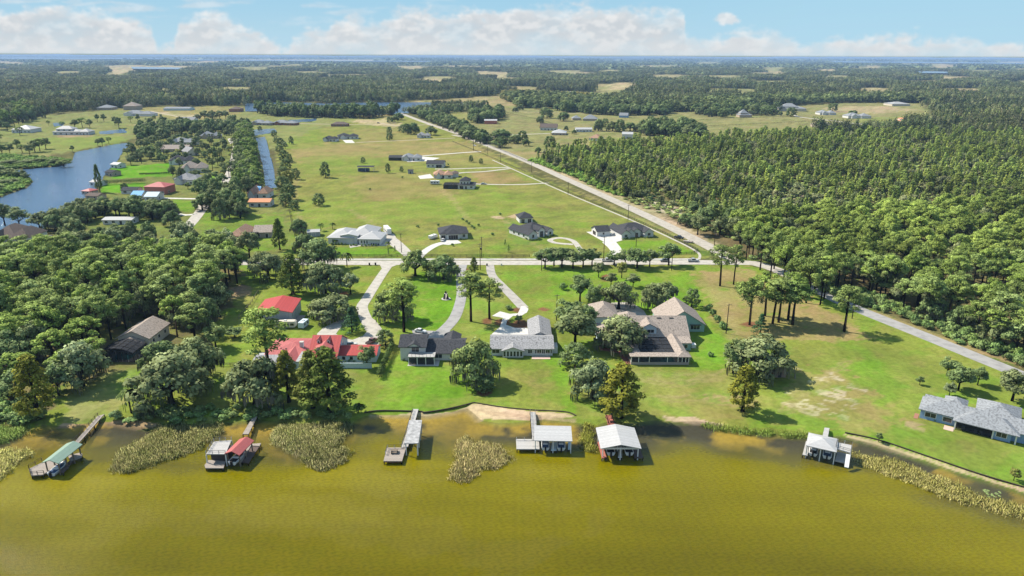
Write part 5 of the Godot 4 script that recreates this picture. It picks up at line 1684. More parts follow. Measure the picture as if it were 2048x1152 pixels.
	o = ranch("white garage building with dark roof and brown door in the field", [853, 335], [887, 335.5], 12, 3.6, 2.4, M.white, M.slate, "gx", "garage")
	hole(o, "garage_door", "f", 0, 11.6, 0.05, 5.0, 2.6, 4, M.trim, M.dark)
	o = ranch("white house with red tiled hipped roof in the field", [868, 357.5], [905, 357], 15, 3.0, 3.2, M.white, M.tile, "wings")
	wing(o, 15, 21, -6, -15, 3.0, "hip", 1.8, 0.4, M.white, M.brown)
	o = ranch("two-storey white house with black roof and black pool cage", [916, 378], [948, 378.5], 13, 3.1, 2.6, M.white, M.slate, "two")
	hole(o, "garage_door", "f", 0.0, 3.0, 0.05, 2.6, 2.4, 2, M.trim, M.dark)
	screens(o, -11.5, -0.5, 0.5, -11, 0, 3.2, 3, 3, true, "flbr", 0.6)
	part("pool", MB.new().box(Vector3(-9, -0.2, -7), Vector3(-4, 0.1, -1.5)), M.pool, o)
	o = house("carport", "open metal carport roof over a dark camper in the field", [715, 344], [746, 344], 0.0, "carport")
	wing(o, 0, 14.6, 0, -7, 4.4, "gx", 0.7, 0.2, null, M.slate)
	for x in [0.2, 7.3, 14.4]:
		for z in [-0.2, -6.8]: post(o, x, z, 0, 4.3, 0.1, M.alu)
	o = house("shed", "small dark shed beside garden beds in the field", [816, 347.5], [825, 347.5], 0.0, "shed")
	wing(o, 0, 4.4, 0, -4, 2.6, "gx", 0.8, 0.2, M.tin, M.slate)
	hole(o, "door", "f", 0, 2.2, 0.05, 1.4, 2.0, 1, M.trim, M.dark)
	o = house("shed", "pale metal shed beside the white metal roofed house", [615, 474], [636, 473], 0.0, "shed")
	wing(o, 0, 7.0, 0, -6.5, 2.6, "gx", 0.9, 0.2, M.tin, M.whiteroof)
	hole(o, "door", "f", 0, 3.5, 0.05, 2.4, 2.0, 2, M.trim, M.tin)
	for f in [ # label, base line, depth, eaves, rise, wall, roof, style, category
		["dark roofed white house strung along the upper field", [645, 283], [672, 283.5], 14, 3.2, 3.0, M.white, M.slate, "wings", "house"],
		["dark roofed white garage house beside the tan field", [676, 279], [717, 278], 18, 3.4, 3.4, M.white, M.slate, "wings", "house"],
		["small brown brick house with brown roof on the dirt track", [662, 253], [695, 253], 14, 3.0, 3.2, M.brick, M.brown, "hip", "house"],
		["pale roofed house among dark trees beside the main road", [834, 276], [860, 276], 14, 3.0, 3.6, M.white, M.grey, "wings", "house"],
		["grey roofed house by the pond, the one with a white gable end", [500, 250], [540, 251], 17, 3.2, 4.0, M.tanwall, M.bluegrey, "wings", "house"],
		["grey roofed house by the pond with a long dark porch", [544, 250], [590, 251], 18, 3.2, 3.6, M.brick, M.bluegrey, "wings", "house"],
		["white roofed house on the shore of the far blue lake", [733, 231], [762, 231], 18, 3.4, 3.6, M.white, M.greyroof, "wings", "house"],
		["white open-sided hay barn with a tin roof in the paddock", [969, 248], [994, 248], 12, 5.0, 1.6, M.pink, M.whiteroof, "gx", "barn"],
		["white farmhouse with brown roof among the paddocks", [1080, 260.5], [1114, 261], 16, 4.0, 4.6, M.white, M.brown, "gx", "house"],
		["low building under a broad white pyramid roof in the paddocks", [1103, 270], [1131, 270.5], 24, 2.6, 3.6, M.tanwall, M.whiteroof, "hip", "building"],
		["long white stable with a row of doors", [1152, 264], [1184, 264], 12, 3.6, 1.8, M.white, M.whiteroof, "gx", "stable"],
		["house with orange tiled roof at the edge of the pine wood", [1178, 281], [1200, 282], 18, 3.2, 4.0, M.white, M.tile, "hip", "house"],
		["white two-level metal building behind the pine wood", [1244, 277], [1265, 277.5], 16, 5.5, 2.0, M.white, M.whiteroof, "gx", "building"],
		["small grey roofed cottage beside the blue roofed house", [1145, 240.5], [1162, 240.5], 14, 3.0, 4.4, M.tanwall, M.bluegrey, "hip", "house"],
		["broad house with blue-grey hipped roof under the oaks", [1166, 241.5], [1194, 242], 18, 3.0, 6.0, M.tanwall, M.bluegrey, "hip", "house"],
		["little blue cottage with a dark blue roof by the oaks", [1238, 235], [1255, 235.5], 12, 3.6, 4.0, M.blue, M.bluegrey, "gx", "house"],
		["huge white warehouse beyond the rust coloured trees", [1130, 192], [1160, 192], 60, 7.0, 3.0, M.white, M.whiteroof, "gx", "warehouse"],
		["house with steep blue roof among low trees in the east fields", [1479, 235], [1504, 235], 18, 4.0, 6.0, M.tanwall, M.bluegrey, "two", "house"],
		["grand cream mansion with many grey gables", [1557, 222], [1612, 223], 30, 5.0, 6.0, M.cream, M.bluegrey, "two", "house"],
		["taupe roofed house half hidden by trees left of the mansion", [1528, 218], [1548, 218], 26, 3.6, 5.0, M.tanwall, M.taupe, "hip", "house"],
		["low white house with grey roof beside the mansion", [1641, 230], [1672, 230], 22, 3.6, 4.4, M.white, M.bluegrey, "wings", "house"],
		["white house with blue-grey roof on the eastern lawn", [1698, 237], [1742, 237], 24, 3.8, 5.0, M.white, M.bluegrey, "wings", "house"],
		["wide house with taupe hipped roof beside the paddock fence", [1632, 255], [1666, 255], 20, 3.4, 5.0, M.tanwall, M.taupe, "hip", "house"],
		["white house with bright red roof at the wood's far corner", [1804, 248], [1844, 248], 24, 4.0, 3.4, M.white, M.orange, "two", "house"],
		["long cream roofed building at the edge of the far eastern trees", [1784, 212], [1820, 212], 34, 4.0, 4.0, M.cream, M.greyroof, "hip", "building"],
		["white house under a pale pyramid roof by the western lake", [24, 266], [62, 266], 24, 4.6, 4.6, M.white, M.whiteroof, "hip", "house"],
		["white two-storey mansion with pale roofs on the lake lawn", [106, 270], [160, 270], 18, 4.2, 3.6, M.white, M.greyroof, "two", "house"],
		["garage wing house with three dark doors beside the mansion", [158, 270], [178, 270], 15, 4.0, 3.4, M.white, M.greyroof, "hip", "garage"],
		["house with pale grey roof at the foot of the far woods", [194, 220], [222, 220], 26, 4.0, 5.0, M.tanwall, M.bluegrey, "hip", "house"],
		["tall rose-grey house with steep roof on bare ground", [247, 220], [273, 220], 26, 7.0, 7.0, M.tanwall, M.taupe, "hip", "house"],
		["long grey roofed house on the sandy lots", [245, 232], [302, 233], 24, 4.0, 5.0, M.white, M.bluegrey, "wings", "house"],
		["long blue-grey metal building on the sandy lots", [327, 221], [379, 221], 26, 3.6, 2.0, M.sky, M.bluegrey, "gx", "building"],
		["brown roofed house behind the round wood", [458, 224], [480, 224], 22, 5.0, 4.0, M.brick, M.brown, "hip", "house"],
		["white gabled house with pale roof on the dirt road", [357, 246], [388, 246], 18, 4.2, 4.0, M.white, M.grey, "gx", "house"],
		["low brown house at the bend of the dirt road", [278, 254], [304, 254], 18, 3.2, 3.4, M.tanwall, M.taupe, "hip", "house"],
		["grey roofed house at the top of the canal street", [400, 278], [442, 277], 20, 3.4, 5.0, M.tanwall, M.bluegrey, "wings", "house"],
		["sage grey roofed house with screened porch on the canal street", [336, 290], [386, 291], 20, 3.4, 4.6, M.cream, M.bluegrey, "wings", "house"],
		["long tan roofed house behind the yellow flowering tree", [322, 304], [375, 304], 16, 3.2, 3.4, M.tanwall, M.taupe, "gx", "house"],
		["pale house with grey gable seen past dark trees", [376, 312], [398, 310], 16, 4.0, 4.0, M.cream, M.grey, "gz", "house"],
		["house with weathered grey roof and white lanai", [338, 330], [390, 328], 18, 3.4, 4.4, M.white, M.slate, "wings", "house"],
		["large taupe roofed house with white gable on the lawn", [362, 347], [414, 345], 20, 4.0, 5.0, M.white, M.taupe, "wings", "house"],
		["white and grey roofed house behind the palms", [346, 369], [398, 370], 18, 3.8, 4.0, M.white, M.grey, "wings", "house"],
		["two-storey rose red house by the hedged lawn", [290, 388], [331, 389], 14, 5.4, 2.6, M.pink, M.pinkred, "hip", "house"],
		["low grey shed roof beside the rose red house", [243, 388], [274, 388], 10, 2.8, 1.6, M.white, M.slate, "gx", "shed"],
		["small house with a bright blue roof beside the rose red house", [262, 399], [282, 399], 12, 2.6, 2.6, M.white, M.tarp, "gx", "house"],
		["small house with a pale blue metal roof below the rose red house", [290, 402], [314, 402], 12, 3.2, 2.2, M.white, M.sky, "gx", "house"],
		["brick red roofed house with a bright blue tarp on its roof", [493, 397], [536, 397], 18, 3.6, 4.6, M.white, M.tile, "wings", "house"],
		["white house with a plain orange roof by the canal", [498, 414], [540, 414], 10, 3.4, 1.6, M.white, M.orange, "gx", "house"],
		["brown roofed house with two garage doors at the photo's left edge", [-24, 489], [58, 489], 22, 3.6, 5.0, M.white, M.brown, "wings", "house"],
		["long low building with a flat white roof behind the wood", [206, 449], [264, 449], 9, 2.8, 0.8, M.white, M.whiteroof, "gx", "building"],
		["rose-tan roofed house half hidden behind the dark oak", [458, 484], [490, 484], 20, 3.2, 3.6, M.tanwall, M.tile, "hip", "house"],
		["tan roofed house with a dark back porch by the fence line", [508, 476], [543, 475], 14, 3.2, 2.6, M.tanwall, M.taupe, "gx", "house"],
		["small grey roofed house buried in the near wood", [66, 628], [98, 628], 12, 3.0, 2.0, M.cream, M.grey, "hip", "house"],
		["white boat shed on the western lake shore", [222, 336], [236, 337], 9, 3.4, 1.4, M.white, M.whiteroof, "gx", "boathouse"],
		["dark boat shed on the western lake shore", [211, 352], [226, 353], 9, 3.4, 1.4, M.tanwall, M.slate, "gx", "boathouse"],
		["pale boat shed beside the pointed tree", [180, 372], [198, 373], 9, 3.2, 1.2, M.white, M.greyroof, "gx", "boathouse"],
		["little red roofed boat shed at the lake's near end", [164, 389], [180, 390], 8, 2.6, 1.4, M.tanwall, M.pinkred, "hip", "boathouse"],
		["brown roofed landing house at the lake's near end", [172, 399], [196, 400], 9, 2.8, 1.4, M.tanwall, M.brown, "gx", "boathouse"],
	]:
		o = ranch(f[0], f[1], f[2], f[3], f[4], f[5], f[6], f[7], f[8], f[9])
		if "tarp" in f[0]:
			var q := MB.new()
			q.slab([Vector3(4.5, 5.4, -6.0), Vector3(9.5, 5.0, -3.2), Vector3(9.0, 7.6, -8.0), Vector3(6.0, 7.7, -8.8)], 0.05)
			part("tarpaulin", q, M.tarp, o)
	# a screen cage beside the tan roofed house
	o = house("pool_cage", "pale arched pool cage between the tan roofed houses", [478, 482], [512, 482], 0.0, "pool cage")
	M.palebar = M.bronze
	M.bronze = M.alu
	screens(o, 0, 9.0, 0, -9, 0, 2.6, 4, 5, true, "flr", 1.3)
	M.bronze = M.palebar

# ---------------------------------------------------------------- docks and boathouses
func boathouse(label: String, fl: Array, fr: Array, h: float) -> Node3D:
	var a := at(fl[0], fl[1], h)
	var b := at(fr[0], fr[1], h)
	a.y = 0.0
	b.y = 0.0
	var o := thing("boathouse", label, "boathouse", a, atan2(-(b.z - a.z), b.x - a.x))
	o.set_meta("w", a.distance_to(b))
	return o

func corner_posts(o: Node3D, x0: float, x1: float, zf: float, zb: float, n: int, h: float, m: Material) -> void:
	for i in n + 1:
		for x in [x0, x1]: post(o, x, lerpf(zf, zb, i / float(n)), -3.0, h, 0.12, m)

func docks() -> void:
	var up := 3.2
	# green roof
	var o := boathouse("weathered boathouse with pale green metal roof and a long timber walkway", [85, 925], [116.5, 926.5], up)
	wing(o, 0.3, 3.8, -0.3, -8.6, up, "gz", 0.7, 0.45, null, M.greenroof)
	corner_posts(o, 0.4, 3.7, -0.5, -8.4, 3, up, M.timber)
	platform(o, "walkway", [195, 832, 209, 828, 157, 886, 146, 888], 0.7, M.deck)
	platform(o, "deck", [57, 938, 100, 917, 118, 928, 86, 949, 62, 951], 0.6, M.deck)
	platform(o, "deck", [136, 911, 160, 905, 165, 908, 163, 914, 140, 922], 0.6, M.deck)
	platform(o, "deck", [120, 940, 139, 921, 146, 921, 126, 946], 0.45, M.darkdeck)
	railing(o, px2(o, [196, 832, 147, 886], 0.7), 0.7, 1.0, M.timber)
	railing(o, px2(o, [88, 948, 62, 950, 58, 937, 84, 922], 0.6), 0.6, 1.0, M.timber, 1.6)
	boat("dark motor boat under the pale green boathouse roof", o.to_global(Vector3(2.1, -0.1, -2.2)) if o.is_inside_tree() else o.transform * Vector3(2.1, -0.1, -2.2), o.rotation.y + PI * 0.5, true, 0.95)
	# red roof with a roof terrace
	o = boathouse("boathouse with faded red roof beside a white railed roof terrace", [450, 907], [480, 910], up)
	wing(o, 0.3, 3.7, -0.2, -6.8, up, "gz", 0.8, 0.4, null, M.pinkred)
	corner_posts(o, 0.4, 3.6, -0.4, -6.6, 2, up, M.timber)
	platform(o, "walkway", [504, 836, 515, 832, 497, 868, 485, 868], 0.7, M.deck)
	var tp := platform(o, "roof_terrace", [412, 908, 428, 883, 463, 880, 451, 908], 3.0, M.paledeck, 0.25, false)
	for q in tp: post(o, q.x, q.y, -3.0, 2.747, 0.12, M.trim)
	railing(o, [tp[3], tp[0], tp[1], tp[2]], 3.0, 1.0, M.alu, 1.7)
	part("wall", MB.new().box(Vector3(tp[0].x + 0.3, 0.5, tp[1].y + 0.4), Vector3(tp[3].x - 0.3, 2.7, tp[0].y - 1.4)), M.dark, o)
	platform(o, "deck", [409, 930, 417, 920, 452, 920, 447, 936, 411, 936], 0.5, M.deck)
	platform(o, "deck", [478, 925, 497, 888, 522, 886, 519, 892, 502, 891, 483, 923], 0.5, M.deck)
	platform(o, "deck", [483, 923, 502, 891, 519, 892, 497, 926], 0.3, M.darkdeck)
	boat("white motor boat on a lift under the faded red roof", o.transform * Vector3(2.0, 0.5, -2.4), o.rotation.y + PI * 0.5)
	# white flat roof, slanting
	o = boathouse("narrow dock roof of stained white panels beside a long straight walkway", [809.6, 888], [836, 887.5], up)
	wing(o, 0.1, 3.4, -0.1, -12.2, up, "flat", 0, 0.15, null, M.greyroof)
	corner_posts(o, 3.2, 3.3, -0.4, -12.0, 3, up, M.trim)
	for z in [-0.6, -6.0, -11.6]: post(o, 0.2, z, -3.0, up, 0.12, M.trim)
	for z in [-0.6, -6.0]: part("brace", MB.new().bar(Vector3(3.25, 1.4, z), Vector3(2.0, up - 0.05, z), 0.08), M.trim, o)
	platform(o, "walkway", [827, 818, 837, 818, 828, 850, 816, 893, 803, 895, 820, 845], 0.7, M.paledeck)
	platform(o, "deck", [774, 895, 812, 895, 804, 922, 767, 922], 0.6, M.deck)
	part("fascia", MB.new().box(loc(o, 767.5, 922, 0.3) + Vector3(0, -0.25, 0), loc(o, 804, 922, 0.3) + Vector3(0, 0.24, 0.12)), M.reddeck, o)
	railing(o, px2(o, [771, 909, 775, 896, 803, 896, 826, 822], 0.65), 0.7, 0.9, M.alu, 2.0)
	var t := thing("picnic_bench", "dark picnic bench on the open deck of the narrow white dock", "bench", o.transform * (loc(o, 789, 905, 0.62)), o.rotation.y)
	part("table_top", MB.new().box(Vector3(-0.9, 0.7, -0.35), Vector3(0.9, 0.78, 0.35)), M.timber, t)
	for s in [-0.75, 0.75]:
		part("seat", MB.new().box(Vector3(-0.9, 0.42, s - 0.14), Vector3(0.9, 0.48, s + 0.14)), M.timber, t)
		part("leg", MB.new().box(Vector3(s - 0.05, 0, -0.8), Vector3(s + 0.05, 0.7, 0.8)), M.bronze, t)
	# white slanted roof over two slips
	o = boathouse("double boathouse with a plain off-white slanted roof and white L-shaped dock", [1068.6, 882], [1145, 883.5], up)
	wing(o, 0.1, 9.9, -0.1, -7.2, up, "shed", 0.35, 0.15, null, M.whiteroof)
	for x in [0.3, 5.0, 9.7]:
		for z in [-0.4, -6.9]: post(o, x, z, -3.0, up, 0.12, M.trim)
	platform(o, "walkway", [1060, 824, 1071, 824, 1076, 893, 1065, 893], 0.7, M.paledeck)
	platform(o, "deck", [1032, 878, 1065, 878, 1066, 883, 1078, 883, 1079, 898, 1033, 898], 0.65, M.paledeck)
	platform(o, "deck", [1104, 884, 1114, 884, 1113, 900, 1102, 900], 0.5, M.sky)
	platform(o, "deck", [1136, 884, 1142, 884, 1142, 898, 1136, 898], 0.5, M.sky)
	railing(o, px2(o, [1033, 880, 1064, 880, 1060, 824], 0.7), 0.7, 0.9, M.trim, 2.2)
	railing(o, px2(o, [1070, 854, 1070, 824], 0.7), 0.7, 0.9, M.trim, 2.2)
	boat("dark covered boat in the near slip of the off-white boathouse", o.transform * Vector3(3.0, 0.2, -3.2), o.rotation.y + PI * 0.5, true, 0.9)
	boat("boat with open cockpit in the far slip of the off-white boathouse", o.transform * Vector3(7.2, 0.3, -3.2), o.rotation.y + PI * 0.5, true, 0.95)
	# big white gable
	o = boathouse("wide boathouse with bright white gable roof and red painted walkway", [1202, 897.4], [1282.5, 897.4], up)
	wing(o, 0.4, 10.0, -0.4, -10.2, up, "gz", 1.05, 0.5, null, M.whiteroof)
	part("gable", MB.new().box(Vector3(0.8, up - 0.5, -0.6), Vector3(9.6, up, -0.5)), M.white, o)
	for x in [0.6, 5.2, 9.8]:
		for z in [-0.6, -5.0, -10.0]: post(o, x, z, -3.0, up - 0.003, 0.13, M.trim)
	platform(o, "walkway", [1211, 830, 1222, 829, 1232, 856, 1218, 857], 0.7, M.reddeck)
	platform(o, "deck", [1195, 884, 1202, 882, 1213, 914, 1204, 916], 0.55, M.reddeck)
	platform(o, "deck", [1266, 897, 1280, 897, 1287, 915, 1269, 915], 0.55, M.darkdeck)
	platform(o, "deck", [1238, 890, 1245, 890, 1244, 914, 1236, 914], 0.5, M.alu)
	railing(o, px2(o, [1211, 830, 1218, 854], 0.7), 0.7, 0.9, M.timber, 2.0)
	railing(o, px2(o, [1222, 829, 1230, 853], 0.7), 0.7, 0.9, M.timber, 2.0)
	boat("white boat on a lift in the right slip of the bright white boathouse", o.transform * Vector3(7.6, 0.9, -3.6), o.rotation.y + PI * 0.5)
	boat("white boat deep in the left slip of the bright white boathouse", o.transform * Vector3(2.9, 0.4, -4.4), o.rotation.y + PI * 0.5)
	# white hip with a raised sun deck
	o = boathouse("boathouse with white hipped roof and a railed sun deck above a blue-shaded platform", [1612, 892], [1672.5, 905.6], up)
	wing(o, 0.2, 7.1, -0.2, -7.2, up, "hip", 1.2, 0.25, null, M.whiteroof)
	for x in [0.3, 3.6, 7.0]:
		for z in [-0.4, -7.0]: post(o, x, z, -3.0, up, 0.13, M.trim)
	platform(o, "walkway", [1649, 855, 1659, 856, 1655, 878, 1644, 876], 0.8, M.paledeck)
	platform(o, "deck", [1605, 909, 1612, 882, 1618, 884, 1615, 911], 0.6, M.paledeck)
	platform(o, "deck", [1670, 921, 1675, 903, 1702, 909, 1698, 928], 0.6, M.paledeck)
	var sd := platform(o, "sun_deck", [1671, 897, 1674, 884, 1704, 890, 1701, 906], 3.0, M.paledeck, 0.22, false)
	for q in sd: post(o, q.x, q.y, -3.0, 2.777, 0.1, M.trim)
	railing(o, [sd[0], sd[1], sd[2], sd[3], sd[0]], 3.0, 1.0, M.trim, 1.5)
	part("stair", MB.new().slab([Vector3(9.6, 0.7, 1.6), Vector3(10.6, 0.7, 1.6), Vector3(10.6, 2.9, -1.2), Vector3(9.6, 2.9, -1.2)], 0.2), M.trim, o)
	boat("white boat in the left slip of the white hipped boathouse", o.transform * Vector3(1.9, 0.5, -3.4), o.rotation.y + PI * 0.5, false, 0.95)
	boat("white boat in the right slip of the white hipped boathouse", o.transform * Vector3(5.3, 0.6, -3.4), o.rotation.y + PI * 0.5, true, 0.95)

# ---------------------------------------------------------------- vehicles, poles, fences and small things
func pole(label: String, u: float, v: float, h: float, arms := 1) -> Node3D:
	var o := thing("utility_pole", label, "pole", at(u, v), 0.25 * (u / 1000.0))
	part("post", MB.new().bar(Vector3(0, -0.3, 0), Vector3(0, h, 0), 0.2, 0.13, 8), M.pole, o)
	for i in arms:
		part("crossarm", MB.new().box(Vector3(-1.1, h - 0.5 - i * 1.0, 0.14), Vector3(1.1, h - 0.35 - i * 1.0, 0.26)), M.pole, o)
	if arms > 1: part("transformer", MB.new().bar(Vector3(0.42, h - 3.2, 0), Vector3(0.42, h - 2.2, 0), 0.26, -1, 8), M.alu, o)
	return o

func fence(label: String, a: Array, step: float, h: float, m: Material, rails: int, posts_apart := true) -> void:
	var k := path_of(a)
	var o := thing("fence", label, "fence", k[0])
	var pm := MB.new().box(Vector3(-0.07, -0.2, -0.07), Vector3(0.07, h, 0.07)).mesh()
	var all := MB.new()
	var left := 0.0
	for i in k.size() - 1:
		var d := k[i + 1] - k[i]
		var l := d.length()
		var x := left
		while x < l:
			var p := k[i] + d * (x / l) - k[0]
			if posts_apart:
				var q := part("post", pm, m, o)
				q.position = p
			else:
				all.box(p + Vector3(-0.08, -0.2, -0.08), p + Vector3(0.08, h, 0.08))
			x += step
		left = x - l
		for r in rails:
			var y := h * (0.92 - 0.34 * r)
			var s := d.cross(Vector3.UP).normalized() * 0.04
			var q := MB.new()
			var A := k[i] - k[0] + Vector3(0, y - 0.07, 0)
			var B := k[i + 1] - k[0] + Vector3(0, y - 0.07, 0)
			var t := Vector3(0, 0.15, 0)
			q.hexa([A + s, B + s, B - s, A - s], [A + s + t, B + s + t, B - s + t, A - s + t])
			part("rail", q, m, o)
	if not posts_apart: part("posts", all, m, o).set_meta("kind", "stuff")

func small_things() -> void:
	var W := Color(0.62, 0.62, 0.62)
	car("white car in the tree shade behind the white balcony house", 841, 665, -20, W, "car")
	car("dark red pickup on the pale court of the red roofed house", 744, 686, 65, Color(0.11, 0.025, 0.025), "pickup")
	car("white pickup on the cross road behind the little bare tree", 1214, 523, 2, W, "pickup")
	car("grey car on the cross road under the last big oak", 1329, 523.5, 180, Color(0.16, 0.17, 0.18), "suv")
	car("silver pickup alone on the cross road", 1386, 523.5, 3, Color(0.38, 0.40, 0.42), "pickup")
	car("white car at the road junction behind the tall pines", 1443, 516, 100, W, "suv")
	car("black pickup pulling a flat trailer along the main road verge", 1358, 477, -35, Color(0.02, 0.02, 0.022), "pickup")
	car("white car on the drive of the gabled house with detached garage", 1216, 470, -10, W, "suv")
	car("grey car on the drive of the two-storey white house", 967, 369, 5, Color(0.35, 0.36, 0.38), "car")
	car("black car parked on the lawn drive at the photo's left edge", 103, 477, 20, Color(0.02, 0.02, 0.025), "suv")
	car("white car far along the main road", 949, 292, -50, W, "car")
	car("dark car on the bare sand by the far lake", 757, 247, 5, Color(0.03, 0.03, 0.035), "suv")
	car("small white cart before the wide brown garage door", 886, 482, 80, W, "car")
	car("small pale car on the court beside the red roof", 702, 692, 15, Color(0.5, 0.5, 0.48), "car")
	var tr := trailer("flat wooden trailer behind the black pickup", "flat_trailer", 1376, 485, -35, 5.5, 2.1, 0.95, M.deck, 0)
	trailer("white cargo trailer beside the long white camper", "cargo_trailer", 755, 464, 110, 6.5, 2.5, 2.7, M.trim, 0)
	trailer("long white fifth-wheel camper with dark windows", "camper_trailer", 775, 466, 112, 11.0, 2.6, 3.7, M.trim, 3)
	trailer("white camper trailer alone in the field", "camper_trailer", 870, 368.5, 0, 7.5, 2.5, 3.0, M.trim, 3)
	trailer("dark camper under the field carport", "camper_trailer", 728, 343.5, 0, 10.0, 2.6, 3.2, M.navy, 3)
	trailer("cream camper with dark windows in front of the grey barn", "camper_trailer", 572, 655, 1, 8.2, 2.5, 2.9, M.cream, 4)
	trailer("small white camper with ivy at its side beside the grey barn", "camper_trailer", 608, 654, 80, 5.2, 2.3, 2.7, M.sky, 2)
	trailer("covered white trailer by the dark roofed house with the brown garage door", "cargo_trailer", 866, 477, 60, 6.0, 2.4, 2.2, M.trim, 0)
	# miniature lighthouse on the lawn
	var o := thing("garden_lighthouse", "white miniature lighthouse ornament on the bright lawn", "ornament", at(892, 598))
	part("base", MB.new().bar(Vector3(0, -0.05, 0), Vector3(0, 0.12, 0), 1.5, -1, 16), M.conc, o)
	part("tower", MB.new().bar(Vector3(0, 0.123, 0), Vector3(0, 1.9, 0), 0.95, 0.5, 12), M.trim, o)
	o.scale = Vector3.ONE * 1.35
	part("lantern", MB.new().bar(Vector3(0, 1.903, 0), Vector3(0, 2.35, 0), 0.3, -1, 10), M.glass, o)
	part("cap", MB.new().bar(Vector3(0, 2.353, 0), Vector3(0, 2.7, 0), 0.42, 0.03, 10), M.bronze, o)
	for b in [["dark wheeled bin by the red house's drive", 751, 530, M.rubber], ["dark wheeled bin by the asphalt drive", 974, 532, M.rubber], ["white letter box post by the winding drive", 1003, 531, M.trim], ["dark letter box beside the wheeled bin", 739, 530.5, M.rubber]]:
		var q := thing("letter_box" if "letter" in b[0] else "wheeled_bin", b[0], "letter box" if "letter" in b[0] else "bin", at(b[1], b[2]))
		part("body", MB.new().box(Vector3(-0.35, 0, -0.35), Vector3(0.35, 1.1, 0.35)), b[3], q)
		part("lid", MB.new().box(Vector3(-0.4, 1.103, -0.4), Vector3(0.4, 1.2, 0.42)), b[3], q)
	for p in [
		["tall pole with cross arms and transformer by the winding drive", 960.5, 540, 13.5, 2], ["pole behind the black fence in front of the brown garage door", 963.5, 516, 11.5, 1],
		["pole at the mouth of the white house's drive", 803, 505, 10.5, 1], ["pole among the oaks at the gabled house's lawn", 1207, 522, 13, 1],
		["pole beside the cross road near the last oak", 1343, 541, 9.5, 1], ["pole on the lawn in front of the gabled house with garage", 1272, 493, 6.5, 1],
		["pole on the sandy verge above the gabled house", 1256, 440, 10, 1], ["pole with wires at the wood's edge by the junction", 1428, 496, 10, 2],
		["pole beside the dark round oaks of the ranch house", 1113, 641, 11, 1], ["leaning pole with lamp beside the four round shrubs", 1452, 667, 12, 1],
		["pole beside the right-hand road under the pines", 1704, 637, 8, 1], ["pole on the main road opposite the two-storey white house", 1136, 390, 10, 1],
		["pole on the main road by the sandy verge bend", 1063, 344, 9, 1], ["pole far up the main road", 1001, 324, 9, 1], ["pole on the main road by the lone palm", 975, 309, 9, 1],
		["pole beside the grey street by the western house", 24, 519, 11, 1], ["pole at the fence corner by the pale shed", 604, 488, 7, 1], ["pole in the wood above the oaks of the teal house", 1083, 541, 9, 1]]:
		pole(p[0], p[1], p[2], p[3], p[4])
	for w in [[960.5, 540, 13, 1083, 541, 8.6], [1083, 541, 8.6, 1343, 541, 9.1], [1343, 541, 9.1, 1428, 496, 9.4], [803, 505, 10, 960.5, 540, 13], [1428, 496, 9.4, 1256, 440, 9.6], [1428, 496, 9.4, 1704, 637, 7.7], [1256, 440, 9.6, 1136, 390, 9.6]]:
		var A := at(w[0], w[1]) + Vector3(0, w[2], 0)
		var B := at(w[3], w[4]) + Vector3(0, w[5], 0)
		var pts := []
		var rr := []
		for i in 9:
			var f := i / 8.0
			pts.append(A.lerp(B, f) - Vector3(0, 6.0 * f * (1 - f), 0))
			rr.append(0.022)
		tag(part("wire", MB.new().tube(pts, rr, 4), M.bronze), "thin wire between the poles at %d and %d m" % [int(A.length()), int(B.length())], "wire", "wires between the utility poles")
	fence("black board fence along the cross road before the white houses", [668, 513.5, 830, 513.5, 1060, 514], 3.0, 1.35, M.black, 3)
	fence("black board fence curving round the lawn by the junction", [1352, 510, 1385, 508, 1396, 502], 3.0, 1.35, M.black, 3)
	fence("long black board fence along the main road", [1396, 502, 1330, 468, 1252, 433, 1130, 383, 1066, 354], 3.0, 1.35, M.black, 3)
	fence("dark fence far up the main road", [1052, 345, 985, 317, 945, 300, 905, 284], 4.0, 1.4, M.black, 2, false)
	fence("grey post and wire fence beside the barn", [478, 637, 503, 608, 517, 585], 4.0, 1.3, M.timber, 1)
	fence("low dark fence across the red house's lower lawn", [424, 733, 492, 731], 3.0, 1.2, M.timber, 2)
	fence("dark boundary fence between the wood and the field", [595, 492, 585, 455, 578, 420], 3.0, 1.6, M.black, 2)
	fence("paddock fence running up beside the main road", [1058, 325, 1000, 300, 965, 286], 5.0, 1.5, M.black, 2, false)
	fence("paddock fence across the eastern field", [1400, 254, 1520, 248, 1640, 243], 7.0, 1.6, M.black, 2, false)
	fence("lower paddock fence of the eastern field", [1490, 268, 1620, 262, 1740, 256], 7.0, 1.6, M.black, 2, false)
	fence("upper paddock fence of the eastern field", [1400, 240, 1500, 236, 1600, 233], 7.0, 1.6, M.black, 2, false)
	fence("slanting paddock fence before the hay barn", [1012, 226, 1080, 240, 1105, 248], 7.0, 1.6, M.black, 2, false)

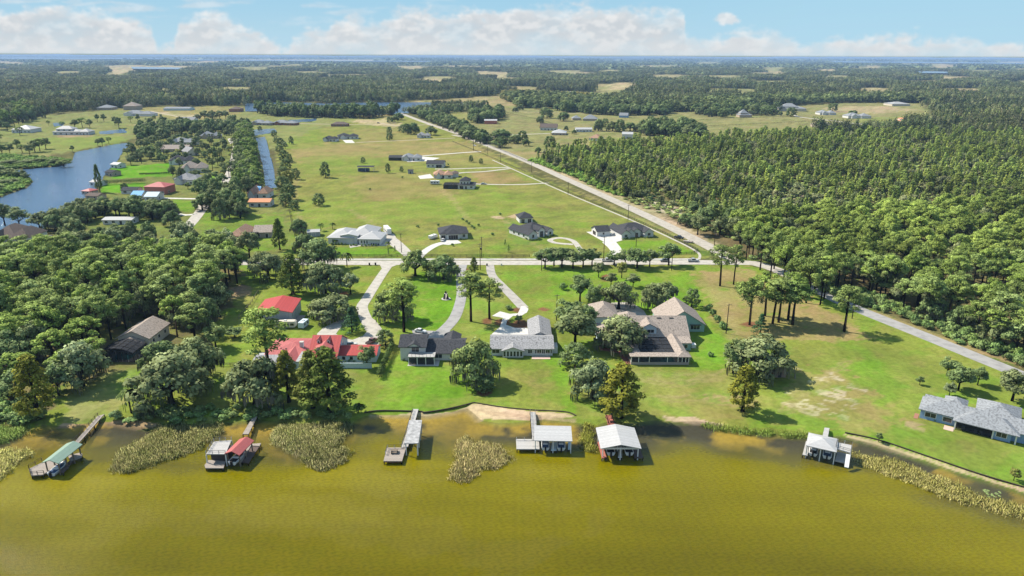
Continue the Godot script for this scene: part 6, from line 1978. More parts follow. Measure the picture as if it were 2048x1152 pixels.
# ---------------------------------------------------------------- single trees
func single_trees() -> void:
	var K := 1.25
	for a in [
		["cypress", 1485, 822, 11.8, 9.0, "yellow-green cypress standing alone on the shore lawn by the brown shed", GOLD],
		["oak", 1519, 748, 12.0, 19.0, "wide spreading moss-hung oak over the brown shed", OLIVE],
		["round", 1466, 746, 9.5, 8.0, "dark slim-trunked tree left of the spreading oak", DARK],
		["pine", 1688, 663, 14.0, 10.0, "lone pine on the dry grass beside the right-hand road", GREEN],
		["pine", 1440, 572, 15.5, 10.0, "ragged tall pine by the junction, the left of a pair", GREEN],
		["pine", 1467, 569, 15.0, 7.0, "thin tall pine by the junction, the right of a pair", GREEN],
		["flatpine", 1499, 650, 15.5, 12.5, "broad pine at the lower left of the grove on dry grass", GREEN],
		["flatpine", 1530, 632, 15.5, 13.0, "flat-topped pine at the back of the grove on dry grass", LIGHT],
		["pine", 1545, 647, 14.5, 11.0, "slim pine in the middle of the grove on dry grass", GREEN],
		["flatpine", 1557, 645, 15.0, 12.5, "twin-trunked pine in the grove on dry grass", GREEN],
		["flatpine", 1576, 640, 16.0, 13.5, "tall flat pine on the grove's right side", LIGHT],
		["pine", 1585, 649, 14.0, 11.0, "pine with ivied trunk at the grove's front right", DARK],
		["flatpine", 1612, 606, 14.5, 11.0, "pine behind the grove near the road bend", GREEN],
		["pine", 1628, 588, 15.0, 8.0, "pine where the cross road turns into the wood", GREEN],
		["pine", 1648, 598, 15.5, 8.0, "tall pine left of the right-hand road's bend", LIGHT],
		["flatpine", 1674, 582, 14.5, 9.0, "flat pine across the bend of the right-hand road", GREEN],
		["fir", 1520, 668, 6.5, 7.0, "dark cedar under the pine grove, above the spreading oak", DARK],
		["round", 1893, 752, 5.6, 5.5, "small dark tree, the upper of three behind the blue house", DARK],
		["round", 1916, 781, 7.0, 8.0, "biggest dark tree of three behind the blue house", DARK],
		["round", 1898, 792, 3.6, 3.6, "pale sapling, the lowest of three behind the blue house", GREYGREEN],
		["round", 1955, 770, 5.0, 5.0, "small round tree between the blue house and the road", DARK],
		["round", 2024, 802, 8.0, 9.5, "grey-green round tree beside the blue house's rear wing", OLIVE],
		["round", 1839, 770, 2.4, 2.4, "tiny sapling alone on the eastern lawn", DARK],
		["round", 1757, 883, 2.2, 1.8, "dark sapling at the water's edge by the hipped boathouse", DARK],
		["round", 2027, 961, 2.8, 2.6, "reddish sapling at the water's edge by the right border", GOLD],
		["oak", 1187, 797, 12.0, 12.5, "pale live oak with forked trunk beside the golden cypress", GREYGREEN],
		["cypress", 1241, 834, 13.5, 12.5, "big golden-green cypress by the red walkway", GOLD],
		["oval", 1150, 738, 7.5, 10.0, "dense dark bushy tree below the teal house's oaks", DARK],
		["round", 1150, 692, 11.5, 15.0, "large dark round oak between the ranch house and the teal house", GREEN],
		["round", 1136, 655, 9.0, 11.0, "dark oak behind the large round oak, beside the pole", DARK],
		["round", 1172, 660, 8.0, 8.0, "dark tree left of the teal house's left hip roof", DARK],
		["oak", 1240, 700, 11.5, 16.5, "big leaning live oak over the brick patio of the teal house", OLIVE],
		["round", 1160, 604, 9.5, 10.0, "dark oak with clear trunk on the lawn behind the teal house", DARK],
		["round", 1187, 620, 8.5, 7.0, "slim dark tree left of the hip roof", DARK],
		["round", 1199, 608, 7.0, 6.0, "small grey-green tree behind the hip roof", OLIVE],
		["oak", 1237, 618, 11.5, 12.5, "tall full oak behind the teal house's driveway", GREEN],
		["oak", 1320, 614, 10.5, 13.5, "wide oak on the lawn behind the taupe gable", GREEN],
		["round", 1296, 620, 7.5, 6.5, "pale slender tree by the taupe gable's left corner", OLIVE],
		["oval", 1383, 614, 6.8, 6.5, "dense dark magnolia at the right of the taupe gable", DARK],
		["round", 1197, 555, 6.2, 5.5, "open pale tree in front of the cross road", OLIVE],
		["round", 1243, 556, 6.2, 6.0, "bronze-leaved open tree with mulch below, by the cross road", GOLD],
		["round", 1222, 572, 5.0, 5.5, "round pale tree below the open pale tree", OLIVE],
		["round", 1266, 574, 5.0, 6.0, "round pale tree below the bronze-leaved tree", OLIVE],
		["bush", 1127, 579, 3.0, 3.4, "dark shrub beside the clear-trunked oak", DARK],
		["bush", 1418, 620, 2.6, 2.8, "uppermost of four round shrubs beside the teal house", DARK],
		["bush", 1425, 631, 2.6, 2.9, "second from top of four round shrubs beside the teal house", DARK],
		["bush", 1434, 643, 2.6, 3.0, "third from top of four round shrubs beside the teal house", DARK],
		["bush", 1446, 657, 2.8, 3.1, "lowest of four round shrubs beside the teal house", DARK],
		["bush", 1421, 712, 1.6, 2.0, "little shrub on the lawn right of the pool court", DARK],
		["oak", 949, 764, 13.5, 13.5, "tall pale sweetgum with ivied trunk between the two white houses", LIGHT],
		["oval", 968, 781, 4.2, 6.5, "dark bushy tree in a mulch bed below the sweetgum", DARK],
		["pine", 942, 643, 16.0, 10.5, "tall pine with long bare trunk, left of the pair by the drives", GREEN],
		["pine", 979, 638, 13.0, 10.0, "shorter bare-trunked pine in a mulch bed, right of the pair", GREEN],
		["cypress", 948, 546, 6.5, 4.5, "small pointed cypress beside the tall pole", DARK],
		["round", 1037, 648, 3.2, 3.0, "dark round shrub in the drive's circular bed", DARK],
		["bush", 1017, 619, 2.0, 2.6, "spiky shrub in a mulch ring beside the winding drive", OLIVE],
		["pine", 808, 664, 16.5, 11.5, "very tall pine rising behind the balcony house", LIGHT],
		["oak", 790, 640, 13.0, 13.5, "light green oak over the dark shade behind the balcony house", LIGHT],
		["round", 758, 645, 5.0, 5.0, "small dark tree beside the red house's drive bend", DARK],
		["oval", 771, 692, 5.2, 6.0, "dark round tree at the end of the clipped hedge", DARK],
		["fir", 704, 664, 8.0, 8.5, "spreading blue-green cedar in the loop of the pale drive", GREEN],
		["round", 735, 736, 6.5, 6.0, "twisted juniper beside the red roofed wing", DARK],
		["oak", 831, 552, 12.0, 13.0, "light green oak by the cross road, left of the mossy oak", LIGHT],
		["oak", 888, 558, 10.5, 14.0, "dark moss-hung oak by the cross road", DARK],
		["palm", 694, 533, 7.0, 5.6, "feather palm alone beside the cross road", GREEN],
		["cypress", 586, 588, 15.0, 12.0, "tall dark bearded tree behind the barn", DARK],
		["oak", 536, 557, 12.5, 16.0, "grey live oak on the road verge left of the barn's tall tree", OLIVE],
		["oak", 638, 538, 14.0, 18.0, "dark massed oak beside the cross road above the orchard", DARK],
		["oak", 650, 586, 13.0, 17.0, "large green-brown oak beside the pale straight drive", GREEN],
		["oak", 664, 637, 9.0, 16.5, "low olive-grey oak right of the red barn roof", OLIVE],
		["round", 701, 588, 7.5, 8.0, "silvery small oak beside the straight drive", GREYGREEN],
		["cypress", 660, 824, 16.5, 14.5, "dark broad cypress on the shore, right of the group below the red house", DARK],
		["cypress", 626, 816, 15.0, 9.5, "grey bearded cypress on the shore beside the broad one", OLIVE],
		["cypress", 578, 804, 13.5, 8.5, "golden narrow cypress below the grey patio roof", GOLD],
		["pine", 541, 778, 21.0, 13.5, "huge old pine with crooked limbs above the mossy oak", LIGHT],
		["oak", 512, 808, 14.0, 17.0, "grey moss-draped oak by the red roofed boathouse walkway", OLIVE],
		["oak", 344, 812, 15.5, 21.0, "giant live oak on the western shore beside the feather palm", OLIVE],
		["oak", 398, 765, 14.0, 15.0, "big mossy oak just behind the giant shore oak", GREEN],
		["oak", 322, 738, 9.5, 11.0, "dark oak crown pressing against the pool cage house", DARK],
		["round", 432, 697, 7.5, 8.5, "bright green round tree above the low lawn fence", LIGHT],
		["round", 470, 675, 3.5, 6.5, "low spreading dark bush near the barn's fence", DARK],
		["palm", 263, 826, 7.5, 6.0, "feather palm leaning on the western shore lawn", GREEN],
		["cypress", 79, 838, 16.0, 10.5, "tall yellow-green cypress at the western shore", GOLD],
		["oak", 165, 772, 13.5, 15.0, "grey-green oak left of the pool cage house lawn", GREYGREEN],
		["round", 118, 790, 8.0, 8.0, "bushy tree between the tall cypress and the grey-green oak", DARK],
		["round", 40, 800, 8.0, 9.0, "dark thicket tree at the left border above the reeds", DARK],
		["bush", 232, 838, 2.4, 3.4, "blue-green spiky clump on the shore by the leaning palm", GREYGREEN],
		["palm", 717, 824, 2.6, 3.4, "low young palm on the shore right of the dark cypress", DARK],
		["palm", 672, 488, 2.4, 3.0, "small palm left of the white metal roofed house", DARK],
		["palm", 642, 462, 4.6, 4.2, "palm behind the pale shed", DARK], ["palm", 665, 458, 3.8, 3.8, "palm behind the white metal roof's left end", DARK],
		["palm", 776, 495, 3.2, 3.4, "small palm on the white house's front lawn", OLIVE],
		["young", 777, 511, 3.4, 1.4, "thin dark sapling by the black fence, the left of two", DARK], ["young", 790, 506, 3.4, 1.6, "thin dark sapling by the black fence, the right of two", DARK],
		["young", 1010, 493, 3.6, 1.6, "columnar sapling in the field, the upper of two", DARK], ["young", 1017, 505, 3.8, 1.6, "columnar sapling in the field, the lower of two", DARK],
		["oval", 638, 411, 7.2, 8.0, "lone round dark tree in the middle of the field", DARK], ["oval", 651, 355, 11.0, 8.0, "lone tall egg-shaped dark tree in the field", DARK],
		["oval", 592, 359, 8.0, 7.0, "dark tree beside the canal bank, second from its near end", DARK], ["oval", 579, 325, 7.0, 6.0, "dark tree on the field's canal side, the third one up", DARK],
		["oval", 583, 289, 8.0, 5.5, "dark oval tree near the upper canal end", DARK], ["round", 571, 298, 6.5, 5.0, "leafless greyish tree near the upper canal end", GREYGREEN],
		["oval", 779, 268, 8.0, 7.0, "dark tree on the tan field, the upper of two", DARK], ["oval", 779, 280, 7.5, 8.0, "dark tree on the tan field, the lower of two", DARK],
		["fanpalm", 947, 301, 13.0, 3.6, "tall single palm beside the main road", DARK], ["oval", 942, 324, 5.5, 4.4, "small dark tree on the green field, the left of two by the road", DARK],
		["oval", 962, 328, 4.6, 4.0, "small dark tree on the green field, the right of two by the road", DARK], ["oval", 776, 346, 7.2, 4.2, "dark narrow tree between carport and garden beds", DARK],
		["oval", 726, 326, 4.8, 4.4, "dark tree behind the field carport", DARK], ["oval", 803, 344, 4.4, 3.4, "small dark tree beside the dark field shed", DARK],
		["cypress", 200, 384, 17.0, 5.6, "tall pointed conifer on the western lake shore", DARK],
		["oak", 250, 382, 6.0, 5.0, "small tree by the hedge on the vivid lawn", DARK],
		["round", 357, 309, 5.0, 8.5, "golden flowering tree among the canal street roofs", GOLD],
		["oak", 1085, 256, 5.5, 8.0, "orange autumn tree in the paddock", Color(2.9, 1.6, 0.7)],
		["fanpalm", 1454, 275, 8.0, 4.5, "tall round-headed palm at the pine wood's far edge", DARK],
		["oak", 600, 470, 9.0, 9.0, "dark oak by the boundary fence below the tan roofed house", DARK],
		["cypress", 560, 500, 14.0, 7.5, "dark ivied tall tree by the boundary fence", DARK],
		["oak", 612, 505, 9.5, 12.0, "rounded dark oak left of the feather palm", DARK],
	]:
		tree(a[0], a[1], a[2], a[3] * K, a[4] * K, a[5], a[6])
	var row := 0
	for a in [[1090, 535, 7.6, 9], [1108, 532, 7.4, 8], [1124, 534, 8.0, 9], [1146, 537, 8.2, 9], [1166, 534, 8.0, 9], [1184, 531, 7.4, 8], [1228, 530, 6.0, 8], [1250, 531, 7.0, 8], [1274, 536, 8.2, 9.5], [1299, 533, 7.0, 7], [1337, 531, 9.2, 9.5]]:
		row += 1
		tree("round", a[0], a[1], a[2] * K, a[3] * K * 1.2, "%s dark oak of the row along the cross road, counted from the winding drive" % ["first", "second", "third", "fourth", "fifth", "sixth", "seventh", "eighth", "ninth", "tenth", "last"][row - 1], DARK if row % 2 else GREEN, "row_oak")
	for a in [[1000, 430], [925, 440], [933, 445], [938, 449], [944, 455], [948, 458], [957, 452], [1060, 432], [985, 470], [877, 452], [835, 455], [905, 492], [740, 380], [805, 356], [896, 330]]:
		plant_at("shrub", "bush", at(a[0], a[1]), 1.9, 2.2, "tiny dark shrub dotted over the mown field", "shrubs dotted over the field", DARK, "shrub")
	for a in [[662, 489.5, 694, 490], [700, 492, 716, 491.5], [722, 492.5, 756, 492], [1058, 481.5, 1080, 480.5], [1094, 474, 1110, 472], [1038, 462, 1054, 480], [1244, 479.5, 1258, 478], [1288, 476.5, 1304, 475.5], [990, 708, 1002, 709], [1060, 707.5, 1104, 707.5], [868, 719, 905, 719], [806, 720, 812, 722], [1851, 836, 1880, 845], [1205, 697, 1250, 700], [920, 479.8, 934, 479.2], [680, 723, 715, 723]]:
		var k := path_of(a)
		var n := int(k[0].distance_to(k[1]) / 1.9) + 1
		for i in n:
			plant_at("foundation_shrub", "bush", k[0].lerp(k[1], (i + 0.3) / n), rng.randf_range(0.8, 1.7), rng.randf_range(1.3, 2.1), "small dark shrub planted along the foot of a house wall", "shrubs along the feet of the house walls", DARK if i % 3 else GREEN, "shrub")
	# the clipped hedge and the long hedges of the western lawns
	for hd in [["clipped green hedge curving down the lawn from the red house", [785, 698, 778, 712, 768, 735, 758, 760], 3.2, 2.4], ["tall dark clipped hedge across the vivid lawn", [213, 370, 250, 368, 292, 366], 4.5, 4.0], ["low thin hedge across the vivid lawn", [280, 350, 340, 348], 2.0, 1.6]]:
		var k := path_of(hd[1])
		var q := MB.new()
		for i in k.size() - 1:
			var n := int(k[i].distance_to(k[i + 1]) / 0.9)
			for j in n:
				var p := k[i].lerp(k[i + 1], j / float(n)) - k[0]
				clump(q, p + Vector3(0, hd[2] * 0.5, 0), Vector3(hd[3] * 0.5, hd[2] * 0.5, hd[3] * 0.5), 90, 0.22, Color(0.032, 0.05, 0.014), Color(0.105, 0.15, 0.04), p, 0.7, 0.4)
		var o := tag(part("hedge", q, crown_mat(GREEN)), hd[0], "hedge")
		o.position = k[0]

# ---------------------------------------------------------------- woods
func woods() -> void:
	var s: Array
	# the wood west of the barn
	var keep := [[poly([205, 745, 225, 690, 280, 655, 335, 640, 345, 680, 290, 740]), Rect2(-170, -260, 100, 100)]]
	keep[0][1] = bounds(keep[0][0])
	s = scatter(poly([-60, 545, 40, 520, 75, 505, 200, 470, 300, 478, 420, 485, 480, 510, 470, 545, 490, 565, 455, 600, 440, 650, 400, 690, 345, 680, 330, 640, 285, 640, 215, 690, 130, 690, 100, 730, 0, 750, -200, 780]), 7.6, keep)
	var n := 0
	for q in s:
		n += 1
		var low: bool = q.y > -225.0 or rng.randf() < 0.28
		if low: plant_at("wood_oak", "oak" if rng.randf() < 0.5 else "round", Vector3(q.x, 0, q.y), rng.randf_range(10, 15), rng.randf_range(9, 14), "oak of the dense wood left of the barn", "oaks of the western wood", [GREEN, OLIVE, DARK, GREYGREEN][rng.randi() % 4])
		elif n < 230: plant_at("wood_pine", "flatpine" if rng.randf() < 0.6 else "pine", Vector3(q.x, 0, q.y), rng.randf_range(15, 21), rng.randf_range(10, 13.5), "pine of the dense wood left of the barn", "pines of the western wood", [GREEN, LIGHT, GREYGREEN][rng.randi() % 3])
	for a in [[20, 700, 13, 11], [70, 690, 12, 11], [110, 720, 12, 11], [35, 760, 11, 11], [180, 690, 12, 12], [5, 640, 14, 11], [190, 720, 10, 9], [140, 745, 10, 10], [100, 640, 13, 11]]:
		plant_at("pine_tree", "flatpine", at(a[0], a[1] + 20), a[2] * 1.2, a[3] * 1.2, "bright flat-crowned pine at the front of the western wood", "bright pines in front of the western wood", LIGHT)
	for q in scatter(poly([-160, 800, -20, 770, 60, 800, 92, 842, 60, 850, -160, 860]), 3.6): plant_at("wood_shrub", "bush", Vector3(q.x, 0, q.y), rng.randf_range(1.8, 4.0), rng.randf_range(3.5, 6), "leafy shrub in the thicket along the western shore", "shrubs of the western shore thicket", [GREEN, LIGHT, DARK][rng.randi() % 3], "shrub")
	for q in scatter(poly([420, 842, 420, 822, 520, 815, 560, 825, 700, 826, 712, 838, 640, 842]), 3.4): plant_at("shore_shrub", "bush", Vector3(q.x, 0, q.y), rng.randf_range(1.2, 3.0), rng.randf_range(3, 5), "dark shrub under the shore trees below the red house", "shrubs under the shore trees", [GREEN, DARK][rng.randi() % 2], "shrub")
	for q in scatter(poly([250, 842, 270, 815, 420, 815, 425, 844, 330, 850]), 3.6): plant_at("shore_shrub", "bush", Vector3(q.x, 0, q.y), rng.randf_range(1.2, 3.0), rng.randf_range(3, 5), "shrub at the foot of the giant shore oak", "shrubs at the foot of the giant oak", [GREEN, DARK][rng.randi() % 2], "shrub")
	# the pine wood east of the main road
	var open := [[poly([1300, 402, 1352, 412, 1370, 440, 1320, 428]), Rect2()], [poly([1565, 386, 1655, 390, 1665, 404, 1570, 402]), Rect2()]]
	for e in open: e[1] = bounds(e[0])
	s = scatter(poly([1446, 486, 1505, 512, 1560, 525, 1650, 575, 1720, 596, 1790, 618, 1920, 672, 2048, 716, 2500, 880, 2900, 800, 2400, 420, 2048, 425, 1800, 440, 1600, 450, 1480, 470]), 8.4, open, 0.6)
	n = 0
	var mid := []
	var greys := []
	for q in s:
		if warp2.get_noise_2d(q.x * 0.8 + 20.0, q.y * 0.8) < -0.27: continue
		n += 1
		if n <= 270:
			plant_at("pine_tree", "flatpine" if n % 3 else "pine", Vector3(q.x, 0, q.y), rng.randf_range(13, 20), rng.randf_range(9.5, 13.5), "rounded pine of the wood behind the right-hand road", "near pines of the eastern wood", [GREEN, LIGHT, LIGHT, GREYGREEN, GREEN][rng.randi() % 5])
		elif rng.randf() < 0.2: greys.append(q)
		else: mid.append(q)
	mass("far_oak_forest", "grey-green oaks among the eastern pines", "oak", greys, 10, 16, 11.0, Color(0.85, 0.85, 0.9), Color(1.3, 1.2, 1.35))
	mass("far_pine_forest", "pines of the eastern wood beyond its front trees", "flatpine", mid, 12, 19, 11.0, Color(0.9, 0.92, 0.88), Color(1.35, 1.3, 1.12), 5)
	for a in [[1492, 520, 15, 9], [1505, 512, 16, 10], [1520, 540, 16, 10], [1540, 560, 17, 10], [1548, 538, 16, 10], [1565, 575, 17, 11], [1580, 555, 17, 10], [1592, 590, 16, 10], [1602, 572, 17, 11], [1480, 508, 15, 9], [1618, 595, 15, 10], [1632, 572, 16, 10], [1530, 520, 16, 10], [1640, 610, 13, 9]]:
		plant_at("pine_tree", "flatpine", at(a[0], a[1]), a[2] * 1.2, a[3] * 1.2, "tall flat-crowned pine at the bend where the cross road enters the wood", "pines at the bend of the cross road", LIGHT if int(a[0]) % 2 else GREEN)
	# under and before them: shrubs, dark oaks along the road edge
	n = 0
	for q in scatter(poly([1500, 516, 1560, 530, 1640, 582, 1710, 606, 1790, 632, 1920, 688, 2048, 735, 2300, 830, 2300, 800, 2048, 712, 1900, 655, 1740, 590, 1640, 560, 1560, 510]), 3.6):
		n += 1
		plant_at("roadside_shrub", "bush", Vector3(q.x, 0, q.y), rng.randf_range(1.8, 4.6), rng.randf_range(3, 6), "leafy shrub under the pines along the right-hand road", "shrubs along the right-hand road", [GREEN, LIGHT, DARK, GREEN][rng.randi() % 4], "shrub")
	n = 0
	for a in [[1395, 470, 10, 11], [1372, 452, 8, 10], [1410, 455, 10, 11], [1440, 470, 11, 11], [1425, 435, 9, 10], [1460, 450, 11, 10], [1470, 480, 12, 11], [1500, 490, 12, 11], [1385, 432, 8, 9], [1990, 690, 11, 12], [2030, 705, 10, 11], [1920, 655, 9, 10], [1800, 610, 9, 10], [1860, 640, 10, 10], [1760, 590, 9, 10]]:
		plant_at("oak_tree", "oak" if n % 2 else "round", at(a[0], a[1]), a[2] * 1.2, a[3] * 1.2, "dark oak at the road edge of the eastern wood", "dark oaks at the edge of the eastern wood", DARK if n % 3 else OLIVE)
		n += 1
	s = scatter(poly([1060, 318, 1140, 300, 1262, 290, 1400, 284, 1500, 276, 1700, 266, 1860, 254, 2600, 225, 3000, 420, 2400, 424, 2048, 428, 1800, 444, 1600, 454, 1480, 474, 1420, 450, 1360, 415, 1240, 392, 1150, 352]), 6.2, open, 0.9)
	n = 0
	mid = []
	for q in s:
		if warp2.get_noise_2d(q.x * 0.9, q.y * 0.9) < -0.17 or warp2.get_noise_2d(q.x * 0.35 + 50.0, q.y * 0.35) < -0.3 or rng.randf() < 0.08: continue
		n += 1
		if n <= 290: plant_at("young_pine", "young", Vector3(q.x, 0, q.y), rng.randf_range(6, 13), rng.randf_range(4, 6.2), "slender young pine of the plantation east of the main road", "young pines of the plantation", [GREEN, LIGHT, OLIVE][rng.randi() % 3])
		else: mid.append(q)
	var some := []
	var rest := []
	var dim := []
	for q in mid:
		var t := rng.randf() + warp2.get_noise_2d(q.x * 0.5, q.y * 0.5) * 0.6
		if t < 0.28: some.append(q)
		elif t > 0.86: dim.append(q)
		else: rest.append(q)
	mid = rest
	mass("taller_pine_forest", "taller open pines among the plantation", "pine", some, 10, 16, 6.0, Color(0.85, 0.95, 0.85), Color(1.2, 1.15, 0.95))
	mass("scrub_oak_forest", "greyish scrub oaks among the plantation", "round", dim, 5, 9, 6.5, Color(1.0, 0.85, 1.0), Color(1.7, 1.4, 1.9))
	mass("young_pine_forest", "young pines of the plantation reaching back from the road", "young", mid, 5.5, 13.5, 5.2, Color(0.8, 0.88, 0.9), Color(1.5, 1.4, 1.05))
	mass("plantation_undergrowth", "low brush between the young pines", "bush", scatter(poly([1064, 322, 1140, 302, 1500, 280, 1860, 256, 2500, 235, 2500, 440, 2048, 440, 1600, 465, 1460, 482, 1420, 470, 1240, 395, 1150, 356]), 6.5), 1.0, 3.2, 5.0, Color(1.1, 1.0, 0.95), Color(2.0, 1.75, 1.8))
	mass("plantation_oaks", "rounded scrub oaks among the young pines", "round", scatter(poly([1080, 326, 1150, 305, 1262, 296, 1500, 282, 1860, 262, 2400, 235, 2048, 440, 1480, 472, 1300, 412, 1240, 392]), 17.0, [], 0.9), 5, 11, 8.5, Color(0.65, 0.72, 0.72), Color(1.25, 1.1, 1.35))
	mass("verge_scrub", "bright scrub between the main road and the plantation", "bush", scatter(poly([1056, 321, 1100, 315, 1200, 352, 1290, 392, 1235, 394, 1140, 352]), 4.0), 1.5, 4.0, 5.0, Color(1.0, 1.2, 0.8), Color(1.5, 1.75, 0.9))
	# canal street: the long row of tall trees, canal banks, gardens
	n = 0
	for q in scatter(poly([476, 262, 500, 262, 508, 300, 514, 350, 522, 392, 470, 395, 474, 330]), 8.0):
		plant_at("canal_tree", "flatpine" if n % 3 else "round", Vector3(q.x, 0, q.y), rng.randf_range(13, 18), rng.randf_range(9, 12), "tall tree of the dense double row along the canal", "trees of the row along the canal", [GREEN, DARK, GREEN][n % 3])
		n += 1
	for a in [[548, 273, 6, 6], [562, 292, 7, 7], [560, 305, 6, 7], [568, 322, 8, 8], [572, 338, 7, 8], [566, 352, 6, 7], [575, 372, 9, 9], [565, 380, 8, 9], [578, 400, 9, 9], [572, 412, 7, 7], [590, 420, 5, 5], [520, 262, 5, 5], [552, 286, 5, 5]]:
		plant_at("bank_tree", "oval", at(a[0], a[1]), a[2] * 1.4, a[3] * 1.5, "bushy tree on the field bank of the canal", "bushy trees on the canal bank", GOLD if a[1] == 372 else DARK)
	var hs := []
	for c in get_children():
		if c is Node3D and c.has_meta("w"):
			var p: Vector3 = c.transform * Vector3(c.get_meta("w") * 0.5, 0, -8)
			var w: float = c.get_meta("w") * 0.5 + 3.0
			var pp := PackedVector2Array([Vector2(p.x - w, p.z - 11), Vector2(p.x + w, p.z - 11), Vector2(p.x + w, p.z + 18), Vector2(p.x - w, p.z + 18)])
			hs.append([pp, bounds(pp)])
	n = 0
	for q in scatter(poly([255, 300, 330, 270, 470, 262, 474, 300, 466, 400, 440, 412, 400, 396, 345, 385, 340, 330, 300, 328, 240, 332]), 15.5, hs + lakes):
		plant_at("garden_tree", ["round", "oak", "fanpalm", "round"][n % 4], Vector3(q.x, 0, q.y), rng.randf_range(5, 11), rng.randf_range(6, 10) if n % 4 != 2 else 4.0, "garden tree among the canal street houses", "garden trees of the canal street", [GREEN, DARK, GREEN, OLIVE][rng.randi() % 4])
		n += 1
	for a in [[300, 318, 11, 14], [275, 322, 9, 11], [290, 300, 11, 13], [320, 300, 8, 10], [330, 275, 9, 11], [262, 330, 7, 8], [430, 395, 11, 14], [405, 420, 10, 12], [440, 420, 9, 10], [470, 425, 9, 8], [455, 400, 12, 14], [270, 440, 11, 14], [240, 435, 11, 13], [210, 430, 10, 12], [300, 430, 8, 11], [330, 432, 8, 10], [165, 445, 9, 11], [130, 455, 10, 11], [80, 460, 9, 11], [40, 455, 10, 11], [10, 450, 11, 11], [345, 452, 9, 10], [185, 420, 8, 8], [370, 480, 9, 9], [500, 520, 12, 12], [470, 515, 10, 11], [430, 505, 10, 11], [395, 240, 9, 12], [375, 262, 9, 11], [350, 262, 8, 10], [420, 260, 9, 10], [445, 262, 8, 9], [460, 245, 9, 8], [425, 238, 13, 18], [410, 240, 12, 15], [440, 240, 12, 15], [452, 238, 11, 12], [485, 248, 9, 9]]:
		plant_at("broadleaf_tree", "oak" if int(a[0]) % 2 else "round", at(a[0], a[1]), a[2] * 1.25, a[3] * 1.25, "big dark tree between the western lake and the canal street", "big dark trees of the western shore", [DARK, GREEN, OLIVE][int(a[0]) % 3])
	for a in [[70, 304, 9, 11], [80, 303, 10, 10], [92, 298, 9, 9], [60, 310, 8, 7], [45, 306, 7, 8], [20, 308, 8, 8], [5, 310, 8, 9], [35, 296, 7, 7], [145, 304, 5, 4], [150, 256, 9, 10], [165, 255, 10, 11], [180, 256, 9, 8], [125, 258, 8, 7], [98, 252, 6, 5], [238, 256, 11, 9], [230, 250, 9, 7], [208, 244, 9, 7], [195, 244, 9, 6], [262, 246, 8, 7], [276, 244, 9, 6], [310, 246, 9, 5], [324, 244, 9, 5], [30, 255, 9, 9], [15, 262, 9, 9], [205, 292, 7, 6], [196, 292, 6, 5], [218, 288, 6, 6], [0, 285, 8, 9], [40, 270, 8, 9]]:
		plant_at("lawn_tree", "flatpine" if int(a[1]) % 3 == 0 else "round", at(a[0], a[1]), a[2] * 1.4, a[3] * 1.4, "tree dotted over the lawns beyond the western lake", "trees of the lawns beyond the western lake", DARK if int(a[0]) % 2 else GREEN)
	for a in [[128, 333, 5, 11], [110, 330, 5, 9], [60, 328, 4, 14], [20, 330, 4, 15], [85, 325, 4, 10], [0, 352, 7, 12], [20, 356, 6, 11], [40, 356, 6, 9], [52, 360, 5, 6], [10, 372, 4, 10], [30, 370, 4, 9], [0, 385, 5, 9], [-20, 365, 8, 12]]:
		plant_at("marsh_shrub", "round", at(a[0], a[1]), a[2] * 1.3, a[3] * 1.4, "wild shrub on the marshy points of the western lake", "wild shrubs on the lake's marshy points", LIGHT if int(a[1]) % 2 else GREEN, "shrub")
	mass("marsh_growth", "low green marsh plants on the points of the western lake", "bush", scatter(poly([-140, 314, 0, 310, 80, 316, 138, 322, 120, 331, 60, 336, 0, 340, -140, 345]), 4.5) + scatter(poly([-150, 352, 30, 348, 62, 358, 55, 372, 0, 392, -150, 430]), 4.5), 1.5, 4.0, 6.0, Color(0.9, 1.1, 0.8), Color(1.3, 1.4, 0.9))
	n = 0
	for q in scatter(poly([60, 468, 130, 442, 165, 426, 215, 418, 260, 414, 345, 418, 352, 436, 300, 448, 268, 438, 204, 440, 150, 462]), 10.5, hs + lakes):
		plant_at("waterside_oak", ["oak", "oak", "round"][n % 3], Vector3(q.x, 0, q.y), rng.randf_range(9, 13), rng.randf_range(11, 15), "dark oak of the belt at the near end of the western lake", "oaks at the near end of the western lake", [DARK, GREEN, OLIVE][rng.randi() % 3])
		n += 1
	for q in scatter(poly([396, 402, 430, 388, 474, 396, 492, 432, 470, 442, 436, 442, 420, 424]), 9.5, hs):
		plant_at("street_oak", ["oak", "round"][n % 2], Vector3(q.x, 0, q.y), rng.randf_range(12, 18), rng.randf_range(11, 15), "dark oak of the clump beside the grey street's near end", "oaks of the clump beside the grey street", [DARK, GREEN][rng.randi() % 2])
		n += 1
	for q in scatter(poly([270, 262, 330, 254, 400, 256, 478, 252, 482, 266, 440, 266, 400, 268, 330, 276, 280, 288]), 16.0, hs):
		plant_at("street_oak", ["oak", "round"][n % 2], Vector3(q.x, 0, q.y), rng.randf_range(13, 18), rng.randf_range(12, 16), "dark tree of the belt at the upper end of the canal street", "trees at the upper end of the canal street", [DARK, GREEN][rng.randi() % 2])
		n += 1
	for q in scatter(poly([-150, 262, -100, 226, 0, 222, 60, 224, 92, 236, 40, 250, 0, 262]), 21.0, hs + lakes):
		plant_at("wood_tree", ["oak", "flatpine"][n % 2], Vector3(q.x, 0, q.y), rng.randf_range(18, 26), rng.randf_range(14, 18), "tall tree at the wood's edge behind the white pyramid roof", "tall trees behind the white pyramid roof", [DARK, GREEN][rng.randi() % 2])
		n += 1
	# east fields: rows and clumps of oaks
	n = 0
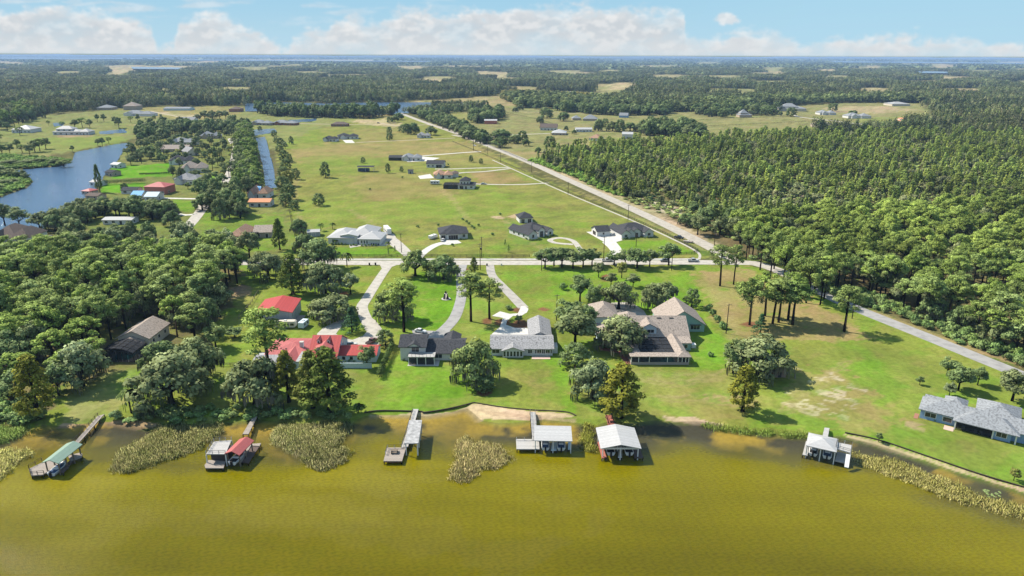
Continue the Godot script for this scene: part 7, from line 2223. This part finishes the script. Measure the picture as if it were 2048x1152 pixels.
	for a in [[1000, 295, 8, 10], [1030, 287, 7, 9], [1045, 284, 8, 8], [1004, 280, 9, 14], [990, 278, 7, 8], [1100, 293, 7, 9], [1052, 292, 6, 5], [1090, 228, 8, 11], [1094, 236, 9, 13], [1127, 242, 10, 11], [1040, 220, 7, 8], [1060, 216, 8, 10], [1072, 218, 7, 8], [1031, 224, 6, 7], [985, 238, 8, 9], [948, 244, 9, 12], [1000, 222, 8, 10], [970, 216, 9, 10], [955, 228, 8, 8], [1110, 216, 9, 10], [1130, 222, 9, 11], [1175, 224, 10, 12], [1150, 222, 9, 10], [1210, 226, 9, 12], [1230, 224, 9, 11], [1265, 226, 9, 11], [1290, 228, 9, 12], [1310, 228, 8, 10], [1424, 230, 9, 11], [1446, 234, 9, 12], [1470, 224, 8, 9], [1515, 225, 9, 12], [1582, 233, 9, 11], [1561, 231, 5, 4], [1552, 229, 5, 4], [1665, 222, 9, 11], [1705, 232, 7, 9], [1197, 262, 11, 8], [1240, 264, 10, 9], [1260, 262, 8, 12], [1280, 264, 8, 10], [1330, 262, 9, 12], [1310, 266, 8, 9], [1355, 264, 8, 9], [1395, 272, 9, 12], [1385, 268, 9, 10], [1225, 262, 9, 10], [1210, 256, 8, 7], [1148, 268, 4, 4], [1132, 262, 5, 4], [1472, 274, 7, 7], [1076, 305, 4, 4], [1080, 246, 7, 7], [815, 268, 8, 8], [828, 268, 10, 9], [862, 270, 8, 9], [806, 264, 6, 8], [798, 240, 8, 9], [790, 244, 7, 8], [780, 246, 6, 6]]:
		n += 1
		plant_at("field_oak", ["oval", "oak", "oak"][n % 3], at(a[0], a[1]), a[2] * 1.75, a[3] * 2.0, "dark spreading oak dotted over the eastern paddocks", "oaks dotted over the eastern paddocks", [DARK, DARK, GREEN][n % 3])
	n = 0
	for q in scatter(poly([1100, 214, 1330, 216, 1340, 230, 1220, 232, 1120, 224]), 19.0, hs) + scatter(poly([1285, 256, 1400, 262, 1404, 276, 1290, 272]), 15.0, hs) + scatter(poly([1385, 222, 1560, 220, 1556, 230, 1480, 232, 1395, 234]), 26.0, hs) + scatter(poly([940, 236, 1000, 228, 1010, 240, 960, 250]), 18.0, hs):
		plant_at("paddock_oak", "oak" if n % 3 else "oval", Vector3(q.x, 0, q.y), rng.randf_range(14, 21), rng.randf_range(17, 25), "dark oak of the belts dividing the eastern paddocks", "oaks of the belts between the eastern paddocks", [DARK, GREEN, DARK][n % 3])
		n += 1
	n = 0
	for q in scatter(poly([820, 226, 850, 224, 930, 258, 985, 290, 960, 292, 905, 262, 860, 244]), 13.0):
		plant_at("roadside_tree", "oak", Vector3(q.x, 0, q.y), rng.randf_range(12, 17), rng.randf_range(15, 19), "dark oak of the belt along the main road's far stretch", "oaks of the belt along the main road", [DARK, GREEN][n % 2])
		n += 1
	n = 0
	for q in scatter(poly([560, 224, 600, 229, 700, 230, 800, 222, 800, 228, 730, 238, 560, 234, 500, 226]), 12.5, lakes + hs):
		if rng.randf() < (0.97 if q.x < -170.0 else 0.6):
			plant_at("lakeside_tree", "oak" if n % 2 else "round", Vector3(q.x, 0, q.y), rng.randf_range(16, 24), rng.randf_range(13, 18), "dark tree on the near shore of the far blue lake", "trees along the far blue lake", [DARK, GREEN][n % 2])
			n += 1
	s = []
	for q in scatter(poly([1000, 196, 1080, 194, 1200, 204, 1330, 208, 1500, 200, 1660, 198, 1860, 198, 1860, 206, 1700, 206, 1520, 214, 1460, 222, 1300, 226, 1180, 220, 1040, 216]), 17.0, hs):
		s.append(q)
	mass("hammock_oaks", "oaks massed behind the eastern paddocks", "oak", s, 16, 25, 23.0, Color(0.72, 0.76, 0.78), Color(1.0, 1.0, 0.95))
	mass("rust_trees", "rust tinted trees in front of the white warehouse", "round", scatter(poly([1000, 190, 1060, 190, 1180, 196, 1180, 206, 1100, 208, 1010, 204]), 14.0), 12, 17, 14.0, Color(1.2, 0.95, 0.75), Color(1.5, 1.1, 0.8))
	# closed woodland to the horizon
	var spots := []
	var seen := 0
	var step := 46.0
	var skip := opens + hs
	for band in [[-960.0, -2600.0, 43.0, 0.85, 1.4], [-2600.0, -5600.0, 74.0, 1.5, 1.4], [-5600.0, -13000.0, 150.0, 3.0, 0.0], [-13000.0, -32000.0, 380.0, 8.0, 0.0]]:
		spots = []
		var z: float = band[0]
		while z > band[1]:
			var hw := -z * 0.7267 * 1.25 + 60.0
			var x := -hw
			while x < hw:
				var q := Vector2(x + rng.randf_range(-0.4, 0.4) * band[2], z + rng.randf_range(-0.4, 0.4) * band[2])
				var rad: float = 22.0 * band[3] / 0.85
				var ok := not inside(skip, q) and not inside(skip, q + Vector2(0, rad)) and not inside(skip, q - Vector2(0, rad)) and not inside(skip, q + Vector2(rad, 0)) and not inside(skip, q - Vector2(rad, 0))
				if ok and (z < -1250.0 or absf(x) > 0.0): spots.append(Vector3(q.x, q.y, -drop(q.x, q.y)))
				x += band[2]
			z -= band[2]
		if band[4] == 0.0:
			far_woods(["hazy woodland towards the horizon", "hazy woodland at the horizon"][seen - 2], spots, band[2], 17.0, 14 if seen == 2 else 10)
			seen += 1
			continue
		mass("forest", ["closed woodland behind the houses and fields", "closed woodland of the middle distance", "hazy woodland towards the horizon", "hazy woodland at the horizon"][seen], "wood", spots, 8.5 * band[4], 15.0 * band[4], 60.0 * band[3], Color(0.8, 0.86, 0.86), Color(1.35, 1.25, 1.15))
		seen += 1

func reeds() -> void:
	for a in [
		[[210, 940, 235, 905, 300, 870, 300, 852, 420, 846, 460, 842, 440, 862, 405, 890, 390, 905, 330, 925, 260, 946], Color(0.22, 0.22, 0.08), Color(0.62, 0.50, 0.26), "tall tan and green reeds between the two western boathouses"],
		[[540, 880, 560, 845, 640, 842, 705, 842, 700, 866, 690, 885, 712, 905, 690, 925, 640, 940, 600, 915], Color(0.24, 0.24, 0.08), Color(0.68, 0.55, 0.31), "tan reeds below the broad shore cypress"],
		[[905, 900, 925, 870, 945, 880, 1000, 885, 1034, 915, 1020, 932, 960, 936, 935, 962, 905, 955], Color(0.45, 0.36, 0.16), Color(0.72, 0.53, 0.3), "tan reed island between the two white docks"],
		[[-60, 950, -60, 900, 20, 895, 65, 902, 40, 930, 0, 960], Color(0.42, 0.36, 0.13), Color(0.65, 0.54, 0.26), "straw coloured reeds at the left border"],
		[[1705, 900, 1790, 920, 1900, 962, 1985, 1000, 2060, 1010, 2200, 1060, 2200, 1100, 2048, 1035, 1900, 1000, 1800, 960, 1720, 925], Color(0.42, 0.34, 0.12), Color(0.66, 0.53, 0.24), "long belt of golden reeds along the eastern shore"],
		[[1160, 850, 1190, 848, 1196, 880, 1200, 905, 1165, 895, 1155, 870], Color(0.30, 0.28, 0.06), Color(0.46, 0.40, 0.1), "thin yellow-green reeds between the two big white roofs"],
		[[1390, 842, 1470, 856, 1560, 862, 1560, 868, 1440, 862], Color(0.2, 0.27, 0.05), Color(0.38, 0.42, 0.12), "short green reeds along the lawn's edge left of the hipped boathouse"],
		[[-60, 870, 0, 850, 60, 850, 75, 862, 20, 880, -60, 895], Color(0.14, 0.2, 0.05), Color(0.32, 0.36, 0.13), "green reeds below the western thicket"],
		[[1560, 862, 1640, 870, 1640, 876, 1560, 870], Color(0.2, 0.27, 0.05), Color(0.38, 0.42, 0.12), "fringe of green reeds just left of the white walkway"],
	]:
		var P := poly(a[0])
		var s := scatter(P, 0.72, [], 0.85)
		var thin := []
		for q in s:
			var edge := 1e9
			for i in P.size(): edge = minf(edge, Geometry2D.get_closest_point_to_segment(q, P[i], P[(i + 1) % P.size()]).distance_to(q))
			var keep := smoothstep(-0.6, 2.6, edge + warp2.get_noise_2d(q.x * 1.8, q.y * 1.8) * 3.0) * (0.45 if "thin" in a[3] else 1.0)
			if rng.randf() < keep: thin.append(Vector3(q.x, q.y, WL - 0.25))
		mass("reeds", a[3], "reed", thin, 0.8, 1.8, 1.7, a[1] * Color(1.95, 2.1, 2.0), a[2] * Color(1.75, 1.8, 1.9), 1)
	var pads := MB.new()
	for q in scatter(poly([1965, 975, 2000, 980, 2010, 990, 1975, 990]), 0.8):
		if rng.randf() < 0.7:
			var r := rng.randf_range(0.22, 0.4)
			for k in 7:
				var a0 := TAU * k / 8.0
				var a1 := TAU * (k + 1) / 8.0
				pads.tri(Vector3(q.x, WL + 0.03, q.y), Vector3(q.x + r * cos(a1), WL + 0.03, q.y + r * sin(a1)), Vector3(q.x + r * cos(a0), WL + 0.03, q.y + r * sin(a0)))
	tag(part("lily_pads", pads, mat("lily", Color(0.2, 0.26, 0.09), 0.5)), "pale lily pads in the dark channel behind the golden reeds", "", "", "stuff")

func _ready() -> void:
	rng.seed = 20
	stage()
	lay_out()
	make_materials()
	make_protos()
	make_ground()
	make_lake()
	make_roads()
	lake_houses()
	road_houses()
	docks()
	small_things()
	single_trees()
	woods()
	reeds()
